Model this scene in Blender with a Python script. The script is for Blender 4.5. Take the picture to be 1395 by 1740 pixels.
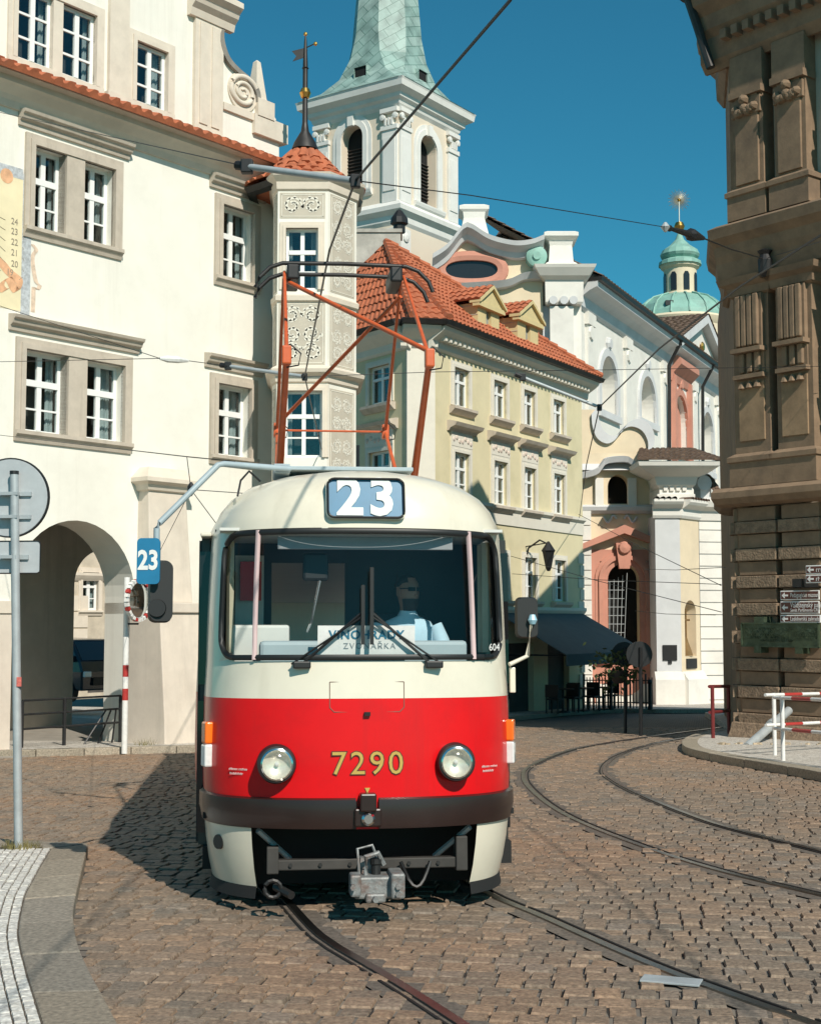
import bpy, math, random
from mathutils import Vector, Matrix
random.seed(7)
R = math.radians
sc = bpy.context.scene
for o in list(bpy.data.objects): bpy.data.objects.remove(o)
COL = sc.collection
# ---------------------------------------------------------------- camera, sky, sun, exposure
CAMH = 1.95; FPX = 2400.0; TH = math.atan(185 / FPX)
cam = bpy.data.cameras.new('camera'); camo = bpy.data.objects.new('camera', cam); COL.objects.link(camo)
camo.location = (0, 0, CAMH); camo.rotation_euler = (R(90) + TH, 0, 0)
cam.sensor_fit = 'VERTICAL'; cam.sensor_height = 24; cam.lens = 24 * FPX / 1740; cam.clip_end = 2000; cam.clip_start = .05
sc.camera = camo
SUN_AZ, SUN_EL = R(25), R(40)
S = Vector((math.sin(SUN_AZ) * math.cos(SUN_EL), -math.cos(SUN_AZ) * math.cos(SUN_EL), math.sin(SUN_EL)))
w = bpy.data.worlds.new('World'); sc.world = w; w.use_nodes = True
nt = w.node_tree; nt.nodes.clear()
sky = nt.nodes.new('ShaderNodeTexSky'); sky.sky_type = 'NISHITA'; sky.sun_disc = False
sky.sun_elevation = SUN_EL; sky.sun_rotation = R(180) - SUN_AZ; sky.ozone_density = 3.0; sky.air_density = 1.0; sky.dust_density = .3
bg = nt.nodes.new('ShaderNodeBackground'); bg.inputs[1].default_value = .085
hs = nt.nodes.new('ShaderNodeMixRGB'); hs.blend_type = 'MULTIPLY'; hs.inputs[0].default_value = 1; hs.inputs[2].default_value = (.25, 1.0, 1.0, 1)
wo = nt.nodes.new('ShaderNodeOutputWorld')
nt.links.new(sky.outputs[0], hs.inputs[1]); nt.links.new(hs.outputs[0], bg.inputs[0]); nt.links.new(bg.outputs[0], wo.inputs[0])
sl = bpy.data.lights.new('sun', 'SUN'); sl.energy = 5.0; sl.angle = R(.5); sl.color = (1, .93, .82)
so = bpy.data.objects.new('sun', sl); COL.objects.link(so); so.rotation_euler = (-S).to_track_quat('-Z', 'Y').to_euler(); so.location = (20, -30, 40)
sc.view_settings.view_transform = 'Standard'; sc.view_settings.look = 'None'; sc.view_settings.exposure = 0.0; sc.view_settings.gamma = 1
sc.view_settings.use_curve_mapping = False
# ---------------------------------------------------------------- pixel helpers (photo pixels of 1395x1740)
CAM = Vector((0, 0, CAMH))
def ray(px, py):
    u = (px - 697.5) / FPX; v = (870 - py) / FPX
    return Vector((u, math.cos(TH) - v * math.sin(TH), math.sin(TH) + v * math.cos(TH)))
def P(px, py, Y):
    d = ray(px, py); return CAM + d * (Y / d.y)
def gz(y):
    return 0.0 if y < 8 else (-.03 / 8 * (y - 8) ** 2 if y < 12 else -.06 - .03 * (y - 12))
def G(px, py, dz=0):
    d = ray(px, py); lo, hi = 1.0, 400.0
    for _ in range(50):
        t = (lo + hi) / 2; p = CAM + d * t
        if p.z - gz(p.y) - dz > 0: lo = t
        else: hi = t
    return CAM + d * t
class Fr:
    """upright facade frame: local x runs along the face (to the right seen from the front), y inward, z up"""
    def __init__(s, o, d):
        d = Vector((d[0], d[1], 0)).normalized(); y = Vector((-d.y, d.x, 0))
        s.o = Vector(o); s.d = d; s.M = Matrix(((d.x, y.x, 0, o[0]), (d.y, y.y, 0, o[1]), (0, 0, 1, o[2]), (0, 0, 0, 1))); s.I = s.M.inverted()
    def px(s, px, py, off=0.0):
        d = s.I.to_3x3() @ ray(px, py); c = s.I @ CAM
        p = c + d * ((off - c.y) / d.y); return p.x, p.z
    def x(s, px, py=1000, off=0.0): return s.px(px, py, off)[0]
    def z(s, px, py, off=0.0): return s.px(px, py, off)[1]
    def at(s, x, y, z): return s.M @ Vector((x, y, z))
def vpdir(off):  # horizontal direction whose vanishing point lies off pixels from the picture centre on the horizon
    d = ray(697.5 + off, 1055); d.z = 0; return d.normalized()
# ---------------------------------------------------------------- mesh builder
class MB:
    def __init__(s): s.v = []; s.f = []
    def add(s, vs, fs):
        b = len(s.v); s.v += [tuple(v) for v in vs]; s.f += [tuple(i + b for i in f) for f in fs]; return s
    def box(s, x0, x1, y0, y1, z0, z1):
        return s.add([(x0, y0, z0), (x1, y0, z0), (x1, y1, z0), (x0, y1, z0), (x0, y0, z1), (x1, y0, z1), (x1, y1, z1), (x0, y1, z1)],
                     [(0, 3, 2, 1), (4, 5, 6, 7), (0, 1, 5, 4), (1, 2, 6, 5), (2, 3, 7, 6), (3, 0, 4, 7)])
    def quad(s, a, b, c, d): return s.add([a, b, c, d], [(0, 1, 2, 3)])
    def rings(s, rs, closed=True, cap=True):
        n = len(rs[0]); b = len(s.v)
        for r in rs: s.v += [tuple(p) for p in r]
        m = n if closed else n - 1
        for i in range(len(rs) - 1):
            for j in range(m):
                k = (j + 1) % n; s.f.append((b + i * n + j, b + i * n + k, b + (i + 1) * n + k, b + (i + 1) * n + j))
        if cap and closed:
            s.f.append(tuple(b + j for j in reversed(range(n)))); s.f.append(tuple(b + (len(rs) - 1) * n + j for j in range(n)))
        return s
    def tube(s, pts, r, n=8, cap=True):
        pts = [Vector(p) for p in pts]; rs = []
        for i, p in enumerate(pts):
            t = (pts[min(i + 1, len(pts) - 1)] - pts[max(i - 1, 0)]).normalized()
            a = Vector((0, 0, 1)) if abs(t.z) < .9 else Vector((1, 0, 0))
            u = t.cross(a).normalized(); q = u.cross(t)
            rr = r[i] if isinstance(r, (list, tuple)) else r
            rs.append([p + (u * math.cos(2 * math.pi * k / n) + q * math.sin(2 * math.pi * k / n)) * rr for k in range(n)])
        return s.rings(rs, True, cap)
    def lathe(s, prof, c=(0, 0, 0), n=24, ph=0.0):
        return s.rings([[(c[0] + r * math.cos(2 * math.pi * k / n + ph), c[1] + r * math.sin(2 * math.pi * k / n + ph), c[2] + z) for k in range(n)] for r, z in prof], True, True)
    def lathe_y(s, prof, c=(0, 0, 0), n=24, cap=True):   # axis along y: prof of (radius, y)
        return s.rings([[(c[0] + r * math.cos(2 * math.pi * k / n), c[1] + y, c[2] + r * math.sin(2 * math.pi * k / n)) for k in range(n)] for r, y in prof], True, cap)
    def prism(s, poly, y0, y1):                 # poly in (x,z), extruded along y
        n = len(poly); s_ = [(p[0], y0, p[1]) for p in poly] + [(p[0], y1, p[1]) for p in poly]
        return s.add(s_, [tuple(range(n)), tuple(reversed(range(n, 2 * n)))] + [(i, n + i, n + (i + 1) % n, (i + 1) % n) for i in range(n)])
    def slab(s, poly, z0, z1):                  # poly in (x,y) or with own z, extruded along z
        n = len(poly); a = [(p[0], p[1], z0 + (p[2] if len(p) > 2 else 0)) for p in poly]; b = [(p[0], p[1], z1 + (p[2] if len(p) > 2 else 0)) for p in poly]
        return s.add(a + b, [tuple(reversed(range(n))), tuple(range(n, 2 * n))] + [(i, (i + 1) % n, n + (i + 1) % n, n + i) for i in range(n)])
    def mould(s, prof, x0, x1):                 # prof of (out, z) from bottom to top; stands on the face y=0, returns to it
        pr = [(0.02, prof[0][1])] + [(-o, z) for o, z in prof] + [(0.02, prof[-1][1])]
        n = len(pr); a = [(x0, p[0], p[1]) for p in pr]; b = [(x1, p[0], p[1]) for p in pr]
        return s.add(a + b, [tuple(reversed(range(n))), tuple(range(n, 2 * n))] + [(i, n + i, n + (i + 1) % n, (i + 1) % n)[::-1] for i in range(n)])
    def mesh(s, name):
        me = bpy.data.meshes.new(name); me.from_pydata(s.v, [], s.f); me.update(); return me
WM = {}
def tagp(o, label=None, cat=None, group=None, kind=None):
    if label: o['label'] = label
    if cat: o['category'] = cat
    if group: o['group'] = group
    if kind: o['kind'] = kind
    return o
def fixn(me):
    import bmesh
    b = bmesh.new(); b.from_mesh(me); bmesh.ops.recalc_face_normals(b, faces=b.faces); b.to_mesh(me); b.free()
def mk(name, mb, mat, parent=None, M=None, smooth=False, bevel=0, label=None, cat=None, group=None, kind=None, norm=True):
    me = mb if isinstance(mb, bpy.types.Mesh) else mb.mesh(name)
    if not isinstance(mb, bpy.types.Mesh):
        if norm: fixn(me)
        if mat: me.materials.append(mat)
        if smooth:
            me.shade_smooth(); me.set_sharp_from_angle(angle=R(smooth if smooth is not True else 40))
    o = bpy.data.objects.new(name, me); COL.objects.link(o)
    if M is None: M = WM[parent] if parent else Matrix.Identity(4)
    WM[o] = M
    if parent: o.parent = parent; o.matrix_basis = WM[parent].inverted() @ M
    else: o.matrix_basis = M
    if bevel:
        b = o.modifiers.new('bevel', 'BEVEL'); b.width = bevel; b.segments = 2; b.limit_method = 'ANGLE'; b.angle_limit = R(35)
    return tagp(o, label, cat, group, kind)
def root(name, M, label, cat, group=None):
    o = bpy.data.objects.new(name, None); COL.objects.link(o); o.empty_display_size = .3
    if not isinstance(M, Matrix): M = Matrix.Translation(Vector(M))
    o.matrix_basis = M; WM[o] = M; return tagp(o, label, cat, group)
def T(*a): return Matrix.Translation(Vector(a))
def RZ(a): return Matrix.Rotation(a, 4, 'Z')
def text_mesh(body, size, depth=.002, align='CENTER', spacing=1.0, bold=0.0):
    c = bpy.data.curves.new('lettering', 'FONT'); c.body = body; c.size = size; c.extrude = depth; c.align_x = align; c.align_y = 'CENTER'; c.space_character = spacing; c.offset = bold; c.resolution_u = 3
    o = bpy.data.objects.new('tmp', c); COL.objects.link(o); dg = bpy.context.evaluated_depsgraph_get()
    me = bpy.data.meshes.new_from_object(o.evaluated_get(dg)); bpy.data.objects.remove(o); me.name = 'lettering'; return me
STAND = Matrix.Rotation(R(90), 4, 'X')  # text lying in xy -> standing in xz facing -y
def lettering(body, size, mat, parent, M, depth=.002, spacing=1.0, align='CENTER', bold=0.0, name='lettering', sx=1.0):
    me = text_mesh(body, size, depth, align, spacing, bold); me.materials.clear(); me.materials.append(mat)
    return mk(name, me, None, parent, M @ STAND @ Matrix.Diagonal((sx, 1, 1, 1)))
# ---------------------------------------------------------------- materials
MATS = {}
def mat(name, col, rough=.8, metal=0.0, var=.12, scale=3.0, bump=.0, bscale=40.0, spec=.5, detail=6, dirt=None, dscale=.6, coat=0.0, emis=None, streak=None):
    if name in MATS: return MATS[name]
    m = bpy.data.materials.new(name); m.use_nodes = True; n = m.node_tree.nodes; l = m.node_tree.links
    b = n['Principled BSDF']; b.inputs['Roughness'].default_value = rough; b.inputs['Metallic'].default_value = metal
    b.inputs['Specular IOR Level'].default_value = spec; b.inputs['Coat Weight'].default_value = coat; b.inputs['Coat Roughness'].default_value = .05
    c4 = (*col, 1)
    if var or dirt or bump: geo = n.new('ShaderNodeNewGeometry')
    cur = None
    if var:
        tx = n.new('ShaderNodeTexNoise'); tx.inputs['Scale'].default_value = scale; tx.inputs['Detail'].default_value = detail; tx.inputs['Roughness'].default_value = .65
        l.new(geo.outputs['Position'], tx.inputs['Vector'])
        rp = n.new('ShaderNodeValToRGB'); rp.color_ramp.elements[0].position = .3; rp.color_ramp.elements[1].position = .7
        rp.color_ramp.elements[0].color = (*[c * (1 - var) for c in col], 1); rp.color_ramp.elements[1].color = (*[min(1, c * (1 + var * .6)) for c in col], 1)
        l.new(tx.outputs['Fac'], rp.inputs[0]); cur = rp.outputs[0]
    if dirt:
        t2 = n.new('ShaderNodeTexNoise'); t2.inputs['Scale'].default_value = dscale; t2.inputs['Detail'].default_value = 8; t2.inputs['Roughness'].default_value = .7
        l.new(geo.outputs['Position'], t2.inputs['Vector'])
        r2 = n.new('ShaderNodeValToRGB'); r2.color_ramp.elements[0].position = .5; r2.color_ramp.elements[1].position = .72
        r2.color_ramp.elements[0].color = (0, 0, 0, 1); r2.color_ramp.elements[1].color = (dirt[3], dirt[3], dirt[3], 1)
        l.new(t2.outputs['Fac'], r2.inputs[0])
        mx = n.new('ShaderNodeMixRGB'); l.new(r2.outputs[0], mx.inputs[0]); mx.inputs[1].default_value = c4; mx.inputs[2].default_value = (*dirt[:3], 1)
        if cur: l.new(cur, mx.inputs[1])
        cur = mx.outputs[0]
    if streak:
        geo = n.new('ShaderNodeNewGeometry'); mp = n.new('ShaderNodeMapping'); mp.inputs['Scale'].default_value = (streak[4], streak[4], streak[4] * .06); l.new(geo.outputs['Position'], mp.inputs[0])
        t4 = n.new('ShaderNodeTexNoise'); t4.inputs['Scale'].default_value = 1; t4.inputs['Detail'].default_value = 7; t4.inputs['Roughness'].default_value = .7; l.new(mp.outputs[0], t4.inputs['Vector'])
        r4 = n.new('ShaderNodeValToRGB'); r4.color_ramp.elements[0].position = .52; r4.color_ramp.elements[1].position = .75; r4.color_ramp.elements[0].color = (0, 0, 0, 1); r4.color_ramp.elements[1].color = (streak[3],) * 3 + (1,); l.new(t4.outputs['Fac'], r4.inputs[0])
        m4 = n.new('ShaderNodeMixRGB'); l.new(r4.outputs[0], m4.inputs[0]); m4.inputs[1].default_value = c4; m4.inputs[2].default_value = (*streak[:3], 1)
        if cur: l.new(cur, m4.inputs[1])
        cur = m4.outputs[0]
    if cur: l.new(cur, b.inputs['Base Color'])
    else: b.inputs['Base Color'].default_value = c4
    if bump:
        t3 = n.new('ShaderNodeTexNoise'); t3.inputs['Scale'].default_value = bscale; t3.inputs['Detail'].default_value = 5; l.new(geo.outputs['Position'], t3.inputs['Vector'])
        bp = n.new('ShaderNodeBump'); bp.inputs['Strength'].default_value = min(1, bump * 10); bp.inputs['Distance'].default_value = bump * .1
        l.new(t3.outputs['Fac'], bp.inputs['Height']); l.new(bp.outputs[0], b.inputs['Normal'])
    if emis: b.inputs['Emission Color'].default_value = (*emis[:3], 1); b.inputs['Emission Strength'].default_value = emis[3]
    MATS[name] = m; return m
def glass(name, tint=(.8, .87, .88), refl=1.0, rough=.02):
    m = bpy.data.materials.new(name); m.use_nodes = True; n = m.node_tree.nodes; l = m.node_tree.links; n.clear()
    o = n.new('ShaderNodeOutputMaterial'); t = n.new('ShaderNodeBsdfTransparent'); t.inputs[0].default_value = (*tint, 1)
    g = n.new('ShaderNodeBsdfGlossy'); g.inputs['Roughness'].default_value = rough; lw = n.new('ShaderNodeLayerWeight'); pw_ = n.new('ShaderNodeMath'); pw_.operation = 'POWER'; pw_.inputs[1].default_value = 4; l.new(lw.outputs['Facing'], pw_.inputs[0]); f = n.new('ShaderNodeMath'); f.operation = 'MULTIPLY_ADD'; f.inputs[1].default_value = .8; f.inputs[2].default_value = .05; l.new(pw_.outputs[0], f.inputs[0])
    mu = n.new('ShaderNodeMath'); mu.operation = 'MULTIPLY'; mu.inputs[1].default_value = refl; mx = n.new('ShaderNodeMixShader')
    l.new(f.outputs[0], mu.inputs[0]); l.new(mu.outputs[0], mx.inputs[0]); l.new(t.outputs[0], mx.inputs[1]); l.new(g.outputs[0], mx.inputs[2]); l.new(mx.outputs[0], o.inputs[0])
    MATS[name] = m; return m
def stone_mat(name, cols, rough=.75, zone=None, bump=.03, bscale=60):
    """per-stone colour: random by mesh island and by object"""
    m = bpy.data.materials.new(name); m.use_nodes = True; n = m.node_tree.nodes; l = m.node_tree.links; b = n['Principled BSDF']; b.inputs['Roughness'].default_value = rough
    geo = n.new('ShaderNodeNewGeometry'); oi = n.new('ShaderNodeObjectInfo'); ad = n.new('ShaderNodeMath'); ad.operation = 'ADD'; fr = n.new('ShaderNodeMath'); fr.operation = 'FRACT'
    l.new(geo.outputs['Random Per Island'], ad.inputs[0]); l.new(oi.outputs['Random'], ad.inputs[1]); l.new(ad.outputs[0], fr.inputs[0])
    rp = n.new('ShaderNodeValToRGB'); e = rp.color_ramp.elements
    while len(e) < len(cols): e.new(.5)
    for i, c in enumerate(cols): e[i].position = i / (len(cols) - 1); e[i].color = (*c, 1)
    l.new(fr.outputs[0], rp.inputs[0]); cur = rp.outputs[0]
    tx = n.new('ShaderNodeTexNoise'); tx.inputs['Scale'].default_value = 35; tx.inputs['Detail'].default_value = 6; l.new(geo.outputs['Position'], tx.inputs['Vector'])
    r2 = n.new('ShaderNodeValToRGB'); r2.color_ramp.elements[0].color = (.55, .55, .55, 1); r2.color_ramp.elements[1].color = (1.25, 1.25, 1.25, 1); r2.color_ramp.elements[0].position = .3; r2.color_ramp.elements[1].position = .75
    l.new(tx.outputs['Fac'], r2.inputs[0]); mx = n.new('ShaderNodeMixRGB'); mx.blend_type = 'MULTIPLY'; mx.inputs[0].default_value = 1; l.new(cur, mx.inputs[1]); l.new(r2.outputs[0], mx.inputs[2]); cur = mx.outputs[0]
    if zone:
        t2 = n.new('ShaderNodeTexNoise'); t2.inputs['Scale'].default_value = zone[0]; t2.inputs['Detail'].default_value = 3; l.new(geo.outputs['Position'], t2.inputs['Vector'])
        r3 = n.new('ShaderNodeValToRGB'); r3.color_ramp.elements[0].position = .42; r3.color_ramp.elements[1].position = .6; r3.color_ramp.elements[0].color = (*zone[1], 1); r3.color_ramp.elements[1].color = (*zone[2], 1)
        l.new(t2.outputs['Fac'], r3.inputs[0]); m2 = n.new('ShaderNodeMixRGB'); m2.blend_type = 'MULTIPLY'; m2.inputs[0].default_value = 1; l.new(cur, m2.inputs[1]); l.new(r3.outputs[0], m2.inputs[2]); cur = m2.outputs[0]
    l.new(cur, b.inputs['Base Color'])
    t3 = n.new('ShaderNodeTexNoise'); t3.inputs['Scale'].default_value = bscale; t3.inputs['Detail'].default_value = 5; l.new(geo.outputs['Position'], t3.inputs['Vector'])
    bp = n.new('ShaderNodeBump'); bp.inputs['Strength'].default_value = .5; bp.inputs['Distance'].default_value = bump * .3; l.new(t3.outputs['Fac'], bp.inputs['Height']); l.new(bp.outputs[0], b.inputs['Normal'])
    MATS[name] = m; return m
plaster = mat('plaster_white', (.80, .77, .69), .9, var=.05, scale=1.5, bump=.03, bscale=25, dirt=(.62, .58, .50, .35), dscale=.5, streak=(.55, .5, .43, .4, 1.6))
plaster2 = mat('plaster_pier', (.66, .58, .49), .9, var=.1, scale=2, bump=.03, bscale=25, dirt=(.5, .43, .36, .5), dscale=.8, streak=(.4, .35, .29, .5, 2.5))
sandst = mat('sandstone_trim', (.52, .45, .37), .85, var=.1, scale=4, bump=.03, bscale=50, dirt=(.36, .31, .25, .5), dscale=1.5, streak=(.28, .24, .19, .6, 3))
cream_st = mat('cream_stone', (.68, .60, .50), .85, var=.08, scale=3, bump=.03, bscale=40, dirt=(.5, .44, .36, .5), dscale=1.2)
whitep = mat('white_paint', (.80, .80, .78), .5, var=.04, scale=8)
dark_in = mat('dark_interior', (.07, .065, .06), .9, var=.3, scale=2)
curtain = mat('curtain', (.55, .58, .58), .9, var=.2, scale=6)
wglass = glass('window_glass', (.85, .9, .9), 1.3)
clayt = mat('clay_tile', (.46, .135, .06), .85, var=.4, scale=5, bump=.03, bscale=40, dirt=(.2, .08, .05, .7), dscale=2.5)
clayd = mat('old_tile', (.13, .085, .06), .9, var=.5, scale=6, bump=.03, dirt=(.3, .2, .13, .6), dscale=4)
copper = mat('green_copper', (.24, .44, .37), .6, var=.2, scale=1.2, dirt=(.15, .2, .18, .6), dscale=.8)
leadm = mat('dark_metal', (.045, .043, .042), .5, .6, var=.3, scale=4)
iron = mat('black_iron', (.02, .02, .021), .5, .3, var=.2, scale=9)
gold = mat('gilded', (.75, .45, .12), .3, 1.0, var=.15, scale=6)
galv = mat('galvanised', (.42, .45, .46), .5, .25, var=.15, scale=8)
steel = mat('rail_steel', (.30, .28, .26), .3, 1.0, var=.3, scale=5)
# ================================================================ ground, rails, pavements
def crom(pts, step=.25):
    pts = [Vector((p[0], p[1])) for p in pts]; q = [pts[0] * 2 - pts[1]] + pts + [pts[-1] * 2 - pts[-2]]; out = []
    for i in range(1, len(q) - 2):
        n = max(2, int((q[i + 1] - q[i]).length / step))
        for k in range(n):
            t = k / n; a, b, c, d = q[i - 1], q[i], q[i + 1], q[i + 2]
            out.append(.5 * ((2 * b) + (c - a) * t + (2 * a - 5 * b + 4 * c - d) * t * t + (3 * b - a - 3 * c + d) * t ** 3))
    out.append(q[-2]); return out
joint = stone_mat('joint_sand', [(.085, .07, .054), (.12, .098, .075)], .95)
# ground sheet
mb = MB(); ys = [-40, -10, 0, 4] + [6 + .5 * i for i in range(60)] + [36 + 4 * i for i in range(20)] + [140, 200, 300, 420]
xs = [-250, -80, -30, -12, -6, 0, 6, 12, 30, 80, 250]
mb.rings([[(x, y, gz(y) - .017) for x in xs] for y in ys], False, False)
def ground_mat():
    m = bpy.data.materials.new('sett_ground'); m.use_nodes = True; n = m.node_tree.nodes; l = m.node_tree.links; b = n['Principled BSDF']; b.inputs['Roughness'].default_value = .85
    geo = n.new('ShaderNodeNewGeometry'); br = n.new('ShaderNodeTexBrick'); br.inputs['Scale'].default_value = 1; br.inputs['Brick Width'].default_value = .2; br.inputs['Row Height'].default_value = .16; br.inputs['Mortar Size'].default_value = .014
    br.inputs['Color1'].default_value = (.15, .13, .11, 1); br.inputs['Color2'].default_value = (.21, .18, .145, 1); br.inputs['Mortar'].default_value = (.03, .026, .022, 1); br.inputs['Bias'].default_value = -.2
    l.new(geo.outputs['Position'], br.inputs['Vector']); l.new(br.outputs['Color'], b.inputs['Base Color'])
    bp = n.new('ShaderNodeBump'); bp.inputs['Distance'].default_value = .02; bp.invert = True; l.new(br.outputs['Fac'], bp.inputs['Height']); l.new(bp.outputs[0], b.inputs['Normal']); return m
mk('ground', mb, ground_mat(), kind='structure', smooth=True)
# rails
TL = [G(*p) for p in [(455, 1505), (485, 1528), (545, 1590), (640, 1648), (720, 1698), (800, 1750)]]
tram_d = Vector((-.113, .994))
TLb = [Vector((TL[0].x, TL[0].y)) + tram_d * t for t in (14, 7, 3)]
TR = [G(*p) for p in [(800, 1500), (930, 1561), (1100, 1636), (1250, 1692), (1420, 1752)]]
TRb = [Vector((TR[0].x, TR[0].y)) + tram_d * t for t in (14, 7, 3)]
R2L = [G(*p) for p in [(1231, 1235), (1100, 1252), (983, 1271), (906, 1299), (889, 1320), (911, 1350), (970, 1389), (1098, 1440), (1226, 1480), (1395, 1521), (1500, 1545)]]
R2R = [G(*p) for p in [(1235, 1244), (1160, 1254), (1098, 1267), (1045, 1287), (1026, 1309), (1047, 1329), (1098, 1355), (1184, 1389), (1252, 1410), (1395, 1446), (1500, 1470)]]
def extend(pts, a):
    q = [Vector((p[0], p[1])) for p in pts]; return q + [q[-1] + (q[-1] - q[-2]).normalized() * t for t in (a * .5, a)]
RAILS = [crom(extend(TLb + TL, 6)), crom(extend(TRb + TR, 9)), crom(extend(R2L, 10)), crom(extend(R2R, 10))]
RLAB = ['shiny grooved tram rail emerging from under the tram by the coupler', 'grooved tram rail leaving the tram under its right skirt', 'outer rail of the empty curved track', 'inner rail of the empty curved track']
railh = {}
for pts, lab in zip(RAILS, RLAB):
    r = root('tram_rail', (pts[0].x, pts[0].y, gz(pts[0].y)), lab, 'rail', 'tram rails in the cobbles')
    hd, gr = MB(), MB(); L = {}
    for nm, m_, offs in (('rail_head', hd, ((-.032, -.02), (-.03, .006), (.026, .006), (.03, -.03))), ('groove', gr, ((.026, .004), (.032, -.009), (.056, -.009), (.06, .002), (.076, .002), (.08, -.01)))):
        rs = []; nl_ = []
        for i, p in enumerate(pts):
            t = (pts[min(i + 1, len(pts) - 1)] - pts[max(i - 1, 0)]).normalized(); nrm = Vector((t.y, -t.x))
            if lab.startswith(('outer', 'grooved')): nrm = -nrm
            rs.append([(p.x + nrm.x * o, p.y + nrm.y * o, gz(p.y) + z) for o, z in offs]); nl_.append((p, nrm.x, nrm.y))
        m_.rings(rs, False, False)
    bd_ = MB(); bd_.rings([[(p.x + nx_ * o, p.y + ny_ * o, gz(p.y) - .006) for o in (-.14, .17)] for p, nx_, ny_ in nl_], False, False); mk('rail_bed', bd_, stone_mat('bed_stone', [(.13, .105, .085), (.17, .14, .11)], .85) if 'bed_stone' not in MATS else MATS['bed_stone'], r, Matrix.Identity(4))
    W0 = Matrix.Identity(4)
    mk('rail_head', hd, steel, r, W0, smooth=30); mk('groove', gr, mat('groove_dark', (.02, .018, .016), .7, .3, var=.3), r, W0)
    for p in pts: railh.setdefault((int(p.x // .5), int(p.y // .5)), []).append(p)
def near_rail(x, y, d):
    for i in (-1, 0, 1):
        for j in (-1, 0, 1):
            for p in railh.get((int(x // .5) + i, int(y // .5) + j), ()):
                if (p.x - x) ** 2 + (p.y - y) ** 2 < d * d: return True
    return False
# pavements ------------------------------------------------------------------
def resample(pts, n):
    pts = [Vector((p[0], p[1])) for p in pts]; L = [0]
    for a, b in zip(pts, pts[1:]): L.append(L[-1] + (b - a).length)
    out = []
    for k in range(n):
        t = L[-1] * k / (n - 1); i = max(j for j in range(len(L)) if L[j] <= t + 1e-9); i = min(i, len(pts) - 2)
        out.append(pts[i].lerp(pts[i + 1], (t - L[i]) / max(1e-9, L[i + 1] - L[i])))
    return out
def inside(poly, x, y):
    c = False; j = len(poly) - 1
    for i in range(len(poly)):
        if (poly[i][1] > y) != (poly[j][1] > y) and x < (poly[j][0] - poly[i][0]) * (y - poly[i][1]) / (poly[j][1] - poly[i][1]) + poly[i][0]: c = not c
        j = i
    return c
granite = stone_mat('granite_kerb', [(.27, .225, .17), (.33, .28, .215), (.24, .21, .17), (.3, .26, .21)], .8, bump=.03, bscale=70)
kerbm2 = stone_mat('granite_kerb_pale', [(.33, .28, .21), (.40, .34, .26), (.29, .25, .19)], .8)
KH = .09
outer = [G(x, y, KH) for x, y in [(215, 1765), (202, 1740), (173, 1685), (153, 1648), (132, 1600), (125, 1554), (129, 1523), (138, 1485), (147, 1447), (151, 1433)]]
inner = [G(x, y, KH) for x, y in [(82, 1765), (74, 1740), (60, 1695), (46, 1650), (33, 1595), (34, 1563), (44, 1519), (56, 1496), (70, 1470), (88, 1440)]]
pav = root('pavement', (outer[4].x, outer[4].y, 0), 'corner pavement of white mosaic setts with a broad granite kerb round the sign pole', 'pavement'); pav['kind'] = 'structure'
for k_ in ('category',): del pav[k_]
I4 = Matrix.Identity(4)
on_, in_ = resample(crom(outer, .05), 57), resample(crom(inner, .05), 57)
def kerb(parent, a, b, nb, h, matl, depth=.14, gap=.006):
    m = len(a) - 1; per = m // nb
    for k in range(nb):
        i0, i1 = k * per, min(m, (k + 1) * per); A = [a[i] for i in range(i0, i1 + 1)]; B = [b[i] for i in range(i0, i1 + 1)]
        A[0] = A[0].lerp(A[1], gap / max(gap * 2, (A[1] - A[0]).length)); A[-1] = A[-1].lerp(A[-2], gap / max(gap * 2, (A[-1] - A[-2]).length))
        B[0] = B[0].lerp(B[1], gap / max(gap * 2, (B[1] - B[0]).length)); B[-1] = B[-1].lerp(B[-2], gap / max(gap * 2, (B[-1] - B[-2]).length))
        dz = random.uniform(-.004, .004)
        mk('kerbstone', MB().slab([(p.x, p.y, gz(p.y) + dz) for p in A] + [(p.x, p.y, gz(p.y) + dz) for p in reversed(B)], h - depth, h), matl, parent, I4, bevel=.012)
kerb(pav, on_, in_, 7, KH, granite)
lp = [(p.x, p.y) for p in in_]
# return kerb at the top of the island
tp0, tp1 = G(151, 1433, KH), G(88, 1440, KH); tl0, tl1 = G(-60, 1421, KH), G(-60, 1434, KH)
kerb(pav, resample([tp0, tl0], 9), resample([tp1, tl1], 9), 3, KH, granite)
base_poly = lp + [(tl1.x, tl1.y), (tl1.x - 1.5, tl1.y), (-6, 4), (lp[0][0], 4)]
mk('bedding', MB().slab([(x, y, gz(y)) for x, y in base_poly], -.1, KH - .014), joint, pav, I4)
mosaic = stone_mat('mosaic_sett', [(.62, .59, .53), (.72, .69, .63), (.56, .53, .49), (.68, .66, .61)], .8, bump=.02)
def sett_mesh(name, j=.006):
    a = [(-.5 + random.uniform(0, .045), -.5 + random.uniform(0, .045)), (.5 - random.uniform(0, .045), -.5 + random.uniform(0, .045)), (.5 - random.uniform(0, .045), .5 - random.uniform(0, .045)), (-.5 + random.uniform(0, .045), .5 - random.uniform(0, .045))]
    v = [(x, y, -1) for x, y in a] + [(x * .985, y * .985, -.22) for x, y in a] + [(x * .91, y * .91, random.uniform(-.05, .05)) for x, y in a]
    me = bpy.data.meshes.new(name); me.from_pydata(v, [], [(8, 9, 10, 11)] + [(i, (i + 1) % 4, 4 + (i + 1) % 4, 4 + i) for i in range(4)] + [(4 + i, 4 + (i + 1) % 4, 8 + (i + 1) % 4, 8 + i) for i in range(4)]); return me
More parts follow.
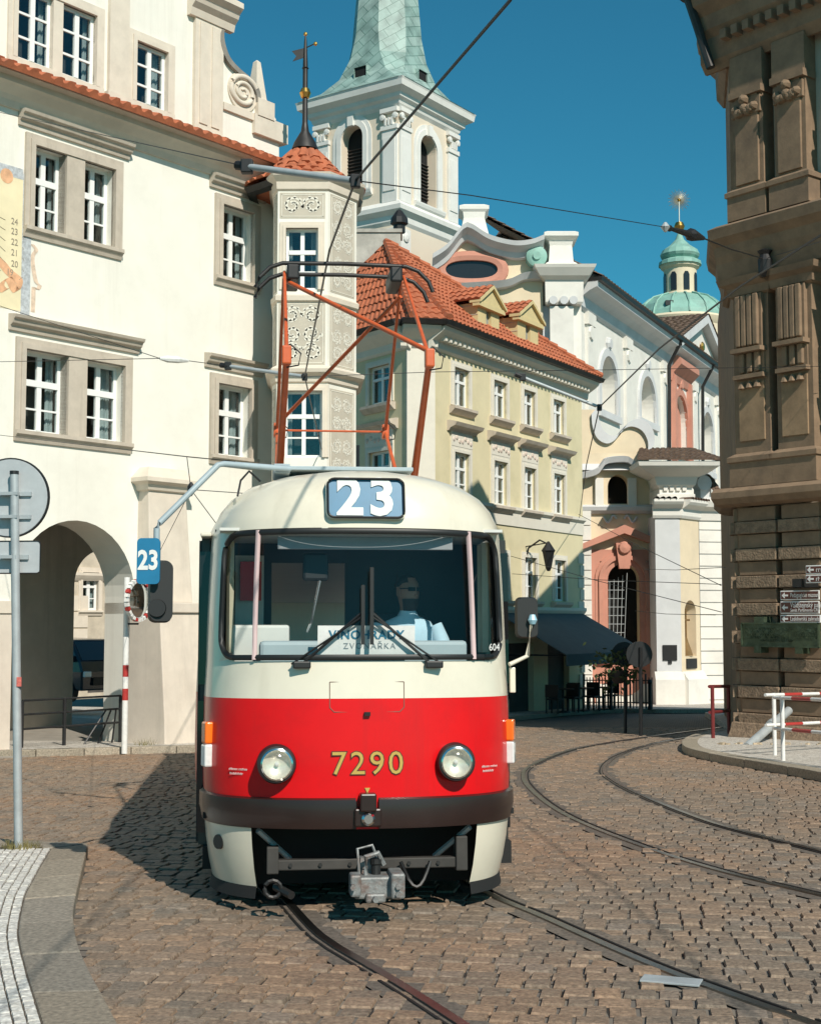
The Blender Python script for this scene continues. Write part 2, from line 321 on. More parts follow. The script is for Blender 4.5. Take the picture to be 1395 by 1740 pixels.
def lay(parent, items, matl, name, hh, nind=300):
    """items: (x,y,z,ang,w,d); the largest in the picture become objects, the rest one joined mesh"""
    items.sort(key=lambda q: q[1] * q[1] / max(1e-6, q[4] * q[5]) * (1 if abs(q[0] / q[1]) < .31 and q[1] > 6.3 else 50))
    var = [sett_mesh(name) for _ in range(8)]
    for me in var: me.materials.append(matl)
    for k, (x, y, z, an, w_, d_) in enumerate(items[:nind]):
        mk(name, var[k % 8], None, parent, T(x, y, z) @ RZ(an) @ Matrix.Rotation(random.uniform(-.03, .03), 4, 'X') @ Matrix.Diagonal((w_, d_, hh, 1)))
    b = MB()
    for x, y, z, an, w_, d_ in items[nind:]:
        me = random.choice(var); c, s_ = math.cos(an), math.sin(an)
        b.add([(x + v.co.x * w_ * c - v.co.y * d_ * s_, y + v.co.x * w_ * s_ + v.co.y * d_ * c, z + v.co.z * hh) for v in me.vertices], [tuple(p.vertices) for p in me.polygons])
    if b.v: mk(name, b, matl, parent, I4, kind='stuff', norm=False)
it = []
for k in range(26):
    off = .035 + k * .062
    for i in range(len(in_) - 1):
        pass
    # offset polyline to the left of the kerb
    row = []
    for i, p in enumerate(in_):
        t = (in_[min(i + 1, 56)] - in_[max(i - 1, 0)]).normalized(); row.append(p + Vector((-t.y, t.x)) * off)
    pos = random.uniform(0, .05); Ls = [0]
    for a, b in zip(row, row[1:]): Ls.append(Ls[-1] + (b - a).length)
    j = 0
    while pos < Ls[-1] - .05:
        ln = random.uniform(.06, .1)
        while j < len(Ls) - 2 and Ls[j + 1] < pos + ln / 2: j += 1
        p = row[j].lerp(row[j + 1], (pos + ln / 2 - Ls[j]) / max(1e-6, Ls[j + 1] - Ls[j])); t = row[j + 1] - row[j]
        if p.y < tl1.y + .25 - .08 * (p.x + 3) and p.y > 5: it.append((p.x, p.y, gz(p.y) + KH + random.uniform(-.004, .002), math.atan2(t.y, t.x), ln - .004, .057))
        pos += ln
lay(pav, it, mosaic, 'mosaic_sett', .05, 300)
# far pavement in front of the arcade, with kerb
def flat_pavement(name, label, kpx, h, back, nb, matl, kw=.3):
    a = resample(crom([G(x, y, 0) for x, y in kpx], .1), nb * 4 + 1); b = []
    for i, p in enumerate(a):
        t = (a[min(i + 1, len(a) - 1)] - a[max(i - 1, 0)]).normalized(); b.append(p + Vector((-t.y, t.x)) * kw)
    r = root(name, (a[0].x, a[0].y, gz(a[0].y)), label, 'pavement'); r['kind'] = 'structure'; del r['category']
    kerb(r, a, b, nb, h, kerbm2)
    mk('paving', MB().slab([(p.x, p.y, gz(p.y)) for p in b] + [(x, y, gz(y)) for x, y in back], -.1, h - .003), matl, r, I4)
    return r, [(p.x, p.y) for p in a] + [tuple(x) for x in back]
def mosaic_flat(name, c1, c2, sc_):
    m = bpy.data.materials.new(name); m.use_nodes = True; n = m.node_tree.nodes; l = m.node_tree.links; b = n['Principled BSDF']; b.inputs['Roughness'].default_value = .85
    geo = n.new('ShaderNodeNewGeometry'); v = n.new('ShaderNodeTexVoronoi'); v.inputs['Scale'].default_value = sc_; v2 = n.new('ShaderNodeTexVoronoi'); v2.feature = 'DISTANCE_TO_EDGE'; v2.inputs['Scale'].default_value = sc_
    l.new(geo.outputs['Position'], v.inputs['Vector']); l.new(geo.outputs['Position'], v2.inputs['Vector'])
    rp = n.new('ShaderNodeValToRGB'); rp.color_ramp.elements[0].color = (*c1, 1); rp.color_ramp.elements[1].color = (*c2, 1); l.new(v.outputs['Color'], rp.inputs[0])
    r2 = n.new('ShaderNodeValToRGB'); r2.color_ramp.elements[0].color = (.35, .32, .28, 1); r2.color_ramp.elements[1].position = .06; l.new(v2.outputs['Distance'], r2.inputs[0])
    mx = n.new('ShaderNodeMixRGB'); mx.blend_type = 'MULTIPLY'; mx.inputs[0].default_value = 1; l.new(rp.outputs[0], mx.inputs[1]); l.new(r2.outputs[0], mx.inputs[2]); l.new(mx.outputs[0], b.inputs['Base Color']); return m
mflat = mosaic_flat('mosaic_far', (.42, .38, .33), (.6, .56, .5), 11)
FP, polyL = flat_pavement('pavement', 'pale pavement along the foot of the arcaded white house', [(-200, 1291), (0, 1287), (120, 1284), (330, 1278), (420, 1275), (560, 1268)], .12, [(2, 44), (-30, 60), (-40, 24)], 10, mflat)
RP, polyR = flat_pavement('pavement', 'kerbed corner pavement wrapping the brown stone palace', [(1225, 1247), (1190, 1254), (1166, 1263), (1158, 1273), (1172, 1284), (1232, 1298), (1300, 1310), (1395, 1328), (1600, 1372)], .13, [(30, 12), (30, 45), (9.3, 45)], 11, mflat)
CP, polyC = flat_pavement('pavement', 'sunlit pavement strip before the church front', [(860, 1226), (960, 1216), (1040, 1211), (1140, 1212), (1260, 1210), (1400, 1206)], .13, [(40, 90), (-10, 90), (-3, 48)], 8, mflat)
# road setts
road = root('road', (0, 10, 0), 'cobbled street of brown and grey stone setts', 'road'); road['kind'] = 'structure'; del road['category']
settm = stone_mat('road_sett', [(.21, .16, .12), (.27, .20, .145), (.19, .16, .13), (.30, .215, .15), (.24, .20, .165)], .7, zone=(.22, (1.0, .98, .95), (1.15, 1.0, .88)), bump=.05, bscale=45)
isl = [(p.x, p.y) for p in on_] + [(tl0.x, tl0.y), (-12, tl0.y), (-12, 4), (on_[0].x, 4)]
it = []; an = R(-9); ca, sa = math.cos(an), math.sin(an)
v = -4.0
while v < 41:
    rowh = random.uniform(.15, .185); u = -14 + random.uniform(0, .2)
    while u < 16:
        w_ = random.uniform(.11, .19); uu = u + w_ / 2; vv = v + .10 * math.sin(uu * .55 + 1) + .04 * math.sin(uu * 2.1)
        x, y = uu * ca - vv * sa, uu * sa + vv * ca; u += w_
        if y < 6.2 or y > 37 or abs(x) > .335 * y + 2.5 or near_rail(x, y, .155): continue
        if inside(isl, x, y) or inside(polyL, x, y) or inside(polyR, x, y) or inside(polyC, x, y): continue
        it.append((x, y, gz(y) + random.uniform(-.009, .006), an + random.uniform(-.03, .03), w_ - .007, rowh - .008))
    v += rowh
lay(road, it, settm, 'sett', .06, 300)
# small things on the street
mk('drain_plate', MB().box(-.16, .16, -.07, .07, 0, .012), galv, None, T(G(1140, 1668).x, G(1140, 1668).y, gz(8)) @ RZ(-.35), bevel=.003, label='small flat metal plate set in the cobbles beside the rail', cat='plate')
p = G(828, 1511); mk('pebble', MB().lathe([(.003, 0), (.022, .004), (.026, .012), (.016, .022), (.003, .026)], n=7), mosaic, None, T(p.x, p.y, gz(p.y) - .004), label='single white pebble lying on the cobbles near the rail', cat='pebble')
# ================================================================ facade helpers
def wall(mb, x0, x1, z0, z1, ops, depth=.35, y=0.0):
    """flat wall at local y with rectangular / arched openings (x0,x1,z0,z1,arch) and their reveals"""
    xs = sorted({x0, x1, *[o[0] for o in ops], *[o[1] for o in ops]}); zs = sorted({z0, z1, *[o[2] for o in ops], *[o[3] for o in ops]})
    xs = [x for x in xs if x0 <= x <= x1]; zs = [z for z in zs if z0 <= z <= z1]
    for i in range(len(xs) - 1):
        for j in range(len(zs) - 1):
            cx, cz = (xs[i] + xs[i + 1]) / 2, (zs[j] + zs[j + 1]) / 2
            if any(o[0] < cx < o[1] and o[2] < cz < o[3] for o in ops): continue
            mb.quad((xs[i], y, zs[j]), (xs[i + 1], y, zs[j]), (xs[i + 1], y, zs[j + 1]), (xs[i], y, zs[j + 1]))
    for o in ops:
        a, b, c, d = o[:4]; e = y + depth
        if len(o) > 4 and o[4]:
            r = (b - a) / 2; h = min(o[4] if o[4] is not True else r, d - c); sp = d - h; N = 20
            arc = [(a + r - r * math.cos(math.pi * k / N), sp + h * math.sin(math.pi * k / N)) for k in range(N + 1)]
            for (p, q) in zip(arc, arc[1:]):
                if min(p[1], q[1]) < d - 1e-6: mb.quad((p[0], y, p[1]), (q[0], y, q[1]), (q[0], y, d), (p[0], y, d))
                mb.quad((p[0], y, p[1]), (p[0], e, p[1]), (q[0], e, q[1]), (q[0], y, q[1]))
            mb.quad((a, y, c), (a, y, sp), (a, e, sp), (a, e, c)); mb.quad((b, y, c), (b, e, c), (b, e, sp), (b, y, sp))
        else:
            mb.quad((a, y, c), (a, y, d), (a, e, d), (a, e, c)); mb.quad((b, y, c), (b, e, c), (b, e, d), (b, y, d)); mb.quad((a, y, d), (b, y, d), (b, e, d), (a, e, d))
        mb.quad((a, y, c), (a, e, c), (b, e, c), (b, y, c))
    return mb
UNIT = {}
def unit_box(matl):
    if matl not in UNIT:
        me = MB().box(0, 1, 0, 1, 0, 1).mesh('pane'); me.materials.append(matl); UNIT[matl] = me
    return UNIT[matl]
def window(parent, F, x0, x1, z0, z1, y, cols=2, transoms=(.62,), rowsplit=(.31,), fr=.06, bar=.035, matl=None, panes=True, curt=.5, depth=.6, arch=0, thick=.09):
    """casement with frame, mullion, transoms; panes are sub-parts; a dark room lies behind"""
    matl = matl or whitep; m = MB(); h = z1 - z0; W = x1 - x0
    m.box(x0, x0 + fr, y, y + .06, z0, z1); m.box(x1 - fr, x1, y, y + .06, z0, z1); m.box(x0 + fr, x1 - fr, y, y + .06, z0, z0 + fr); m.box(x0 + fr, x1 - fr, y, y + .06, z1 - fr, z1)
    for c in range(1, cols):
        xc = x0 + W * c / cols; m.box(xc - fr * .75, xc + fr * .75, y - .012, y + .05, z0 + fr, z1 - fr)
    for t in transoms: m.box(x0 + fr, x1 - fr, y - .022, y + .055, z0 + h * t - thick / 2, z0 + h * t + thick / 2)
    for t in rowsplit: m.box(x0 + fr, x1 - fr, y - .004, y + .04, z0 + h * t - bar / 2, z0 + h * t + bar / 2)
    w_ = mk('window', m, matl, parent, F.M)
    zc = sorted([0] + list(transoms) + list(rowsplit) + [1]); gm = unit_box(wglass)
    if panes:
        for c in range(cols):
            for a, b in zip(zc, zc[1:]):
                mk('pane', gm, None, w_, F.M @ T(x0 + W * c / cols + fr * .4, y + .02, z0 + h * a) @ Matrix.Diagonal((W / cols - fr * .8, .008, h * (b - a), 1)))
    else:
        mk('pane', gm, None, w_, F.M @ T(x0 + fr * .5, y + .02, z0 + fr * .5) @ Matrix.Diagonal((W - fr, .008, h - fr, 1)))
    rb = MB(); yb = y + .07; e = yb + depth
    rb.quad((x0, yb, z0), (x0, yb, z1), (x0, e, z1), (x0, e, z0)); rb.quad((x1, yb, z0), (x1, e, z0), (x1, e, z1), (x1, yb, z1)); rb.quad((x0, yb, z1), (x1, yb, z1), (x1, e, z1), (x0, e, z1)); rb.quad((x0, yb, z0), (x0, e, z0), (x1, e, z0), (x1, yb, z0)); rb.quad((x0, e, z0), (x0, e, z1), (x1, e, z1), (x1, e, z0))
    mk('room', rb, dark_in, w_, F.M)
    if curt:
        cb = MB(); rnd = random.random
        for side in (0, 1):
            wd = W * (.16 + .14 * rnd()) * curt * 2; n = 9; zb = z0 + h * (0 if rnd() < .7 else .35)
            xa = x0 + .02 if side == 0 else x1 - wd - .02
            rows = [[(xa + wd * k / n, yb + .12 + .03 * math.sin(k * 2.3 + side), zz) for k in range(n + 1)] for zz in (zb, z1 - .02)]
            cb.rings(rows, False, False)
        mk('curtain', cb, curtain, w_, F.M, smooth=80)
    return w_
def tiles_plane(mb, e0, e1, t0, t1, tw=.22, tl=.34, lift=.05, amp=.045):
    """pantiles over the quad/triangle eave e0-e1 to ridge t0-t1"""
    e0, e1, t0, t1 = map(Vector, (e0, e1, t0, t1)); H = ((t0 + t1) / 2 - (e0 + e1) / 2).length; rows = max(1, int(H / tl))
    nrm = (e1 - e0).cross(t0 - e0 if (t0 - e0).length > .1 else t1 - e0).normalized()
    if nrm.z < 0: nrm = -nrm
    for r in range(rows):
        f0, f1 = r / rows, min(1, (r + 1.12) / rows); a, b = e0.lerp(t0, f0), e1.lerp(t1, f0); c, d = e0.lerp(t0, f1), e1.lerp(t1, f1)
        n = max(1, int((b - a).length / tw))
        for k in range(n):
            j = random.uniform(-.006, .006)
            p = [(a.lerp(b, (k + q) / n), c.lerp(d, (k + q) / n)) for q in (0, .3, .62, .8, 1.0)]
            hs = (.0, .9, .9, .15, .0); up0 = lift + j; up1 = lift * .25
            vs = [x + nrm * (h_ * amp + up0) for (x, _), h_ in zip(p, hs)] + [x + nrm * (h_ * amp + up1) for (_, x), h_ in zip(p, hs)] + [x for (x, _) in p]
            mb.add(vs, [(i, i + 1, 6 + i, 5 + i) for i in range(4)] + [(10 + i, 11 + i, 1 + i, i) for i in range(4)])
    return mb
def surround(parent, F, a, b, c, d, fr=.16, out=.05, sill=True, matl=None, hood=0.0, hoodw=.12, name='window_surround', inner=()):
    """stone casing round opening a..b, c..d"""
    matl = matl or sandst; m = MB(); m.box(a - fr, a, -out, .05, c, d + fr); m.box(b, b + fr, -out, .05, c, d + fr); m.box(a, b, -out, .05, d, d + fr)
    m.box(a - fr * .5, a, -out - .025, -out, c, d + fr * .5); m.box(b, b + fr * .5, -out - .025, -out, c, d + fr * .5); m.box(a, b, -out - .025, -out, d, d + fr * .5)
    for (p, q) in inner: m.box(p, q, -out, .3, c, d)
    s_ = mk(name, m, matl, parent, F.M)
    if sill: mk('sill', MB().mould([(.04, c - .2), (.06, c - .14), (.10, c - .09), (.13, c - .07), (.13, c)], a - fr, b + fr), matl, parent, F.M)
    if hood:
        zt = d + fr + .1; mk('hood_moulding', MB().mould([(.05, zt), (.07, zt + hood * .3), (.14, zt + hood * .45), (.17, zt + hood * .7), (.22, zt + hood * .8), (.24, zt + hood), (.04, zt + hood * 1.12)], a - fr - hoodw, b + fr + hoodw), matl, parent, F.M)
    return s_
# ================================================================ white arcaded house
p0 = G(270, 1269); FL = Fr((p0.x, p0.y, p0.z + .1), vpdir(1933))
white_house = root('white_house', FL.M, 'white plastered house with arcade, sandstone window frames and a scrolled gable', 'house')
xc = FL.x(476, 400); zc = FL.z(0, 169); xl = -9.0
ops = []; WN = []
def opx(l, r, yt, yb, off=0.0): a, z0_ = FL.px(l, yb, off); _, z1_ = FL.px(l, yt, off); return (a, FL.x(r, (yt + yb) / 2, off), z0_, z1_)
wd = [opx(55, 111, 246, 387), opx(140, 193, 282, 405)]; wd[1] = (wd[1][0], wd[1][1], wd[0][2], wd[0][3])
w2 = opx(375, 429, 362, 481); w2 = (w2[0], w2[1], wd[0][2], wd[0][3])
w3 = opx(39, 114, 592, 732); w3b = opx(144, 209, 612, 748); w3b = (w3b[0], w3b[1], w3[2], w3[3])
w4 = opx(367, 424, 650, 774); w4 = (w4[0], w4[1], w3[2], w3[3])
xa0, xa1 = FL.x(22, 1030), FL.x(229, 1030); zap = FL.z(127, 884)
arch = (xa0, xa1, 0.0, zap, True)
ops = wd + [w2, w3, w3b, w4]
mb = MB(); wall(mb, xl, xc, zap + .05, zc, ops, .34)
wall(mb, xl, xc, -.4, zap + .05, [arch], .9)
mb.quad((xc, 0, -.4), (xc, 4.6, -.4), (xc, 4.6, zc), (xc, 0, zc))
mk('wall', mb, plaster, white_house)
for k, (g, hood) in enumerate((([wd[0], wd[1]], .27), ([w2], .27), ([w3, w3b], .27), ([w4], .27))):
    a, b, c, d = g[0][0], g[-1][1], g[0][2], g[0][3]
    surround(white_house, FL, a, b, c, d, .2, .06, hood=hood, hoodw=.16, inner=[(g[0][1], g[1][0])] if len(g) > 1 else ())
    for q in g: window(white_house, FL, q[0], q[1], q[2], q[3], .2, 2, (.62,), (.3,), fr=.07, thick=.12, curt=.5 if k > 1 else .25)
# cornice with pantile edge
zt = FL.z(0, 118); mk('cornice', MB().mould([(.05, zc - .1), (.10, zc + .02), (.16, zc + .1), (.3, zc + .22), (.36, zc + .26), (.36, zc + .36), (.44, zc + .42), (.44, zt - .12), (.1, zt)], xl, xc + .3), cream_st, white_house)
eave = MB(); tiles_plane(eave, (xl, -.62, zt - .2), (xc + .35, -.62, zt - .2), (xl, .35, zt + .28), (xc + .35, .35, zt + .28), .27, .36, lift=.08, amp=.085)
mk('roof_tile', eave, clayt, white_house, kind='stuff')
# gable, set back
GO = .32; gp = [(FL.px(x, y, GO)) for x, y in [(378, -90), (378, 45), (373, 60), (375, 80), (384, 103), (401, 122), (420, 138), (433, 157), (436, 176), (459, 184), (474, 212)]]
def gop(l, r, yt, yb): a, z0_ = FL.px(l, yb, GO); return (a, FL.x(r, (yt + yb) / 2, GO), z0_, FL.z(l, yt, GO))
g1, g2, g3 = gop(27, 89, -28, 98), gop(104, 162, 14, 126), gop(229, 283, 72, 176); g2 = (g2[0], g2[1], g1[2], g1[3]); g3 = (g3[0], g3[1], g1[2] + .0, g1[2] + (g3[3] - g3[2]))
zg0 = zt - .3; gxs = gp[0][0]; mb = MB(); wall(mb, xl, gxs - .4, zg0, gp[0][1], [g1, g2, g3], .3, GO)
mb.prism([(gxs - .4, zg0)] + [(FL.x(475, 300, GO), zg0)] + list(reversed(gp)) + [(gxs - .4, gp[0][1])], GO, GO + .5)
mk('gable_wall', mb, plaster, white_house)
FG = Fr(FL.at(0, GO, 0), FL.d)
for g in ([g1, g2], [g3]):
    surround(white_house, FG, g[0][0], g[-1][1], g[0][2], g[0][3], .2, .05, sill=False, matl=cream_st, inner=[(g[0][1], g[1][0])] if len(g) > 1 else ())
    mk('sill', MB().box(g[0][0] - .2, g[-1][1] + .2, -.07, .04, g[0][2] - .2, g[0][2]), cream_st, white_house, FG.M)
    for q in g: window(white_house, FG, q[0], q[1], q[2], q[3], .06, 2, (), (.33, .66), fr=.07, bar=.045, curt=.3)
for l, r, yb in ((181, 214, 186), (326, 374, 246)):
    a, z_ = FL.px(l, yb, GO); b = FL.x(r, yb, GO); m = MB().box(a, b, -.09, .05, z_ + .3, gp[0][1]); m.box(a - .06, b + .06, -.14, .05, zg0, z_ + .35)
    if r > 300: m.box(a + .12, (a + b) / 2 - .06, -.115, -.085, z_ + .5, FL.z(350, 45, GO)); m.box((a + b) / 2 + .06, b - .12, -.115, -.085, z_ + .5, FL.z(350, 45, GO))
    mk('gable_pilaster', m, cream_st, white_house, FG.M)
ztop = FL.z(350, 28, GO); xe = FL.x(392, 20, GO)
mk('gable_entablature', MB().mould([(.12, ztop - .15), (.16, ztop), (.26, ztop + .1), (.3, ztop + .2), (.42, ztop + .3), (.42, ztop + .42), (.15, ztop + .6)], FL.x(318, 28, GO), xe), cream_st, white_house, FG.M)
# volute coping, scroll and obelisk
cop = MB(); vol = [(FL.px(x, y, GO)) for x, y in [(378, 45), (373, 60), (375, 80), (384, 103), (401, 122), (420, 138), (433, 157), (436, 176)]]
pts = crom(vol, .05); cop.rings([[(p.x - .05, -.1, p.y - .03), (p.x + .06, -.1, p.y + .05), (p.x + .06, .52, p.y + .05), (p.x - .05, .52, p.y - .03)] for p in pts], True, True)
mk('volute_coping', cop, mat('coping_grey', (.25, .23, .2), .85, var=.3), white_house, FG.M)
sx, sz = FL.px(411, 157, GO); sp = MB(); pt = []
for k in range(56):
    a = k / 55 * 4.6 * math.pi; rr = .46 * (1 - k / 62); pt.append((sx + rr * math.cos(a + .5) * .95, -.045, sz + rr * math.sin(a + .5) * .8))
sp.tube(pt, [.075 * (1 - k / 90) for k in range(56)], 8); sp.lathe_y([(.44, 0.02), (.44, -.04), (.02, -.04)], (sx, 0, sz), 28)
mk('scroll', sp, cream_st, white_house, FG.M, smooth=50)
bx, bz = FL.px(447, 180, GO); tz = FL.z(442, 100, GO); ob = MB(); ob.box(bx - .26, bx + .26, -.12, .5, bz - .3, bz + .1); ob.box(bx - .34, bx + .72, -.1, .5, bz - .72, bz - .28)
ob.rings([[(bx + q * r_, .2 + p * r_, z_) for q, p in ((-1, -1), (1, -1), (1, 1), (-1, 1))] for r_, z_ in ((.2, bz + .1), (.16, bz + .2), (.06, tz), (.01, tz + .05))])
mk('obelisk', ob, cream_st, white_house, FG.M)
stp = MB(); x1_, z1_ = FL.px(475, 213, GO); x0_, z0_ = FL.px(378, 175, GO); stp.box(x0_, x1_ + .06, -.06, .55, z1_ - .14, z1_ + .02); mk('coping', stp, cream_st, white_house, FG.M)
# sundial painted on the wall: thin painted sheets
paint_c = mat('sundial_cream', (.78, .68, .45), .9, var=.12, scale=1.2); paint_b = mat('sundial_border', (.48, .50, .52), .9, var=.4, scale=14); paint_o = mat('sundial_ochre', (.75, .42, .24), .9, var=.3, scale=6); paint_l = mat('sundial_line', (.30, .25, .19), .9, var=0)
xr, zt_ = FL.px(40, 306); zb_ = FL.z(40, 530); sd = mk('sundial', MB().box(xl + 3, xr, -.006, .01, zb_, zt_), paint_c, white_house, label='painted cream sundial panel with black hour numerals')
mk('border', MB().box(xr, xr + .2, -.009, .01, zb_ - .1, zt_ + .12), paint_b, sd); mk('border', MB().box(xl + 3, xr, -.009, .01, zt_, zt_ + .2), paint_b, sd)
for tx_, yy in (('24', 377), ('23', 394), ('22', 412), ('21', 430), ('20', 449), ('19', 463)):
    x_, z_ = FL.px(25 if tx_ != '19' else 17, yy); lettering(tx_, .17, paint_l, sd, FL.M @ T(x_, -.012, z_), .001, sx=.9)
    ln = MB(); o = FL.px(-75, 330 + (yy - 377) * .35); e = FL.px(39, yy + 8); s0 = (x_ - .2, z_ - .04)
    ln.tube([(o[0], -.009, o[1]), (s0[0], -.009, s0[1] + .03)], .006, 4); ln.tube([(x_ + .2, -.009, z_ - .1), (e[0], -.009, e[1])], .006, 4); mk('hour_line', ln, paint_l, sd)
rb = MB(); q = [FL.px(x, y) for x, y in [(-30, 425), (0, 445), (15, 462), (33, 478), (30, 494), (24, 490), (15, 474), (6, 478), (2, 488), (8, 494), (14, 490)]]; q = crom(q, .03)
rb.rings([[(p.x - .07, -.011, p.y - .05), (p.x + .07, -.011, p.y + .05)] for p in q], False, False); mk('ribbon', rb, paint_o, sd)
rb = MB(); q = crom([FL.px(x, y) for x, y in [(55, 415), (62, 425), (56, 435), (57, 455), (62, 480), (68, 485), (64, 492), (58, 488), (57, 510), (56, 530)]], .04)
rb.rings([[(p.x - .045, -.008, p.y), (p.x + .045, -.008, p.y)] for p in q], False, False); mk('painted_scroll', rb, mat('faded_ochre', (.72, .55, .42), .9, var=.3, scale=10), sd)
mk('painted_ball', MB().lathe_y([(.14, 0), (.14, -.01), (.01, -.012)], (FL.px(12, 299)[0], 0, FL.px(12, 299)[1]), 14), paint_o, sd)
# arcade: impost bands, buttress, vaulted passage
zi = FL.z(270, 1033); mk('impost_band', MB().box(xa1 - .0, FL.x(250, 1033), -.05, .92, zi - .12, zi + .1), cream_st, white_house)
mk('impost_band', MB().box(xl, xa0, -.06, .92, zi - .12, zi + .1), cream_st, white_house)
mk('arcade_pier', MB().box(xl, xa0 - .02, -.03, .0, -.3, zi - .12), plaster2, white_house)
bx0, bx1 = FL.x(253, 830, -.3), FL.x(316, 830, -.3); zbt = FL.z(280, 826, -.3); m = MB()
m.rings([[(bx0, -.3, zbt), (bx1, -.3, zbt), (bx1, .1, zbt), (bx0, .1, zbt)], [(bx0 - .02, -.42, zi + .1), (bx1 + .12, -.42, zi + .1), (bx1 + .12, .1, zi + .1), (bx0 - .02, .1, zi + .1)]])
m.rings([[(bx0 - .1, -.8, zi - .1), (bx1 + .15, -.8, zi - .1), (bx1 + .15, .1, zi - .1), (bx0 - .1, .1, zi - .1)], [(bx0 - .12, -1.0, 0.5), (bx1 + .2, -1.0, .5), (bx1 + .2, .1, .5), (bx0 - .12, .1, .5)], [(bx0 - .14, -1.05, -.4), (bx1 + .22, -1.05, -.4), (bx1 + .22, .1, -.4), (bx0 - .14, .1, -.4)]])
m.box(bx0 - .16, bx1 + .22, -.86, .1, zi - .1, zi + .1)
mk('buttress', m, plaster2, white_house, bevel=.02)
mk('buttress_cap', MB().rings([[(bx0 - d_, -.3 - d_, z_), (bx1 + d_, -.3 - d_, z_), (bx1 + d_, .05, z_), (bx0 - d_, .05, z_)] for d_, z_ in ((.02, zbt - .12), (.06, zbt - .1), (.1, zbt), (.2, zbt + .06), (.2, zbt + .14), (-.02, zbt + .36))]), cream_st, white_house)
bz_ = 4.6; m = MB()
m.quad((xl, .9, zap + .25), (xc, .9, zap + .25), (xc, bz_, zap + .25), (xl, bz_, zap + .25)); m.quad((xl, .9, -.4), (xl, .9, zap + .3), (xl, bz_, zap + .3), (xl, bz_, -.4)); m.quad((xc, .9, -.4), (xc, .9, zap + .3), (xc, bz_, zap + .3), (xc, bz_, -.4))
bo = (FL.x(127, 1000, bz_), FL.x(222, 1000, bz_), 0, FL.z(156, 934, bz_), True); wall(m, xl, xc, -.4, zap + .3, [bo], .3, bz_)
mk('passage', m, plaster2, white_house)
mk('passage_floor', MB().box(xl, xc, -.5, bz_ + 9, -.3, .015), mat('passage_paving', (.3, .27, .23), .9, var=.2), white_house)
lm = MB().lathe([(.02, -.12), (.1, -.1), (.13, .08), (.07, .14), (.02, .2)], (FL.x(67, 1070, 2.5) + .0, bz_ - .12, FL.z(67, 1072, bz_)), 10); mk('wall_lamp', lm, iron, white_house)
# house seen through the passage
FB = Fr(FL.at(0, 21, 0), FL.d); yard_house = root('yard_house', FB.M, 'ochre grey house front seen through the arcade arch', 'house')
q = FB.px(139, 1037); q2 = FB.px(167, 973); wy = (q[0], FB.x(167, 1000), q[1], q2[1]); m = MB(); wall(m, FB.x(60, 1000), FB.x(330, 1000), -.5, 13, [wy, (FB.x(150, 1150), FB.x(200, 1150), -.3, FB.z(170, 1090), .5)], .3); mk('wall', m, mat('ochre_plaster', (.55, .48, .38), .9, var=.2, scale=2, dirt=(.36, .31, .25, .6)), yard_house)
surround(yard_house, FB, *wy, .18, .05, matl=cream_st); window(yard_house, FB, *wy, .1, 2, (.62,), (.31,), fr=.09)
mk('string_course', MB().mould([(.05, 3.9), (.12, 4.0), (.18, 4.1), (.18, 4.2)], FB.x(60, 1000), FB.x(330, 1000)), cream_st, yard_house)
mk('doorway', MB().box(FB.x(150, 1150), FB.x(200, 1150), .25, .4, -.3, FB.z(170, 1090)), dark_in, yard_house)
for k in range(5): mk('rustic_course', MB().box(FB.x(60, 1100), FB.x(148, 1100), -.04, .05, .3 + k * .62, .86 + k * .62), cream_st, yard_house)
# ================================================================ oriel turret on the corner
OY = 29.0; ox0, ox1 = P(470, 700, OY).x, P(556, 700, OY).x
OC = [Vector((ox0 - .13, OY + .42)), Vector((ox0, OY)), Vector((ox1, OY)), Vector((P(605, 700, OY + .82).x, OY + .82)), Vector((P(605, 700, OY + .82).x - .1, OY + 2.4)), Vector((ox0 - .3, OY + 2.6))]
zo = gz(OY); oriel = root('oriel_turret', (-2.2, OY + 1.2, zo), 'octagonal corner turret with scrollwork sgraffito panels and a tiled cone roof', 'turret')
OF = [Fr((OC[i].x, OC[i].y, 0), OC[i + 1] - OC[i]) for i in range(3)]
LEN = [(OC[i + 1] - OC[i]).length for i in range(3)]
ztp = P(513, 306, OY).z; fF = OF[1]
ow1 = (fF.x(486, 450), fF.x(541, 450), P(513, 492, OY).z, P(513, 388, OY).z); ow2 = (fF.x(484, 700), fF.x(548, 700), P(513, 777, OY).z, P(513, 664, OY).z)
m = MB(); wall(m, 0, LEN[1], .2, ztp, [ow1, ow2], .25); ov = [OF[1].M @ Vector(v_) for v_ in m.v]; mm = MB(); mm.v = [tuple(v_) for v_ in ov]; mm.f = m.f
for i in (0, 2): mm.quad(*[OF[i].at(a, 0, b) for a, b in ((0, .2), (LEN[i], .2), (LEN[i], ztp), (0, ztp))])
mm.quad(*[(OC[3].x, OC[3].y, .2), (OC[4].x, OC[4].y, .2), (OC[4].x, OC[4].y, ztp), (OC[3].x, OC[3].y, ztp)][::1])
mk('wall', mm, plaster, oriel, I4, norm=False)
for (a, b, c, d) in (ow1, ow2):
    surround(oriel, OF[1], a, b, c, d, .13, .03, sill=False, matl=cream_st); window(oriel, OF[1], a, b, c, d, .1, 2, (.62,), (.3,), fr=.055, thick=.09, curt=.4)
def ring_poly(off): # offset footprint of the three visible faces
    res = []
    for i, c in enumerate(OC):
        v_ = c - Vector((-2.1, OY + 1.35)); res.append(c + v_.normalized() * off)
    return res
def band(name, prof, matl):
    b = MB(); b.rings([[(p.x, p.y, z_) for p in ring_poly(o_)] for o_, z_ in prof], True, True); return mk(name, b, matl, oriel, I4)
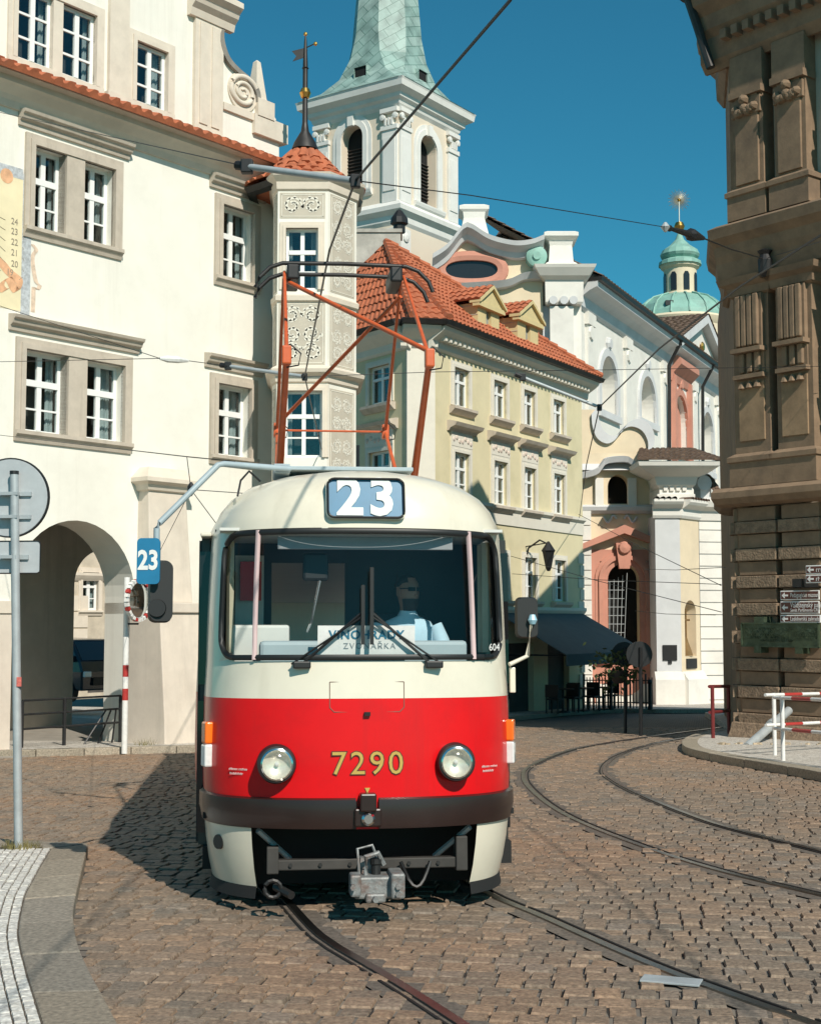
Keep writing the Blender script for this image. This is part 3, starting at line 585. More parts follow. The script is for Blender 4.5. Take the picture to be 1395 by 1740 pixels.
for yy, hh in ((835 / 2.8075 + 200, .12),): pass
z1b = P(513, 503, OY).z; band('string_course', [(-.02, z1b - .14), (.06, z1b - .1), (.07, z1b), (.02, z1b + .04), (-.03, z1b + .06)], cream_st)
z2b = P(513, 636, OY).z; band('string_course', [(-.02, z2b - .2), (.05, z2b - .16), (.07, z2b - .05), (.2, z2b + .02), (.22, z2b + .09), (.05, z2b + .17), (-.03, z2b + .19)], cream_st)
band('cornice', [(-.02, ztp - .25), (.05, ztp - .2), (.07, ztp - .05), (.2, ztp + .06), (.22, ztp + .12), (-.03, ztp + .14)], cream_st)
# sgraffito: thin raised scrolls on buff panels
sg_bg = mat('sgraffito_ground', (.50, .45, .37), .9, var=.1); sg_w = mat('sgraffito_white', (.72, .68, .59), .9, var=.05)
def sgraf(F, a, b, c, d, seed):
    rn = random.Random(seed); pn = mk('sgraffito_panel', MB().box(a, b, -.006, .01, c, d), sg_bg, oriel, F.M)
    m = MB(); t = .014
    def rib(pts, w_):
        pts = [Vector(p) for p in pts]; rs = []
        for i, p in enumerate(pts):
            tg = (pts[min(i + 1, len(pts) - 1)] - pts[max(i - 1, 0)]).normalized(); nn = Vector((-tg.y, tg.x)); ww = w_ * (.35 + .65 * math.sin(math.pi * min(1, (i + 1.5) / (len(pts) + 1))))
            rs.append([(max(a, min(b, (p + nn * ww).x)), -.011, max(c, min(d, (p + nn * ww).y))), (max(a, min(b, (p - nn * ww).x)), -.011, max(c, min(d, (p - nn * ww).y)))])
        m.rings(rs, False, False)
    e = .035; m.box(a + e, b - e, -.012, -.005, c + e, c + e + t); m.box(a + e, b - e, -.012, -.005, d - e - t, d - e); m.box(a + e, a + e + t, -.012, -.005, c + e, d - e); m.box(b - e - t, b - e, -.012, -.005, c + e, d - e)
    W_, H_ = b - a - .14, d - c - .14; nx = max(1, round(W_ / .42)); nz = max(1, round(H_ / .42))
    for i in range(nx):
        for k in range(nz):
            cx, cz = a + .07 + W_ * (i + .5) / nx, c + .07 + H_ * (k + .5) / nz; R0 = min(W_ / nx, H_ / nz) * .47; sg = 1 if (i < nx / 2) else -1; ph = (k % 2) * math.pi + rn.uniform(-.3, .3)
            sp_ = [(cx + sg * R0 * (1 - q / 30) * math.cos(ph + q * .36), cz + R0 * (1 - q / 30) * math.sin(ph + q * .36)) for q in range(27)]; rib(sp_, .030)
            for q in range(0, 24, 2):
                x_, z_ = sp_[q]; dx, dz = x_ - cx, z_ - cz; an_ = math.atan2(dz, dx) + sg * .9; L_ = R0 * (.3 + .2 * rn.random())
                rib([(x_, z_), (x_ + L_ * .5 * math.cos(an_), z_ + L_ * .5 * math.sin(an_)), (x_ + L_ * .85 * math.cos(an_ + sg * .5), z_ + L_ * .85 * math.sin(an_ + sg * .5))], .028)
    mk('scrollwork', m, sg_w, pn, F.M, norm=False)
zA, zB = P(513, 310, OY).z - .22, P(513, 371, OY).z; L1 = LEN[1]
sgraf(OF[1], .0 + .04, L1 - .06, zB, zA, 1); sgraf(OF[1], .03, L1 - .05, P(513, 628, OY).z + .1, P(513, 512, OY).z - .02, 2)
for F_, L_, s_ in ((OF[2], LEN[2], 3), (OF[0], LEN[0], 9)):
    sgraf(F_, .08, L_ - .08, P(513, 496, OY).z + .02, zA, s_); sgraf(F_, .08, L_ - .08, P(513, 628, OY).z + .1, P(513, 512, OY).z - .02, s_ + 1); sgraf(F_, .08, L_ - .08, P(513, 790, OY).z - .3, z2b - .28, s_ + 2)
# cone roof with individual tiles
ocx, ocy = P(518, 300, OY + 1.3).x, OY + 1.3; ze = ztp + .1; za = P(518, 238, OY + 1).z
rf = mk('roof', MB().rings([[(ocx + r_ * math.cos(R(22.5 + 45 * k)), ocy + r_ * math.sin(R(22.5 + 45 * k)), z_) for k in range(8)] for r_, z_ in ((1.22, ze - .08), (1.22, ze), (.82, ze + .28), (.5, ze + .62), (.12, za))]), clayt, oriel, I4)
prof = [(1.3, ze + .03), (1.06, ze + .14), (.86, ze + .29), (.68, ze + .46), (.52, ze + .64), (.34, ze + .86)]
for r_ in range(len(prof) - 1):
    (ra, za_), (rb_, zb2) = prof[r_], prof[r_ + 1]; n = max(10, int(2 * math.pi * ra / .27)); hw = math.pi * ra / n * .98
    tm = MB(); L_ = math.hypot(ra - rb_, zb2 - za_) + .06; rat = rb_ / ra
    tm.rings([[(-hw * s0, 0, .02), (-hw * .5 * s0, 0, .085), (hw * .5 * s0, 0, .085), (hw * s0, 0, .02)] if yy == 0 else [(-hw * s0, L_, .0), (-hw * .5 * s0, L_, .05), (hw * .5 * s0, L_, .05), (hw * s0, L_, .0)] for yy, s0 in ((0, 1), (1, rat))], False, False)
    tm.quad((-hw, 0, .02), (-hw * .5, 0, .085), (hw * .5, 0, .085), (hw, 0, .02)); me = tm.mesh('roof_tile'); me.materials.append(clayt)
    sl = math.atan2(zb2 - za_, ra - rb_)
    for k in range(n):
        a_ = 2 * math.pi * (k + .5 * (r_ % 2)) / n
        if -.2 < math.sin(a_) and abs(math.cos(a_)) < .95 and math.sin(a_) > .35: continue
        mk('roof_tile', me, None, rf, T(ocx, ocy, 0) @ RZ(a_ + math.pi / 2) @ T(0, -ra, za_) @ Matrix.Rotation(sl, 4, 'X'))
mk('gutter', MB().rings([[(ocx + r_ * math.cos(R(22.5 + 45 * k)), ocy + r_ * math.sin(R(22.5 + 45 * k)), ze + z_) for k in range(8)] for r_, z_ in ((1.1, -.16), (1.3, -.14), (1.36, -.02), (1.28, .0), (1.22, -.06))], True, False), leadm, oriel, I4)
fin = mk('finial', MB().lathe([(.3, za - .12), (.24, za + .05), (.09, za + .3), (.06, za + .5), (.055, P(518, 100, OY + 1).z), (.03, P(518, 60, OY + 1).z), (.012, P(518, 48, OY + 1).z)], (ocx, ocy, 0), 10), leadm, oriel, I4, smooth=True)
zb3 = P(516, 150, OY + 1).z; mk('gilded_ball', MB().lathe([(.02, -.13), (.09, -.1), (.13, 0), (.09, .1), (.02, .13)], (ocx, ocy, zb3), 14), gold, fin, I4, smooth=True)
mk('collar', MB().lathe([(.03, -.04), (.08, 0), (.03, .04)], (ocx, ocy, P(516, 107, OY + 1).z), 10), leadm, fin, I4)
zv = P(516, 80, OY + 1).z; v_ = MB().prism([(-.05, zv - .12), (-.28, zv - .2), (-.2, zv - .08), (-.3, zv + .03), (-.04, zv + .1), (.05, zv + .05)], -.008, .008); v_.tube([(0, 0, zv + .1), (.2, 0, zv + .2)], .014, 5); mk('weather_vane', v_, leadm, fin, T(ocx, ocy, 0))
for dx, dz in ((.22, .2), (0, .42)): mk('gilded_ball', MB().lathe([(.01, -.05), (.045, -.02), (.045, .02), (.01, .05)], (ocx + dx, ocy, zv + dz), 8), gold, fin, I4)
# ================================================================ church tower
twall = mat('tower_plaster', (.70, .60, .48), .9, var=.06, scale=.8, dirt=(.6, .5, .4, .4), dscale=.4); twhite = mat('tower_white', (.72, .70, .66), .85, var=.06, scale=1.5, dirt=(.5, .48, .45, .4), dscale=.6)
phi = R(34.9); tc = P(677, 300, 62); TLn = 4.75; tz0 = gz(62)
dR = Vector((math.sin(phi), math.cos(phi))); dL = Vector((math.cos(phi), -math.sin(phi)))
FTR = Fr((tc.x, tc.y, 0), dR); FTL = Fr((tc.x - dL.x * TLn, tc.y - dL.y * TLn, 0), dL)
tower = root('church_tower', T(tc.x, tc.y, tz0), 'tall pale church tower with a green copper spire behind the turret', 'tower')
zk = P(677, 176, 62).z; zm = P(677, 352, 62).z; zcn = P(677, 140, 62).z
def tower_ring(off, z_):
    c = [FTL.at(-off, -off, z_), FTL.at(TLn + off, -off, z_), FTR.at(TLn + off, -off, z_)]; c.append(c[0] + (c[2] - c[1])); return c
wl = (FTL.x(581, 260), FTL.x(617, 260), FTL.z(600, 325), FTL.z(598, 214), True); wr = (FTR.x(713, 270), FTR.x(741, 270), FTR.z(716, 345), FTR.z(726, 231), True)
m = MB(); a = MB(); wall(a, 0, TLn, tz0, zk, [wl], .7); b = MB(); wall(b, 0, TLn, tz0, zk, [wr], .7)
for q, F in ((a, FTL), (b, FTR)): m.add([F.M @ Vector(v_) for v_ in q.v], q.f)
c4 = tower_ring(0, tz0); c5 = tower_ring(0, zk); m.quad(c4[0], c4[3], c5[3], c5[0]); m.quad(c4[2], c4[3], c5[3], c5[2])
mk('wall', m, twall, tower, I4, norm=False)
for F, q in ((FTL, wl), (FTR, wr)):
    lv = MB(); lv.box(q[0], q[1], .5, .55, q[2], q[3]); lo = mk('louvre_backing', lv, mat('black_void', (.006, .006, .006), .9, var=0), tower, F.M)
    for k in range(11): mk('louvre', MB().box(q[0], q[1], .42, .5, q[2] + .5 + k * .16, q[2] + .53 + k * .16), mat('louvre_wood', (.05, .04, .035), .8, var=.2), lo, F.M)
    sp_ = q[3] - (q[1] - q[0]) / 2; cx = (q[0] + q[1]) / 2; r0 = (q[1] - q[0]) / 2; ar = MB()
    for ra, rb_, oo in ((r0 + .02, r0 + .28, .08), (r0 + .28, r0 + .5, .04)):
        path = [(-1, q[2] - .3)] + [(0, 0)] ; pts = [(cx - ra, q[2] - .1)] + [(cx - ra * math.cos(math.pi * k / 14), sp_ + ra * math.sin(math.pi * k / 14)) for k in range(15)] + [(cx + ra, q[2] - .1)]
        pto = [(cx - rb_, q[2] - .1)] + [(cx - rb_ * math.cos(math.pi * k / 14), sp_ + rb_ * math.sin(math.pi * k / 14)) for k in range(15)] + [(cx + rb_, q[2] - .1)]
        ar.rings([[(p[0], -.0, p[1]), (p[0], -oo, p[1]), (o_[0], -oo, o_[1]), (o_[0], 0, o_[1])] for p, o_ in zip(pts, pto)], False, False)
    ar.box(cx - .16, cx + .16, -.2, 0, q[3] - .05, q[3] + .45); ar.mould([(.06, q[2] - .35), (.16, q[2] - .25), (.2, q[2] - .12), (.2, q[2] - .05)], q[0] - .55, q[1] + .55)
    mk('window_surround', ar, twhite, tower, F.M)
    for x0_, x1_ in ((.0, .85), (TLn - .85, TLn)):
        mk('pilaster', MB().box(x0_ + .02, x1_ - .02, -.12, .05, zm + .3, zk - 1.1).box(x0_ + .1, x1_ - .1, -.16, -.1, zm + .8, zk - 1.5), twhite, tower, F.M)
        cp = MB(); cp.box(x0_ - .03, x1_ + .03, -.18, .05, zk - 1.15, zk - .95); cp.box(x0_ - .05, x1_ + .05, -.2, .05, zk - .35, zk - .15)
        for sgn in (0, 1): cp.lathe_y([(.02, -.22), (.14, -.2), (.14, -.1)], (x0_ + .08 if sgn == 0 else x1_ - .08, 0, zk - .55), 10)
        for k in range(3): cp.box(x0_ + .2 + k * .18, x0_ + .3 + k * .18, -.2, .0, zk - .95, zk - .6)
        mk('capital', cp, twhite, tower, F.M)
        mk('lower_pilaster', MB().box(x0_ + .02, x1_ - .02, -.1, .05, tz0, zm - .9).lathe_y([(.22, 0), (.22, -.16), (.1, -.2)], ((x0_ + x1_) / 2, 0, zm - 1.3), 10), twhite, tower, F.M)
def tband(name, prof): return mk(name, MB().rings([tower_ring(o_, z_) for o_, z_ in prof], True, True), twhite, tower, I4)
tband('cornice', [(.0, zk - .15), (.12, zk), (.16, zk + .15), (.3, zk + .25), (.34, zk + .42), (.62, zk + .6), (.66, zk + .85), (.7, zk + .95)])
tband('string_course', [(.0, zm - .75), (.1, zm - .6), (.12, zm - .35), (.34, zm - .15), (.36, zm + .05), (.1, zm + .3), (.0, zm + .35)])
tcx = sum(p.x for p in c5) / 4; tcy = sum(p.y for p in c5) / 4; zr = zk + .95
def oct_ring(sq, oc, z_, rot=phi):
    pts = []
    for k in range(8):
        a_ = R(22.5 + 45 * k); u, v_ = math.cos(a_), math.sin(a_); mx_ = max(abs(u), abs(v_)); su, sv = u / mx_, v_ / mx_
        # square point close to its corner, octagon point
        s_ = (math.copysign(sq, u) if abs(u) > abs(v_) else math.copysign(sq * .93, u), math.copysign(sq, v_) if abs(v_) > abs(u) else math.copysign(sq * .93, v_)) if sq else (0, 0)
        f = oc[1]; o_ = (u * oc[0], v_ * oc[0]); x_, y_ = s_[0] * (1 - f) + o_[0] * f, s_[1] * (1 - f) + o_[1] * f
        pts.append((tcx + x_ * math.cos(-rot) - y_ * math.sin(-rot), tcy + x_ * math.sin(-rot) + y_ * math.cos(-rot), z_))
    return pts
H = TLn / 2 + .72
def copper_sheet():
    m = bpy.data.materials.new('copper_sheet'); m.use_nodes = True; n = m.node_tree.nodes; l = m.node_tree.links; b = n['Principled BSDF']; b.inputs['Roughness'].default_value = .55
    geo = n.new('ShaderNodeNewGeometry'); mp = n.new('ShaderNodeMapping'); mp.inputs['Rotation'].default_value = (R(90), 0, phi); br = n.new('ShaderNodeTexBrick'); br.inputs['Scale'].default_value = 1; br.inputs['Brick Width'].default_value = .75; br.inputs['Row Height'].default_value = .42; br.inputs['Mortar Size'].default_value = .014
    br.inputs['Color1'].default_value = (.27, .40, .36, 1); br.inputs['Color2'].default_value = (.35, .46, .42, 1); br.inputs['Mortar'].default_value = (.10, .19, .16, 1)
    l.new(geo.outputs['Position'], mp.inputs[0]); l.new(mp.outputs[0], br.inputs['Vector']); tx = n.new('ShaderNodeTexNoise'); tx.inputs['Scale'].default_value = 1.4; tx.inputs['Detail'].default_value = 8; l.new(geo.outputs['Position'], tx.inputs['Vector'])
    mx = n.new('ShaderNodeMixRGB'); mx.blend_type = 'MULTIPLY'; rp = n.new('ShaderNodeValToRGB'); rp.color_ramp.elements[0].color = (.5, .52, .52, 1); rp.color_ramp.elements[0].position = .3; rp.color_ramp.elements[1].position = .6; l.new(tx.outputs['Fac'], rp.inputs[0])
    mx.inputs[0].default_value = 1; l.new(br.outputs['Color'], mx.inputs[1]); l.new(rp.outputs[0], mx.inputs[2]); l.new(mx.outputs[0], b.inputs['Base Color']); return m
cops = copper_sheet(); zs_ = [(H, (0, 0), 0), (H * .82, (1.5, .15), .45), (H * .66, (2.0, .5), 1.1), (H * .55, (1.85, .85), 2.1), (0, (1.7, 1), 3.2), (0, (1.5, 1), 5.5), (0, (1.05, 1), 11), (0, (.1, 1), 22)]
spire = mk('spire', MB().rings([oct_ring(a_, b_, zr + c_) for a_, b_, c_ in zs_], True, True), cops, tower, I4)
for F in (FTL, FTR):
    q = F.M @ T(TLn / 2, .62, zr + 1.0); m = MB(); m.add([(-.35, -.35, -.1), (.35, -.35, -.1), (.35, 1.2, .5), (-.35, 1.2, .5), (-.35, -.35, .4), (.35, -.35, .4), (.35, 1.2, .8), (-.35, 1.2, .8)], [(4, 5, 6, 7), (0, 4, 7, 3), (1, 2, 6, 5)]); h_ = mk('roof_hatch', m, cops, spire, q)
    mk('opening', MB().box(-.33, .33, -.28, -.2, -.1, .38), MATS['black_void'], h_, q)
# ================================================================ green corner house
greenp = mat('green_plaster', (.66, .585, .38), .9, var=.06, scale=1.5, dirt=(.42, .38, .22, .45), dscale=.6); gtrim = mat('green_house_trim', (.68, .64, .55), .85, var=.06, scale=3)
bE = P(1000, 650, 50); dB = vpdir(1400); FBR = Fr((bE.x, bE.y, 0), dB); xcB = FBR.x(736, 700); zE = FBR.z(873, 612)
cB = FBR.at(xcB, 0, 0); FBR = Fr((cB.x, cB.y, 0), dB); LB = FBR.x(988, 700); zgB = gz(46)
cA = P(694, 700, cB.y - .15); cA2 = Vector((cA.x, cA.y, 0)); FBC = Fr((cA.x, cA.y, 0), Vector((cB.x - cA.x, cB.y - cA.y))); LC = (Vector((cB.x, cB.y)) - Vector((cA.x, cA.y))).length
dl_ = -vpdir(-1700); LLn = 7.0; FBL = Fr((cA.x - dl_.x * LLn, cA.y - dl_.y * LLn, 0), dl_)
green_house = root('green_house', T(cB.x, cB.y, zgB), 'pale green corner house with orange tiled roof and two dormers', 'house')
cols = [(770, 796), (837, 860), (888, 908), (938, 957)]
CX = [(FBR.x(a, 700), FBR.x(b, 700)) for a, b in cols]
def rowz(px_, yt, yb): return FBR.z(px_, yb), FBR.z(px_, yt)
r3 = rowz(783, 627, 692); r2 = rowz(848, 785, 848) if False else rowz(898, 795, 866); r1 = rowz(904, 948, 1020)
ops = [(a, b, z_[0], z_[1]) for (a, b) in CX for z_ in (r3, r2, r1)]
zaw = FBR.z(940, 1045); gops = [(CX[0][0] - .2, CX[0][1] + .6, zgB, zaw - .9), (CX[1][0] - .2, CX[2][1] - .2, zgB, zaw - .9), (CX[3][0] - .5, CX[3][1] + .3, zgB, zaw - .9)]
m = MB(); wall(m, 0, LB, zgB - .5, zE, ops + gops, .22); mm = MB(); mm.add([FBR.M @ Vector(v_) for v_ in m.v], m.f)
cl3 = (FBL.x(628, 650), FBL.x(664, 650), FBL.z(645, 686), FBL.z(645, 622)); zs2 = r2
cl2 = (cl3[0], cl3[1], r2[0], r2[1]); m = MB(); wall(m, 0, LLn, zgB - .5, zE, [cl3, cl2], .22); mm.add([FBL.M @ Vector(v_) for v_ in m.v], m.f)
mk('wall', mm, greenp, green_house, I4, norm=False)
e1 = FBR.at(LB, 0, 0); mm = MB().quad(*[FBR.at(LB, q, z_) for q, z_ in ((0, zgB - .5), (8, zgB - .5), (8, zE), (0, zE))]); mk('side_wall', mm, greenp, green_house, I4)
mk('corner_pilaster', MB().box(-.05, LC + .05, -.04, .3, zgB - .5, zE), gtrim, green_house, FBC.M)
def gwin(F, a, b, c, d, lvl):
    fr = .17
    surround(green_house, F, a, b, c, d, fr, .04, sill=False, matl=gtrim); mk('sill', MB().mould([(.05, c - .26), (.12, c - .2), (.2, c - .12), (.2, c - .04)], a - fr - .08, b + fr + .08), sandst, green_house, F.M)
    window(green_house, F, a, b, c, d, .1, 2, (.66,), () if lvl == 3 else (.33,), fr=.07, thick=.08, bar=.04, curt=.45)
    if lvl == 2:
        mk('frieze', MB().box(a - fr, b + fr, -.05, .02, d + fr, d + fr + .42), gtrim, green_house, F.M); zt2 = d + fr + .42
        fz = MB()
        for k in range(7): fz.lathe_y([(.075, -.05), (.06, -.075), (.02, -.085)], (a - .05 + (b - a + .1) * k / 6, 0, d + fr + .2 + .06 * math.sin(k * 1.9)), 7)
        mk('stucco_ornament', fz, mat('stucco_pink', (.62, .52, .45), .9, var=.2, scale=9), green_house, F.M)
        mk('hood_moulding', MB().mould([(.06, zt2), (.12, zt2 + .08), (.28, zt2 + .14), (.34, zt2 + .24), (.1, zt2 + .3)], a - fr - .22, b + fr + .22), sandst, green_house, F.M)
for (a, b) in CX:
    for z_, lv in ((r3, 3), (r2, 2), (r1, 1)): gwin(FBR, a, b, z_[0], z_[1], lv)
gwin(FBL, *cl3, 3); gwin(FBL, *cl2, 2)
for F, L_ in ((FBR, LB), (FBL, LLn), (FBC, LC)):
    x0_ = -.25 if F is not FBL else 0; x1_ = L_ + (.35 if F is FBR else .12)
    mk('cornice', MB().mould([(.03, zE - .55), (.1, zE - .48), (.12, zE - .3), (.4, zE - .12), (.5, zE - .04), (.55, zE + .06), (.1, zE + .1)], x0_, x1_), gtrim, green_house, F.M)
    mk('gutter', MB().mould([(.5, zE + .06), (.66, zE + .08), (.72, zE + .2), (.6, zE + .24), (.2, zE + .2)], x0_ - .05, x1_ + .1), leadm, green_house, F.M)
    n = int(L_ / .28)
    for k in range(n if F is FBR else 0): mk('modillion', MB().box(k * .28 + .1, k * .28 + .22, -.36, -.05, zE - .3, zE - .17), gtrim, green_house, F.M)
for zb_, hh in ((r1[1] + .95, .5),):
    mk('frieze_band', MB().mould([(.04, zb_), (.04, zb_ + .42), (.14, zb_ + .5), (.14, zb_ + .6)], -.05, LB), gtrim, green_house, FBR.M); mk('frieze_band', MB().mould([(.04, zb_), (.04, zb_ + .42), (.14, zb_ + .5), (.14, zb_ + .6)], 0, LLn), gtrim, green_house, FBL.M)
mk('string_course', MB().mould([(.05, zaw + .05), (.12, zaw + .15), (.12, zaw + .25)], -.05, LB), gtrim, green_house, FBR.M)
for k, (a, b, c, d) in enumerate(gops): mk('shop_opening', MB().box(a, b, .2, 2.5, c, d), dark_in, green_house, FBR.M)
for k in range(12): mk('quoin', MB().box(LB - (.45 if k % 2 else .3), LB + .02, -.03, .05, zgB + .4 + k * .42, zgB + .76 + k * .42), gtrim, green_house, FBR.M)
# roof: hip pyramid of pantiles
apex = P(656, 414, cB.y + 4.2); eR = FBR.at(LB + .3, -.62, zE + .2); eC = FBR.at(-.15, -.62, zE + .2); eC2 = FBC.at(0, -.62, zE + .2); eL = FBL.at(0, -.62, zE + .2); back = FBR.at(LB, 8, zE + .2)
m = MB(); tiles_plane(m, eC, eR, apex, apex + Vector((.02, 0, 0)), .24, .36); tiles_plane(m, eC2, eC, apex, apex, .24, .36); tiles_plane(m, eL, eC2, apex, apex, .24, .36)
rf = mk('roof', MB().add([eL, eC2, eC, eR, back, apex], [(0, 1, 5), (1, 2, 5), (2, 3, 5), (3, 4, 5), (4, 0, 5)]), clayt, green_house, I4); mk('roof_tile', m, clayt, rf, I4, kind='stuff', norm=False)
for e_ in (eC, eC2, eR):
    n = 22; hp = MB()
    for k in range(n):
        a_, b_ = Vector(e_).lerp(apex, k / n), Vector(e_).lerp(apex, (k + 1.1) / n); hp.tube([a_ + Vector((0, 0, .1)), b_ + Vector((0, 0, .07))], [.13, .10], 6)
    mk('hip_tile', hp, clayt, rf, I4, kind='stuff')
# dormers
for (l, r, yt, yb) in ((812, 848, 497, 575), (879, 914, 521, 601)):
    a = FBR.x(l, 560, -.1); zb_ = FBR.z(l, yb, -.1); b = FBR.x(r, 560, -.1); zt_ = FBR.z(l, yt + 17, -.1); m = MB(); cx = (a + b) / 2
    wn = (cx - .17, cx + .17, zb_ + .35, zb_ + 1.15, True); wall(m, a, b, zb_ - .3, zt_, [wn], .15, -.1); m.quad((a, -.1, zb_ - .3), (a, 4, zb_ - .3), (a, 4, zt_), (a, -.1, zt_)); m.quad((b, -.1, zb_ - .3), (b, 4, zb_ - .3), (b, 4, zt_), (b, -.1, zt_))
    dm = mk('dormer', m, mat('dormer_ochre', (.62, .50, .26), .9, var=.08), green_house, FBR.M)
    zp = zt_ + .55; mk('pediment', MB().prism([(a - .12, zt_), (b + .12, zt_), (cx, zp)], -.2, .1).box(a - .16, b + .16, -.24, 0, zt_ - .12, zt_ + .02), mat('dormer_ochre', (0, 0, 0)), dm, FBR.M)
    for sgn in (-1, 1): mk('pediment_moulding', MB().add([(cx, -.3, zp + .1), (cx, -.3, zp), (cx + sgn * (b - a) * .62, -.3, zt_ - .02), (cx + sgn * (b - a) * .62, -.3, zt_ + .08), (cx, .1, zp + .1), (cx, .1, zp), (cx + sgn * (b - a) * .62, .1, zt_ - .02), (cx + sgn * (b - a) * .62, .1, zt_ + .08)], [(0, 1, 2, 3), (4, 7, 6, 5), (0, 3, 7, 4), (1, 5, 6, 2), (3, 2, 6, 7)]), mat('dormer_ochre', (0, 0, 0)), dm, FBR.M)
    for k in range(6): mk('board_joint', MB().box(a - .012, a, -.1, 4, zb_ - .1 + k * .28, zb_ - .08 + k * .28), sandst, dm, FBR.M)
    mk('window_frame', MB().box(wn[0], wn[1], .0, .03, wn[2], wn[3] - .05).box(cx - .02, cx + .02, -.02, .0, wn[2], wn[3]), mat('dormer_glass', (.3, .32, .3), .2, var=.3, scale=9), dm, FBR.M)
    t_ = MB(); P0 = [FBR.at(a - .18, -.28, zt_ + .06), FBR.at(a - .18, 4.5, zt_ + .06), FBR.at(cx, -.28, zp + .1), FBR.at(cx, 4.5, zp + .1), FBR.at(b + .18, -.28, zt_ + .06), FBR.at(b + .18, 4.5, zt_ + .06)]
    tiles_plane(t_, P0[1], P0[0], P0[3], P0[2], .22, .3); tiles_plane(t_, P0[4], P0[5], P0[2], P0[3], .22, .3); mk('dormer_roof', t_, clayt, dm, I4, norm=False, kind='stuff')
ch = P(640, 395, cB.y + 6); mk('chimney', MB().box(ch.x - .9, ch.x + .8, ch.y, ch.y + 1, ch.z - 2.5, ch.z).box(ch.x - .95, ch.x + .85, ch.y - .05, ch.y + 1.05, ch.z, ch.z + .12), mat('grey_render', (.45, .42, .37), .9, var=.3, scale=2, dirt=(.25, .23, .2, .7)), green_house, I4)
mk('chimney_cowl', MB().lathe([(.2, 0), (.2, .25), (.3, .3), (.28, .5), (.1, .75), (.03, .8)], (ch.x + .75, ch.y + .4, ch.z + .1), 10), iron, green_house, I4)
# ================================================================ church
cw = mat('church_white', (.74, .71, .65), .88, var=.06, scale=1.2, dirt=(.5, .47, .43, .5), dscale=.5); cg = mat('church_grey', (.60, .60, .60), .88, var=.08, scale=1.2, dirt=(.42, .42, .42, .5), dscale=.5)
cyel = mat('church_cream', (.70, .58, .41), .9, var=.08, scale=1.2, dirt=(.52, .43, .32, .5), dscale=.5); pinkm = mat('pink_sandstone', (.55, .25, .18), .85, var=.15, scale=2, dirt=(.38, .18, .13, .5), dscale=1)
church = root('church', T(9, 55, gz(55)), 'white baroque church with pink window frames, curved gable and ribbed copper dome', 'church')
CY = 55.0; FC = Fr((0, CY, 0), (1, 0)); zg = gz(CY) - .2
def cx_(px_, off=0.0): return FC.x(px_, 1000, off)
def cz_(py_, off=0.0): return FC.z(1080, py_, off)
def cbox(name, l, r, yt, yb, y0, y1, matl, bevel=0): return mk(name, MB().box(cx_(l, y0), cx_(r, y0), y0, y1, cz_(yb, y0), cz_(yt, y0)), matl, church, FC.M, bevel=bevel)
# front wall with portal window
pw = (cx_(1032), cx_(1086), cz_(1115), cz_(958), True); m = MB(); wall(m, cx_(984), cx_(1114), zg, cz_(868), [pw], .8); mk('portal_wall', m, cyel, church, FC.M)
mk('void', MB().box(pw[0], pw[1], .7, .75, pw[2], pw[3]), MATS['black_void'], church, FC.M)
gr = MB()
for k in range(5): gr.tube([(pw[0] + .06 + k * .14, .12, pw[2]), (pw[0] + .1 + k * .17, .12, pw[3] - .35 - .25 * abs(k - 4) / 3)], .014, 5)
for k in range(9): gr.tube([(pw[0], .12, pw[2] + .25 + k * .33), (pw[0] + .66, .12, pw[2] + .25 + k * .33)], .012, 5)
mk('window_grille', gr, galv, church, FC.M)
pc = (pw[0] + pw[1]) / 2; r0 = (pw[1] - pw[0]) / 2; sp_ = pw[3] - r0; ar = MB()
for ra, rb_, oo in ((r0, r0 + .2, .1), (r0 + .2, r0 + .36, .2), (r0 + .36, r0 + .5, .12)):
    pa = [(pc - ra, pw[2])] + [(pc - ra * math.cos(math.pi * k / 16), sp_ + ra * math.sin(math.pi * k / 16)) for k in range(17)] + [(pc + ra, pw[2])]; pb = [(pc - rb_, pw[2])] + [(pc - rb_ * math.cos(math.pi * k / 16), sp_ + rb_ * math.sin(math.pi * k / 16)) for k in range(17)] + [(pc + rb_, pw[2])]
    ar.rings([[(p[0], .05, p[1]), (p[0], -oo, p[1]), (q[0], -oo, q[1]), (q[0], .05, q[1])] for p, q in zip(pa, pb)], False, False)
mk('portal_surround', ar, pinkm, church, FC.M)
mk('portal_jamb', MB().box(pw[0] - .8, pw[0] - .5, -.1, .05, zg, sp_).box(pw[1] + .5, pw[1] + .8, -.1, .05, zg, sp_).box(pw[0] - .82, pw[0] - .3, -.06, .05, sp_, pw[3] + .1).box(pw[1] + .3, pw[1] + .82, -.06, .05, sp_, pw[3] + .1).box(pw[0] - .82, pw[1] + .82, -.06, .05, pw[3] + .1, pw[3] + .55), pinkm, church, FC.M)
zpd = pw[3] + .55; mk('portal_pediment', MB().prism([(pw[0] - 1.0, zpd), (pw[0] - 1.0, zpd + .22), (pc, zpd + .95), (pw[1] + 1.0, zpd + .22), (pw[1] + 1.0, zpd), (pc, zpd + .62)], -.45, .05), pinkm, church, FC.M)
ks = MB().prism([(pc - .2, zpd - .75), (pc + .2, zpd - .75), (pc + .32, zpd + .25), (pc - .32, zpd + .25)], -.34, 0); ks.lathe_y([(.02, -.5), (.2, -.46), (.26, -.36), (.2, -.2)], (pc, 0, zpd + .05), 12); mk('keystone', ks, pinkm, church, FC.M)
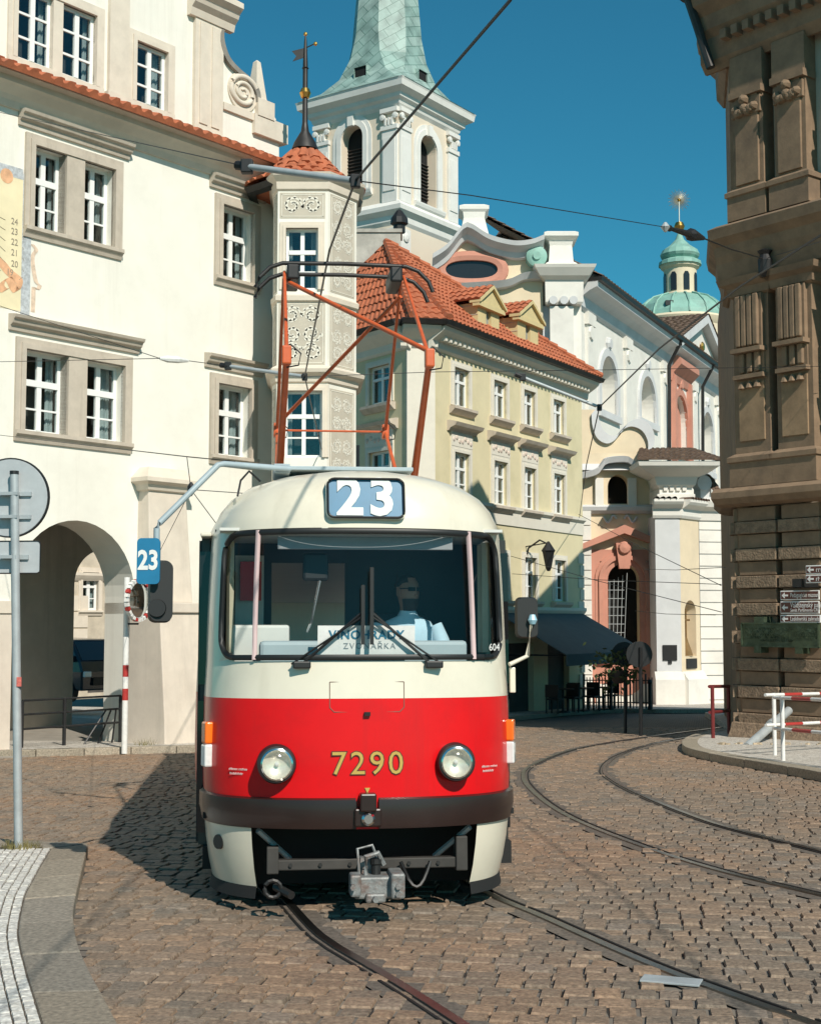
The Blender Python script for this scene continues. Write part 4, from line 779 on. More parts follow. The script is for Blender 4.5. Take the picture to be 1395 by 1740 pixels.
mk('portal_sill', MB().mould([(.15, pw[2] - .3), (.3, pw[2] - .2), (.36, pw[2] - .05), (.36, pw[2])], pw[0] - .9, pw[1] + .9), pinkm, church, FC.M); mk('portal_apron', MB().box(pw[0] - .8, pw[1] + .8, -.05, .05, pw[2] - 1.5, pw[2] - .3).lathe_y([(.75, 0), (.75, -.14), (.6, -.16)], (pc, 0, pw[2] - .75), 20), pinkm, church, FC.M)
mk('dado', MB().box(cx_(984), cx_(1114), -.08, .0, zg, cz_(1162)), cw, church, FC.M)
# left white strip with grooves, upper storey of the front
for k in range(13): cbox('rustic_course', 985, 1005, 868 + k * 25.4, 892 + k * 25.4, -.25, .3, cw)
aw = (cx_(1034), cx_(1072), cz_(856), cz_(806), .5); m = MB(); wall(m, cx_(984), cx_(1105), cz_(868), cz_(770), [aw], .9); mk('upper_wall', m, cyel, church, FC.M); mk('void', MB().box(aw[0], aw[1], .8, .85, aw[2], aw[3]), MATS['black_void'], church, FC.M)
hd = MB(); pts = [FC.px(x, y) for x, y in [(985, 815), (1000, 812), (1015, 806), (1025, 792), (1040, 788), (1064, 788), (1078, 800), (1088, 812)]]; hd.rings([[(p.x, .05, p.y), (p.x, -.5, p.y), (p.x, -.6, p.y + .22), (p.x, .05, p.y + .3)] for p in crom(pts, .15)], True, True); mk('curved_hood', hd, cg, church, FC.M)
for x_ in (1020, 1076):
    cbox('pilaster', x_ - 7, x_ + 7, 812, 860, -.2, .1, cw)
mk('string_course', MB().mould([(.1, cz_(873)), (.25, cz_(868)), (.3, cz_(862)), (.1, cz_(858))], cx_(984), cx_(1110)), cg, church, FC.M)
fr_ = MB(); q = FC.px(1053, 882); 
for sgn in (-1, 1):
    pt = [(q[0] + sgn * (.15 + .5 * t), -.06, q[1] + .14 * math.sin(t * 7)) for t in [k / 12 for k in range(13)]]; fr_.tube(pt, .05, 5)
mk('stucco_scroll', fr_, cg, church, FC.M)
# volute wall above
vw = [FC.px(x, y) for x, y in [(985, 800), (985, 694), (1014, 694), (1016, 715), (1024, 735), (1040, 744), (1054, 738), (1066, 722), (1082, 715), (1100, 722), (1110, 740), (1110, 760), (1104, 775), (1100, 800)]]
mk('volute_wall', MB().prism(vw, .3, 1.2), cyel, church, FC.M)
pts = crom([FC.px(x, y) for x, y in [(1014, 694), (1016, 715), (1024, 735), (1040, 744), (1054, 738), (1066, 722), (1082, 715), (1100, 722), (1110, 740), (1110, 760)]], .1)
mk('volute_coping', MB().rings([[(p.x - .2, .15, p.y - .2), (p.x + .05, .15, p.y + .1), (p.x + .05, 1.3, p.y + .1), (p.x - .2, 1.3, p.y - .2)] for p in pts], True, True), cg, church, FC.M)
mk('lean_roof', MB().add([FC.at(cx_(985), -.3, cz_(800)), FC.at(cx_(1105), -.3, cz_(800)), FC.at(cx_(1105), .4, cz_(772)), FC.at(cx_(985), .4, cz_(772))], [(0, 1, 2, 3)]), cg, church, I4)
# corner pier: grey left face, cream right face with niche, grooved white wall
PY = -1.6; xa, xb = cx_(1114, PY), cx_(1156, PY); zt1, zb1 = cz_(876, PY), zg; dC = Vector((.62, .78)); FP2 = Fr((xb, CY + PY, 0), dC); xe2 = FP2.x(1188, 1000); nich = (FP2.x(1163, 1060), FP2.x(1182, 1060), FP2.z(1172, 1115), FP2.z(1172, 1020), True)
mk('pier_face', MB().box(xa, xb, PY, .3, zb1, zt1), cg, church, FC.M); m = MB(); wall(m, .0, xe2, zb1, zt1, [nich], .45); mk('niche_wall', m, cyel, church, FP2.M); mk('niche_back', MB().box(nich[0], nich[1], .45, .5, nich[2], nich[3]), cyel, church, FP2.M)
cr = MB(); ncx = (nich[0] + nich[1]) / 2; cr.tube([(ncx, .2, nich[2] + .1), (ncx, .2, nich[3] - .3)], .05, 6).tube([(ncx - .28, .2, nich[3] - .75), (ncx + .28, .2, nich[3] - .75)], .045, 6).lathe([(.28, 0), (.22, .2), (.1, .5), (.03, .75)], (ncx, .2, nich[2] + .02), 8); mk('crucifix', cr, mat('bronze_brown', (.25, .15, .06), .5, .5, var=.2), church, FP2.M)
ee = FP2.at(xe2, 0, 0); FW = Fr((ee.x, ee.y, 0), (.97, .24)); xw = FW.x(1262, 1000)
for k in range(16):
    z0_ = zb1 + (zt1 - zb1) * k / 16; mk('rustic_course', MB().box(0.02, xw, -.0, .4, z0_ + .02, z0_ + (zt1 - zb1) / 16 - .02), cw, church, FW.M)
mk('rustic_backing', MB().box(0.02, xw, .05, .5, zb1, zt1), cg, church, FW.M)
for F, a, b in ((FC, xa - .1, xb + .06), (FP2, -.05, xe2 + .05)):
    M_ = FC.M @ T(0, PY, 0) if F is FC else F.M
    mk('pier_base', MB().mould([(.3, zb1), (.3, zb1 + 1.3), (.22, zb1 + 1.4), (.12, zb1 + 1.55), (.04, zb1 + 1.6)], a, b), cw, church, M_)
    mk('entablature', MB().mould([(.06, zt1 - .1), (.12, zt1), (.14, zt1 + .25), (.4, zt1 + .4), (.48, zt1 + .5), (.48, zt1 + .6)], a, b + (.3 if F is FP2 else .02)), cw, church, M_)
    t_ = MB(); n = int((b - a) / .22)
    for k in range(n): t_.rings([[(a + .22 * k + .11 + .09 * math.cos(q), yy, zt1 + .6 + .09 * math.sin(q)) for q in (0, .8, 1.57, 2.3, 3.14)] for yy in (-.55, 0)], False, False)
    mk('cornice_tile', t_, clayd, church, M_, kind='stuff')
mk('entablature', MB().mould([(.06, zt1 - .1), (.14, zt1 + .25), (.4, zt1 + .4), (.48, zt1 + .6), (.05, zt1 + .75)], 0, xw), cw, church, FW.M)
for (l, r, t, b_, F, M_) in ((1124, 1148, 1096, 1122, FC, PY), (1133, 1139, 1123, 1128, FC, PY)): mk('wall_plaque', MB().box(cx_(l, PY), cx_(r, PY), PY - .05, PY, cz_(b_, PY), cz_(t, PY)), iron, church, FC.M)
mk('wall_plaque', MB().box(FP2.x(1165, 1125), FP2.x(1182, 1125), -.05, .0, FP2.z(1172, 1136), FP2.z(1172, 1119)), iron, church, FP2.M)
# block above the pier with pediment roof
zq0, zq1 = zt1 + .6, cz_(806, PY); m = MB().box(xa + .2, xb + .5, PY + .1, 1.5, zq0, zq1); mk('attic_block', m, cw, church, FC.M)
for k in range(4): mk('triglyph', MB().box(xa + .35 + k * .24, xa + .5 + k * .24, PY + .02, PY + .1, zq0 + .35, zq0 + .95), cw, church, FC.M)
mk('attic_base', MB().box(xa + .1, xb + .6, PY, 1.5, zq0, zq0 + .22), cw, church, FC.M)
mk('attic_cornice', MB().rings([[(xa + .2 - d_, PY + .1 - d_, z_), (xb + .5 + d_, PY + .1 - d_, z_), (xb + .5 + d_ * 1.2, 1.5, z_), (xa + .2 - d_, 1.5, z_)] for d_, z_ in ((.02, zq1 - .5), (.12, zq1 - .4), (.2, zq1 - .1), (.75, zq1 + .15), (.9, zq1 + .25), (.95, zq1 + .42))]), cw, church, FC.M)
t_ = MB(); za_ = zq1 + .45; tiles_plane(t_, FC.at(xa - .8, PY - .9, za_), FC.at(xb + 1.5, PY - .9, za_), FC.at(xa - .2, .6, za_ + .8), FC.at(xb + .9, .6, za_ + .8), .2, .3); tiles_plane(t_, FC.at(xb + 1.5, PY - .9, za_), FC.at(xb + 3.2, 1.8, za_), FC.at(xb + .9, .6, za_ + .8), FC.at(xb + 1.2, 1.8, za_ + .8), .2, .3); mk('attic_roof', t_, clayd, church, I4, kind='stuff', norm=False)
sb = FW.px(1200, 842); mk('side_scroll', MB().box(FW.x(1188, 850), FW.x(1206, 850), -.1, .5, zt1 + .6, zt1 + 1.5).lathe_y([(.3, -.16), (.3, .4)], (FW.x(1194, 840), 0, zt1 + 1.35), 14), cg, church, FW.M)
t_ = MB(); tiles_plane(t_, FW.at(FW.x(1204, 850), -.3, zt1 + 1.0), FW.at(FW.x(1225, 850), -.3, zt1 + .8), FW.at(FW.x(1204, 850), .8, zt1 + 1.9), FW.at(FW.x(1225, 850), .8, zt1 + 1.7), .2, .3); mk('side_roof', t_, clayd, church, I4, kind='stuff', norm=False)
# nave
n0 = P(984, 600, 57); dN = vpdir(1100); FN = Fr((n0.x, n0.y, 0), dN); LN = FN.x(1262, 700); zN = FN.z(990, 500)
wins = [(1019, 1046, 702, 606), (1086, 1111, 716, 640), (1190, 1208, 800, 700), (1229, 1240, 790, 716)]; ops = []
for l, r, yb, yt in wins: ops.append((FN.x(l, 660), FN.x(r, 660), FN.z((l + r) / 2, yb), FN.z((l + r) / 2, yt), True))
pk = (FN.x(1143, 720), FN.x(1166, 720), FN.z(1154, 768), FN.z(1154, 672), True); ops.append(pk)
m = MB(); wall(m, 0, LN, gz(60), zN, ops, .8); mk('nave_wall', m, cw, church, FN.M)
for k, q in enumerate(ops):
    if q is not pk:
        mk('window_glazing', MB().box(q[0], q[1], .7, .75, q[2], q[3]), mat('leaded_glass', (.42, .43, .43), .35, var=.35, scale=3), church, FN.M); b_ = MB(); xm = (q[0] + q[1]) / 2; b_.box(xm - .05, xm + .05, .62, .7, q[2], q[3])
        for j in (1, 2, 3): b_.box(q[0], q[1], .62, .7, q[2] + (q[3] - q[2]) * j / 4 - .04, q[2] + (q[3] - q[2]) * j / 4 + .04)
        mk('glazing_bar', b_, cw, church, FN.M)
    rr = (q[1] - q[0]) / 2; cxx = (q[0] + q[1]) / 2; spz = q[3] - rr; ar = MB(); ra, rb_ = rr, rr + .35
    pa = [(cxx - ra, q[2])] + [(cxx - ra * math.cos(math.pi * k2 / 12), spz + ra * math.sin(math.pi * k2 / 12)) for k2 in range(13)] + [(cxx + ra, q[2])]; pb = [(cxx - rb_, q[2])] + [(cxx - rb_ * math.cos(math.pi * k2 / 12), spz + rb_ * math.sin(math.pi * k2 / 12)) for k2 in range(13)] + [(cxx + rb_, q[2])]
    ar.rings([[(p[0], .05, p[1]), (p[0], -.1, p[1]), (o_[0], -.1, o_[1]), (o_[0], .05, o_[1])] for p, o_ in zip(pa, pb)], False, False); ar.lathe_y([(.22, -.18), (.3, -.08), (.3, 0)], (cxx, 0, q[3] + .55), 8); ar.box(q[0] - .4, q[1] + .4, -.16, .05, q[2] - .3, q[2])
    mk('window_surround', ar, pinkm if q is pk else cg, church, FN.M)
mk('pink_window', MB().box(pk[0], pk[1], .3, .5, pk[2], pk[3]), pinkm, church, FN.M); mk('pink_pediment', MB().mould([(.1, pk[3] + .5), (.2, pk[3] + .9), (.6, pk[3] + 1.3), (.6, pk[3] + 1.6), (.1, pk[3] + 2.0)], pk[0] - .5, pk[1] + .5).box(pk[0] - .4, pk[0] - .05, -.25, .05, pk[2] - .6, pk[3] + .8).box(pk[1] + .05, pk[1] + .4, -.25, .05, pk[2] - .6, pk[3] + .8), pinkm, church, FN.M)
for px_ in (1000, 1064, 1126, 1177, 1216):
    a = FN.x(px_, 660); mk('nave_pilaster', MB().box(a - .4, a + .4, -.12, .05, zN - 9, zN - .6).box(a - .5, a + .5, -.2, .05, zN - 1.2, zN - .7).lathe_y([(.3, -.2), (.34, -.1), (.34, 0)], (a, 0, zN - 1.5), 8), cw, church, FN.M)
mk('nave_cornice', MB().mould([(.05, zN - .7), (.15, zN - .6), (.2, zN - .2), (.5, zN), (.8, zN + .12), (.85, zN + .35)], -.1, LN), cg, church, FN.M)
mk('nave_gutter', MB().mould([(.8, zN + .32), (1.0, zN + .36), (1.02, zN + .52), (.4, zN + .5)], -.1, LN), leadm, church, FN.M)
t_ = MB(); tiles_plane(t_, FN.at(-.1, -1.0, zN + .5), FN.at(LN, -1.0, zN + .5), FN.at(-.1, 5, zN + 4.2), FN.at(LN, 5, zN + 4.2), .4, .5, lift=.07); mk('nave_roof', t_, clayd, church, I4, kind='stuff', norm=False)
mk('nave_roof_deck', MB().add([FN.at(-.1, -1.0, zN + .45), FN.at(LN, -1.0, zN + .45), FN.at(LN, 5, zN + 4.1), FN.at(-.1, 5, zN + 4.1)], [(0, 1, 2, 3)]), clayd, church, I4)
for px_ in (1127, 1184): mk('downpipe', MB().tube([(FN.x(px_, 660), -.95, zN + .4), (FN.x(px_, 660), -.3, zN - .8), (FN.x(px_, 660), -.2, zN - 9)], .09, 6), leadm, church, FN.M)
# transept pediment
a, b = FN.x(1130, 600), FN.x(1213, 650); zp0 = zN + .1; zp1 = FN.z(1165, 545); mk('transept_pediment', MB().prism([(a, zp0), (b, zp0), ((a + b) / 2, zp1)], -.5, 0), cw, church, FN.M)
for s0, s1 in ((a - .4, (a + b) / 2), ((a + b) / 2, b + .4)):
    up = s1 == (a + b) / 2; z0_, z1_ = (zp0, zp1) if up else (zp1, zp0); m = MB().add([(s0, -.95, z0_), (s1, -.95, z1_), (s1, -.95, z1_ + .45), (s0, -.95, z0_ + .45), (s0, 4, z0_), (s1, 4, z1_), (s1, 4, z1_ + .45), (s0, 4, z0_ + .45)], [(0, 1, 2, 3), (0, 4, 5, 1), (3, 2, 6, 7)]); mk('raking_cornice', m, cg, church, FN.M)
    t_ = MB(); q = [FN.at(s0, -1.0, z0_ + .5), FN.at(s1, -1.0, z1_ + .5), FN.at(s0, 6, z0_ + .5), FN.at(s1, 6, z1_ + .5)]; lo_, hi_ = (0, 1) if up else (1, 0); tiles_plane(t_, q[lo_ + 2], q[lo_], q[hi_ + 2], q[hi_], .35, .4, lift=.06); mk('transept_roof', t_, clayd, church, I4, kind='stuff', norm=False)
mk('pediment_boss', MB().lathe_y([(.3, -.1), (.2, -.2), (.02, -.24)], ((a + b) / 2, -.5, zp0 + (zp1 - zp0) * .45), 8), gold, church, FN.M)
# big corner pilaster and its pedestal, curved front gable with oval window
KY = 56.0; FK = Fr((0, KY, 0), (1, 0))
def kx(p_, o_=0): return FK.x(p_, 500, o_)
def kz(p_, o_=0): return FK.z(950, p_, o_)
def kbox(name, l, r, t, b_, y0, y1, matl): return mk(name, MB().box(kx(l, y0), kx(r, y0), y0, y1, kz(b_, y0), kz(t, y0)), matl, church, FK.M)
kbox('corner_pilaster', 934, 974, 520, 1000, -.3, 2.5, cw); kbox('corner_pilaster', 974, 987, 520, 1000, .1, 2.4, cw); kbox('corner_pilaster', 922, 934, 520, 1000, .1, 2.4, cg)
cp = MB(); cp.rings([[(kx(928) - d_, -.3 - d_, z_), (kx(986) + d_, -.3 - d_, z_), (kx(986) + d_, 2.4, z_), (kx(928) - d_, 2.4, z_)] for d_, z_ in ((.0, kz(520)), (.06, kz(516)), (.08, kz(480)), (.3, kz(474)), (.5, kz(462)), (.55, kz(457)), (.0, kz(453)))])
mk('entablature', cp, cw, church, FK.M)
for l in (938, 956, 972):
    kc = MB(); kc.lathe_y([(.17, -.42), (.17, -.25), (.05, -.2)], (kx(l), -.05, kz(514)), 10); mk('capital_scroll', kc, cg, church, FK.M)
mk('pedestal', MB().rings([[(kx(930) - d_, -.2 - d_, z_), (kx(976) + d_, -.2 - d_, z_), (kx(976) + d_, 1.4, z_), (kx(930) - d_, 1.4, z_)] for d_, z_ in ((.1, kz(455)), (.08, kz(450)), (-.05, kz(446)), (-.1, kz(418)), (-.05, kz(410)), (.14, kz(404)), (.14, kz(398)), (.0, kz(395)))]), cw, church, FK.M)
gpx = crom([FK.px(x, y) for x, y in [(735, 442), (760, 425), (786, 393), (800, 392), (830, 410), (870, 420), (900, 418), (922, 410)]], .12)
mk('gable_wall', MB().prism([(kx(735), kz(560)), (kx(922), kz(560))] + [(p.x, p.y - .1) for p in reversed(gpx)], 0, 1.2), cyel, church, FK.M)
mk('gable_cornice', MB().rings([[(p.x, .05, p.y - .55), (p.x, -.25, p.y - .5), (p.x, -.35, p.y - .3), (p.x, -.7, p.y - .1), (p.x, -.75, p.y + .08), (p.x, 1.2, p.y + .12)] for p in gpx], True, True), cg, church, FK.M, smooth=30)
ox, oz = FK.px(801, 459); ov = MB(); N = 28
ov.rings([[(ox + (1.05 + e_) * math.cos(2 * math.pi * k / N), yy, oz + (.42 + e_) * math.sin(2 * math.pi * k / N) * (1 + .1 * math.cos(4 * math.pi * k / N))) for k in range(N)] for e_, yy in ((.0, .0), (0, -.16), (.2, -.2), (.42, -.14), (.45, 0))], True, False); mk('oval_surround', ov, pinkm, church, FK.M); mk('oval_window', MB().rings([[(ox + r_ * 1.06 * math.cos(2 * math.pi * k / N), -.03 + r_ * .0, oz + r_ * .43 * math.sin(2 * math.pi * k / N)) for k in range(N)] for r_ in (1, .02)], True, False), mat('oval_glass', (.02, .022, .025), .15, var=0), church, FK.M)
mk('gable_string_course', MB().rings([[(p.x, .05, p.y), (p.x, -.3, p.y + .05), (p.x, -.5, p.y + .3), (p.x, .05, p.y + .4)] for p in crom([FK.px(x, y) for x, y in [(740, 500), (800, 497), (860, 492), (890, 480), (922, 478)]], .15)], True, True), cg, church, FK.M, smooth=30)
sc1 = FK.px(910, 440); mk('gable_scroll', MB().lathe_y([(.3, -.5), (.42, -.45), (.42, .6), (.3, .65)], (sc1[0], 0, sc1[1]), 18).lathe_y([(.16, -.58), (.16, -.4)], (sc1[0], 0, sc1[1]), 12), copper, church, FK.M, smooth=40)
mk('gable_pedestal', MB().rings([[(kx(806) - r_, .2 - r_ * .5, z_), (kx(806) + r_, .2 - r_ * .5, z_), (kx(806) + r_, 1.2, z_), (kx(806) - r_, 1.2, z_)] for r_, z_ in ((.62, kz(405)), (.5, kz(385)), (.42, kz(370)), (.45, kz(360)), (.6, kz(356)), (.6, kz(350)), (.4, kz(347)))]), cw, church, FK.M)
t_ = MB(); q = P(855, 383, 64); tiles_plane(t_, P(832, 418, 62), P(905, 420, 62), q, q + Vector((.2, 0, 0)), .3, .35); mk('rear_roof', t_, clayd, church, I4, kind='stuff', norm=False)
# dome with lantern and sunburst
DY = 92.0; dc = P(1157, 600, DY); dx = dc.x; sD = DY / FPX
def dz_(y_): return P(1157, y_, DY).z
drum = mk('drum', MB().lathe([(78 * sD, dz_(900)), (78 * sD, dz_(562)), (82 * sD, dz_(556)), (84 * sD, dz_(550)), (80 * sD, dz_(546))], (dx, DY, 0), 40), mat('drum_cream', (.68, .58, .42), .9, var=.06), church, I4, smooth=30)
dome = mk('dome', MB().lathe([(80 * sD, dz_(546)), (78 * sD, dz_(538)), (70 * sD, dz_(524)), (54 * sD, dz_(511)), (36 * sD, dz_(505)), (30 * sD, dz_(503))], (dx, DY, 0), 16), copper, church, I4)
for k in range(16):
    a_ = 2 * math.pi * k / 16; mk('rib', MB().tube([(dx + r_ * sD * math.cos(a_), DY + r_ * sD * math.sin(a_), dz_(y_) + .05) for r_, y_ in ((80, 546), (78, 538), (70, 524), (54, 511), (36, 505))], .07, 5), copper, dome, I4)
mk('hatch', MB().box(P(1128, 530, DY - 2).x, P(1141, 530, DY - 2).x, DY - 2.6, DY - 1, dz_(533), dz_(525)), iron, dome, I4)
rw = P(1213, 620, DY - 2.4); mk('round_window', MB().lathe_y([(.75, -.3), (.75, .3)], (rw.x, DY - 2.35, rw.z), 18).lathe_y([(.95, -.2), (.95, .3)], (rw.x, DY - 2.25, rw.z), 18), mat('oval_glass', (0, 0, 0)), drum, I4)
lant = mk('lantern', MB().lathe([(31 * sD, dz_(506)), (31 * sD, dz_(502)), (28 * sD, dz_(500)), (28 * sD, dz_(460)), (33 * sD, dz_(456)), (34 * sD, dz_(452))], (dx, DY, 0), 24), MATS['drum_cream'], church, I4, smooth=30)
for k in range(8):
    a_ = 2 * math.pi * (k + .25) / 8; Mx = T(dx, DY, 0) @ RZ(a_); m = MB().prism([(-.2, dz_(498)), (.2, dz_(498)), (.2, dz_(472)), (.1, dz_(467)), (-.1, dz_(467)), (-.2, dz_(472))], -28 * sD - .03, -28 * sD + .2); mk('lantern_window', m, mat('oval_glass', (0, 0, 0)), lant, Mx)
cap = mk('lantern_roof', MB().lathe([(37 * sD, dz_(452)), (36 * sD, dz_(446)), (28 * sD, dz_(442)), (32 * sD, dz_(438)), (34 * sD, dz_(434)), (30 * sD, dz_(426)), (18 * sD, dz_(418)), (8 * sD, dz_(408)), (3 * sD, dz_(396))], (dx, DY, 0), 16), copper, church, I4)
q = P(1155, 385, DY); mk('gilded_ball', MB().lathe([(.02, -.36), (.25, -.26), (.36, 0), (.25, .26), (.02, .36)], (dx, DY, q.z), 16), gold, cap, I4, smooth=True)
s0 = P(1154, 340, DY); sb = MB(); sb.tube([(dx, DY, q.z), (dx, DY, s0.z)], .04, 5)
for k in range(36):
    a_ = 2 * math.pi * k / 36; r_ = 20 * sD * (1 if k % 2 else .82); sb.tube([(dx + .12 * math.cos(a_), DY, s0.z + .12 * math.sin(a_)), (dx + r_ * math.cos(a_), DY, s0.z + r_ * math.sin(a_))], [.03, .015], 4)
mk('sunburst', sb, mat('pale_gilt', (.5, .48, .42), .4, .8, var=.1), cap, I4); mk('sunburst_centre', MB().lathe_y([(.02, -.15), (.13, 0), (.02, .15)], (dx, DY, s0.z), 10), gold, cap, I4)
# ================================================================ brown stone palace on the right
brown = mat('brown_sandstone', (.24, .16, .10), .88, var=.25, scale=2.5, bump=.06, bscale=18, dirt=(.12, .085, .06, .7), dscale=.9); brough = mat('rough_sandstone', (.25, .175, .115), .92, var=.4, scale=9, bump=.25, bscale=22, dirt=(.12, .085, .06, .6), dscale=1.5)
bwall = mat('palace_plaster', (.55, .47, .37), .9, var=.12, scale=1.5, dirt=(.36, .3, .23, .5), dscale=.7)
pc0 = G(1258, 1262); FR = Fr((pc0.x, pc0.y, pc0.z), -vpdir(-1900)); LR = 14.0
palace = root('palace', FR.M, 'brown sandstone palace corner with paired pilasters and rusticated base', 'palace')
zl = FR.z(1300, 838); z2 = FR.z(1300, 392); z3 = FR.z(1300, 75); ztop = z3 + 1.6
side = Vector((.19, .982)); sl_ = FR.I.to_3x3() @ Vector((side.x, side.y, 0))
def spt(t, off, z_):  # point on the side face, t metres back from the corner, off outward to the left
    return Vector((sl_.x * t - sl_.y * off, sl_.y * t + sl_.x * off, z_))
m = MB(); m.box(0.25, LR, .25, 2.5, -.6, ztop); mk('wall', m, bwall, palace)
m = MB(); m.add([spt(0, 0, -.6), spt(2.5, 0, -.6), spt(2.5, 0, ztop), spt(0, 0, ztop), (.3, .0, -.6), (.3, 0, ztop), (.3, 2.5, -.6), (.3, 2.5, ztop)], [(0, 1, 2, 3), (0, 3, 5, 4), (1, 6, 7, 2)]); mk('side_wall', m, brown, palace)
pil = [(FR.x(1254, 650), FR.x(1313, 650)), (FR.x(1326, 650), FR.x(1387, 650)), (FR.x(1487, 650), FR.x(1548, 650)), (FR.x(1560, 650), FR.x(1620, 650))]
# rusticated ground storey: alternating smooth and rough courses
zc_ = -.5; k = 0
while zc_ < zl - .3:
    hgt = .3 if k % 2 == 0 else .27; rough = k % 2 == 1; out = .12 if rough else .05
    for a, b in pil:
        e = .07 if rough else .02; x0_, x1_ = a - e, b + e - .0; blk = MB()
        nx = 6; rr = random.Random(k * 7 + int(a * 10))
        blk.box(x0_, x1_, -out, .3, zc_ + .008, zc_ + hgt - .008)
        mk('stone_block', blk, brough if rough else brown, palace, bevel=.012 if not rough else .018)
    mk('side_block', MB().add([spt(t, o_, z_) for z_ in (zc_ + .01, zc_ + hgt - .01) for t, o_ in ((-.02, -.1), (-.02, .06 if not rough else .14), (.5, .06 if not rough else .14), (.5, -.1))], [(0, 1, 2, 3), (4, 7, 6, 5), (0, 4, 5, 1), (1, 5, 6, 2), (2, 6, 7, 3)]), brough if rough else brown, palace)
    zc_ += hgt; k += 1
mk('plinth', MB().mould([(.3, -.6), (.28, .15), (.2, .3), (.16, .42), (.1, .45)], -.1, LR), brough, palace)
def rband(name, prof, x0_=-.35, matl=None):
    m = MB(); m.mould(prof, -prof[-2][0] * .8 - .1, LR); r_ = mk(name, m, matl or brown, palace)
    rs = [[spt(-o_ * .3, o_, z_), spt(2.5, o_, z_)] for o_, z_ in [(-.1, prof[0][1])] + list(prof) + [(-.1, prof[-1][1])]]
    mk(name, MB().rings(rs, False, False), matl or brown, palace)
rband('ledge', [(.1, zl - .25), (.3, zl - .2), (.42, zl - .08), (.42, zl + .05), (.3, zl + .14), (.05, zl + .16)])
rband('main_cornice', [(.05, z2 - .95), (.15, z2 - .9), (.2, z2 - .55), (.26, z2 - .4), (.3, z2 - .2), (.46, z2 - .05), (.5, z2 + .16), (.2, z2 + .3), (.05, z2 + .32)])
rband('eave_cornice', [(.05, z3 - .2), (.2, z3), (.22, z3 + .5), (.36, z3 + .65), (.4, z3 + .95), (.6, z3 + 1.15), (.64, z3 + 1.4), (.3, z3 + 1.5)])
for i in range(26): mk('dentil', MB().box(.1 + i * .3, .26 + i * .3, -.42, -.2, z3 + .3, z3 + .5), brown, palace)
def pilaster(a, b, z0_, z1_, upper):
    m = MB().box(a, b, -.12, .3, z0_, z1_); p_ = mk('pilaster', m, brown, palace); w_ = b - a
    mk('pilaster_base', MB().rings([[(a - d_, -.12 - d_, z_), (b + d_, -.12 - d_, z_), (b + d_, .3, z_), (a - d_, .3, z_)] for d_, z_ in ((.1, z0_), (.1, z0_ + .5), (.14, z0_ + .52), (.14, z0_ + .62), (.02, z0_ + .7))]), brown, p_)
    if not upper:
        zq = z0_ + .75; zt_ = z1_ - 2.25; mk('raised_panel', MB().box(a + .12, b - .12, -.155, -.1, zq + .2, zt_), mat('panel_brown', (.29, .19, .11), .85, var=.35, scale=2, bump=.05, bscale=14), p_, bevel=.012)
        for zz, hh, oo in ((z1_ - 1.55, 1.15, .3), (z1_ - 2.1, .48, .22)):
            for j in range(4 if oo > .25 else 3):
                n_ = 4 if oo > .25 else 3; xx = a + .15 + (w_ - .3) * (j + .5) / n_; mk('flute', MB().box(xx - .065, xx + .065, -oo, -.1, zz + .06, zz + hh), brown, p_, bevel=.025)
            mk('flute_bed', MB().box(a + .1, b - .1, -oo + .07, -.1, zz, zz + hh), brown, p_); mk('flute_ledge', MB().box(a + .06, b - .06, -oo - .05, -.1, zz - .07, zz + .02), brown, p_)
        for j in range(3): xx = a + .25 + (w_ - .5) * j / 2; mk('gutta', MB().lathe([(.09, -.12), (.03, .02)], (xx, -.2, z1_ - 2.25), 6), brown, p_)
        mk('capital', MB().rings([[(a - d_, -.12 - d_, z_), (b + d_, -.12 - d_, z_), (b + d_, .3, z_), (a - d_, .3, z_)] for d_, z_ in ((.02, z1_ - .4), (.08, z1_ - .36), (.1, z1_ - .2), (.22, z1_ - .12), (.26, z1_))]), brown, p_)
    else:
        mk('raised_panel', MB().box(a + .1, b - .1, -.17, -.1, z0_ + .75, z1_ - .9).box(a + .02, b - .02, -.19, -.1, z0_ + (z1_ - z0_) * .62, z0_ + (z1_ - z0_) * .72), brown, p_, bevel=.01)
        zf = z0_ + (z1_ - z0_) * .66; f_ = MB(); xm = (a + b) / 2
        for j in range(7): f_.lathe_y([(.1, -.14), (.09, -.26 - .03 * (j % 2)), (.03, -.32)], (xm - .24 + .08 * j, 0, zf - .05 + .05 * math.cos(j * 2.2)), 7)
        f_.lathe_y([(.12, -.14), (.1, -.3), (.03, -.36)], (xm, 0, zf + .18), 8); mk('carved_festoon', f_, brown, p_)
        mk('capital', MB().box(a - .02, b + .04, -.24, .2, z1_ - .95, z1_ - .8).box(a - .02, b + .02, -.16, .2, z1_ - .8, z1_), brown, p_)
for i, (a, b) in enumerate(pil):
    pilaster(a, b, zl + .16, z2 - .95, False); pilaster(a + .06, b - .04, z2 + .32, z3 - .1, True)
wing = [spt(2.5, 0, 0), spt(13, 0, 0), Vector((LR, 13, 0)), Vector((LR, 2.4, 0))]; mk('shadow_wing', MB().slab([(q.x, q.y) for q in wing], -.8, 11.6), brown, palace)  # wing added behind so its shadow reaches the green house's lower front
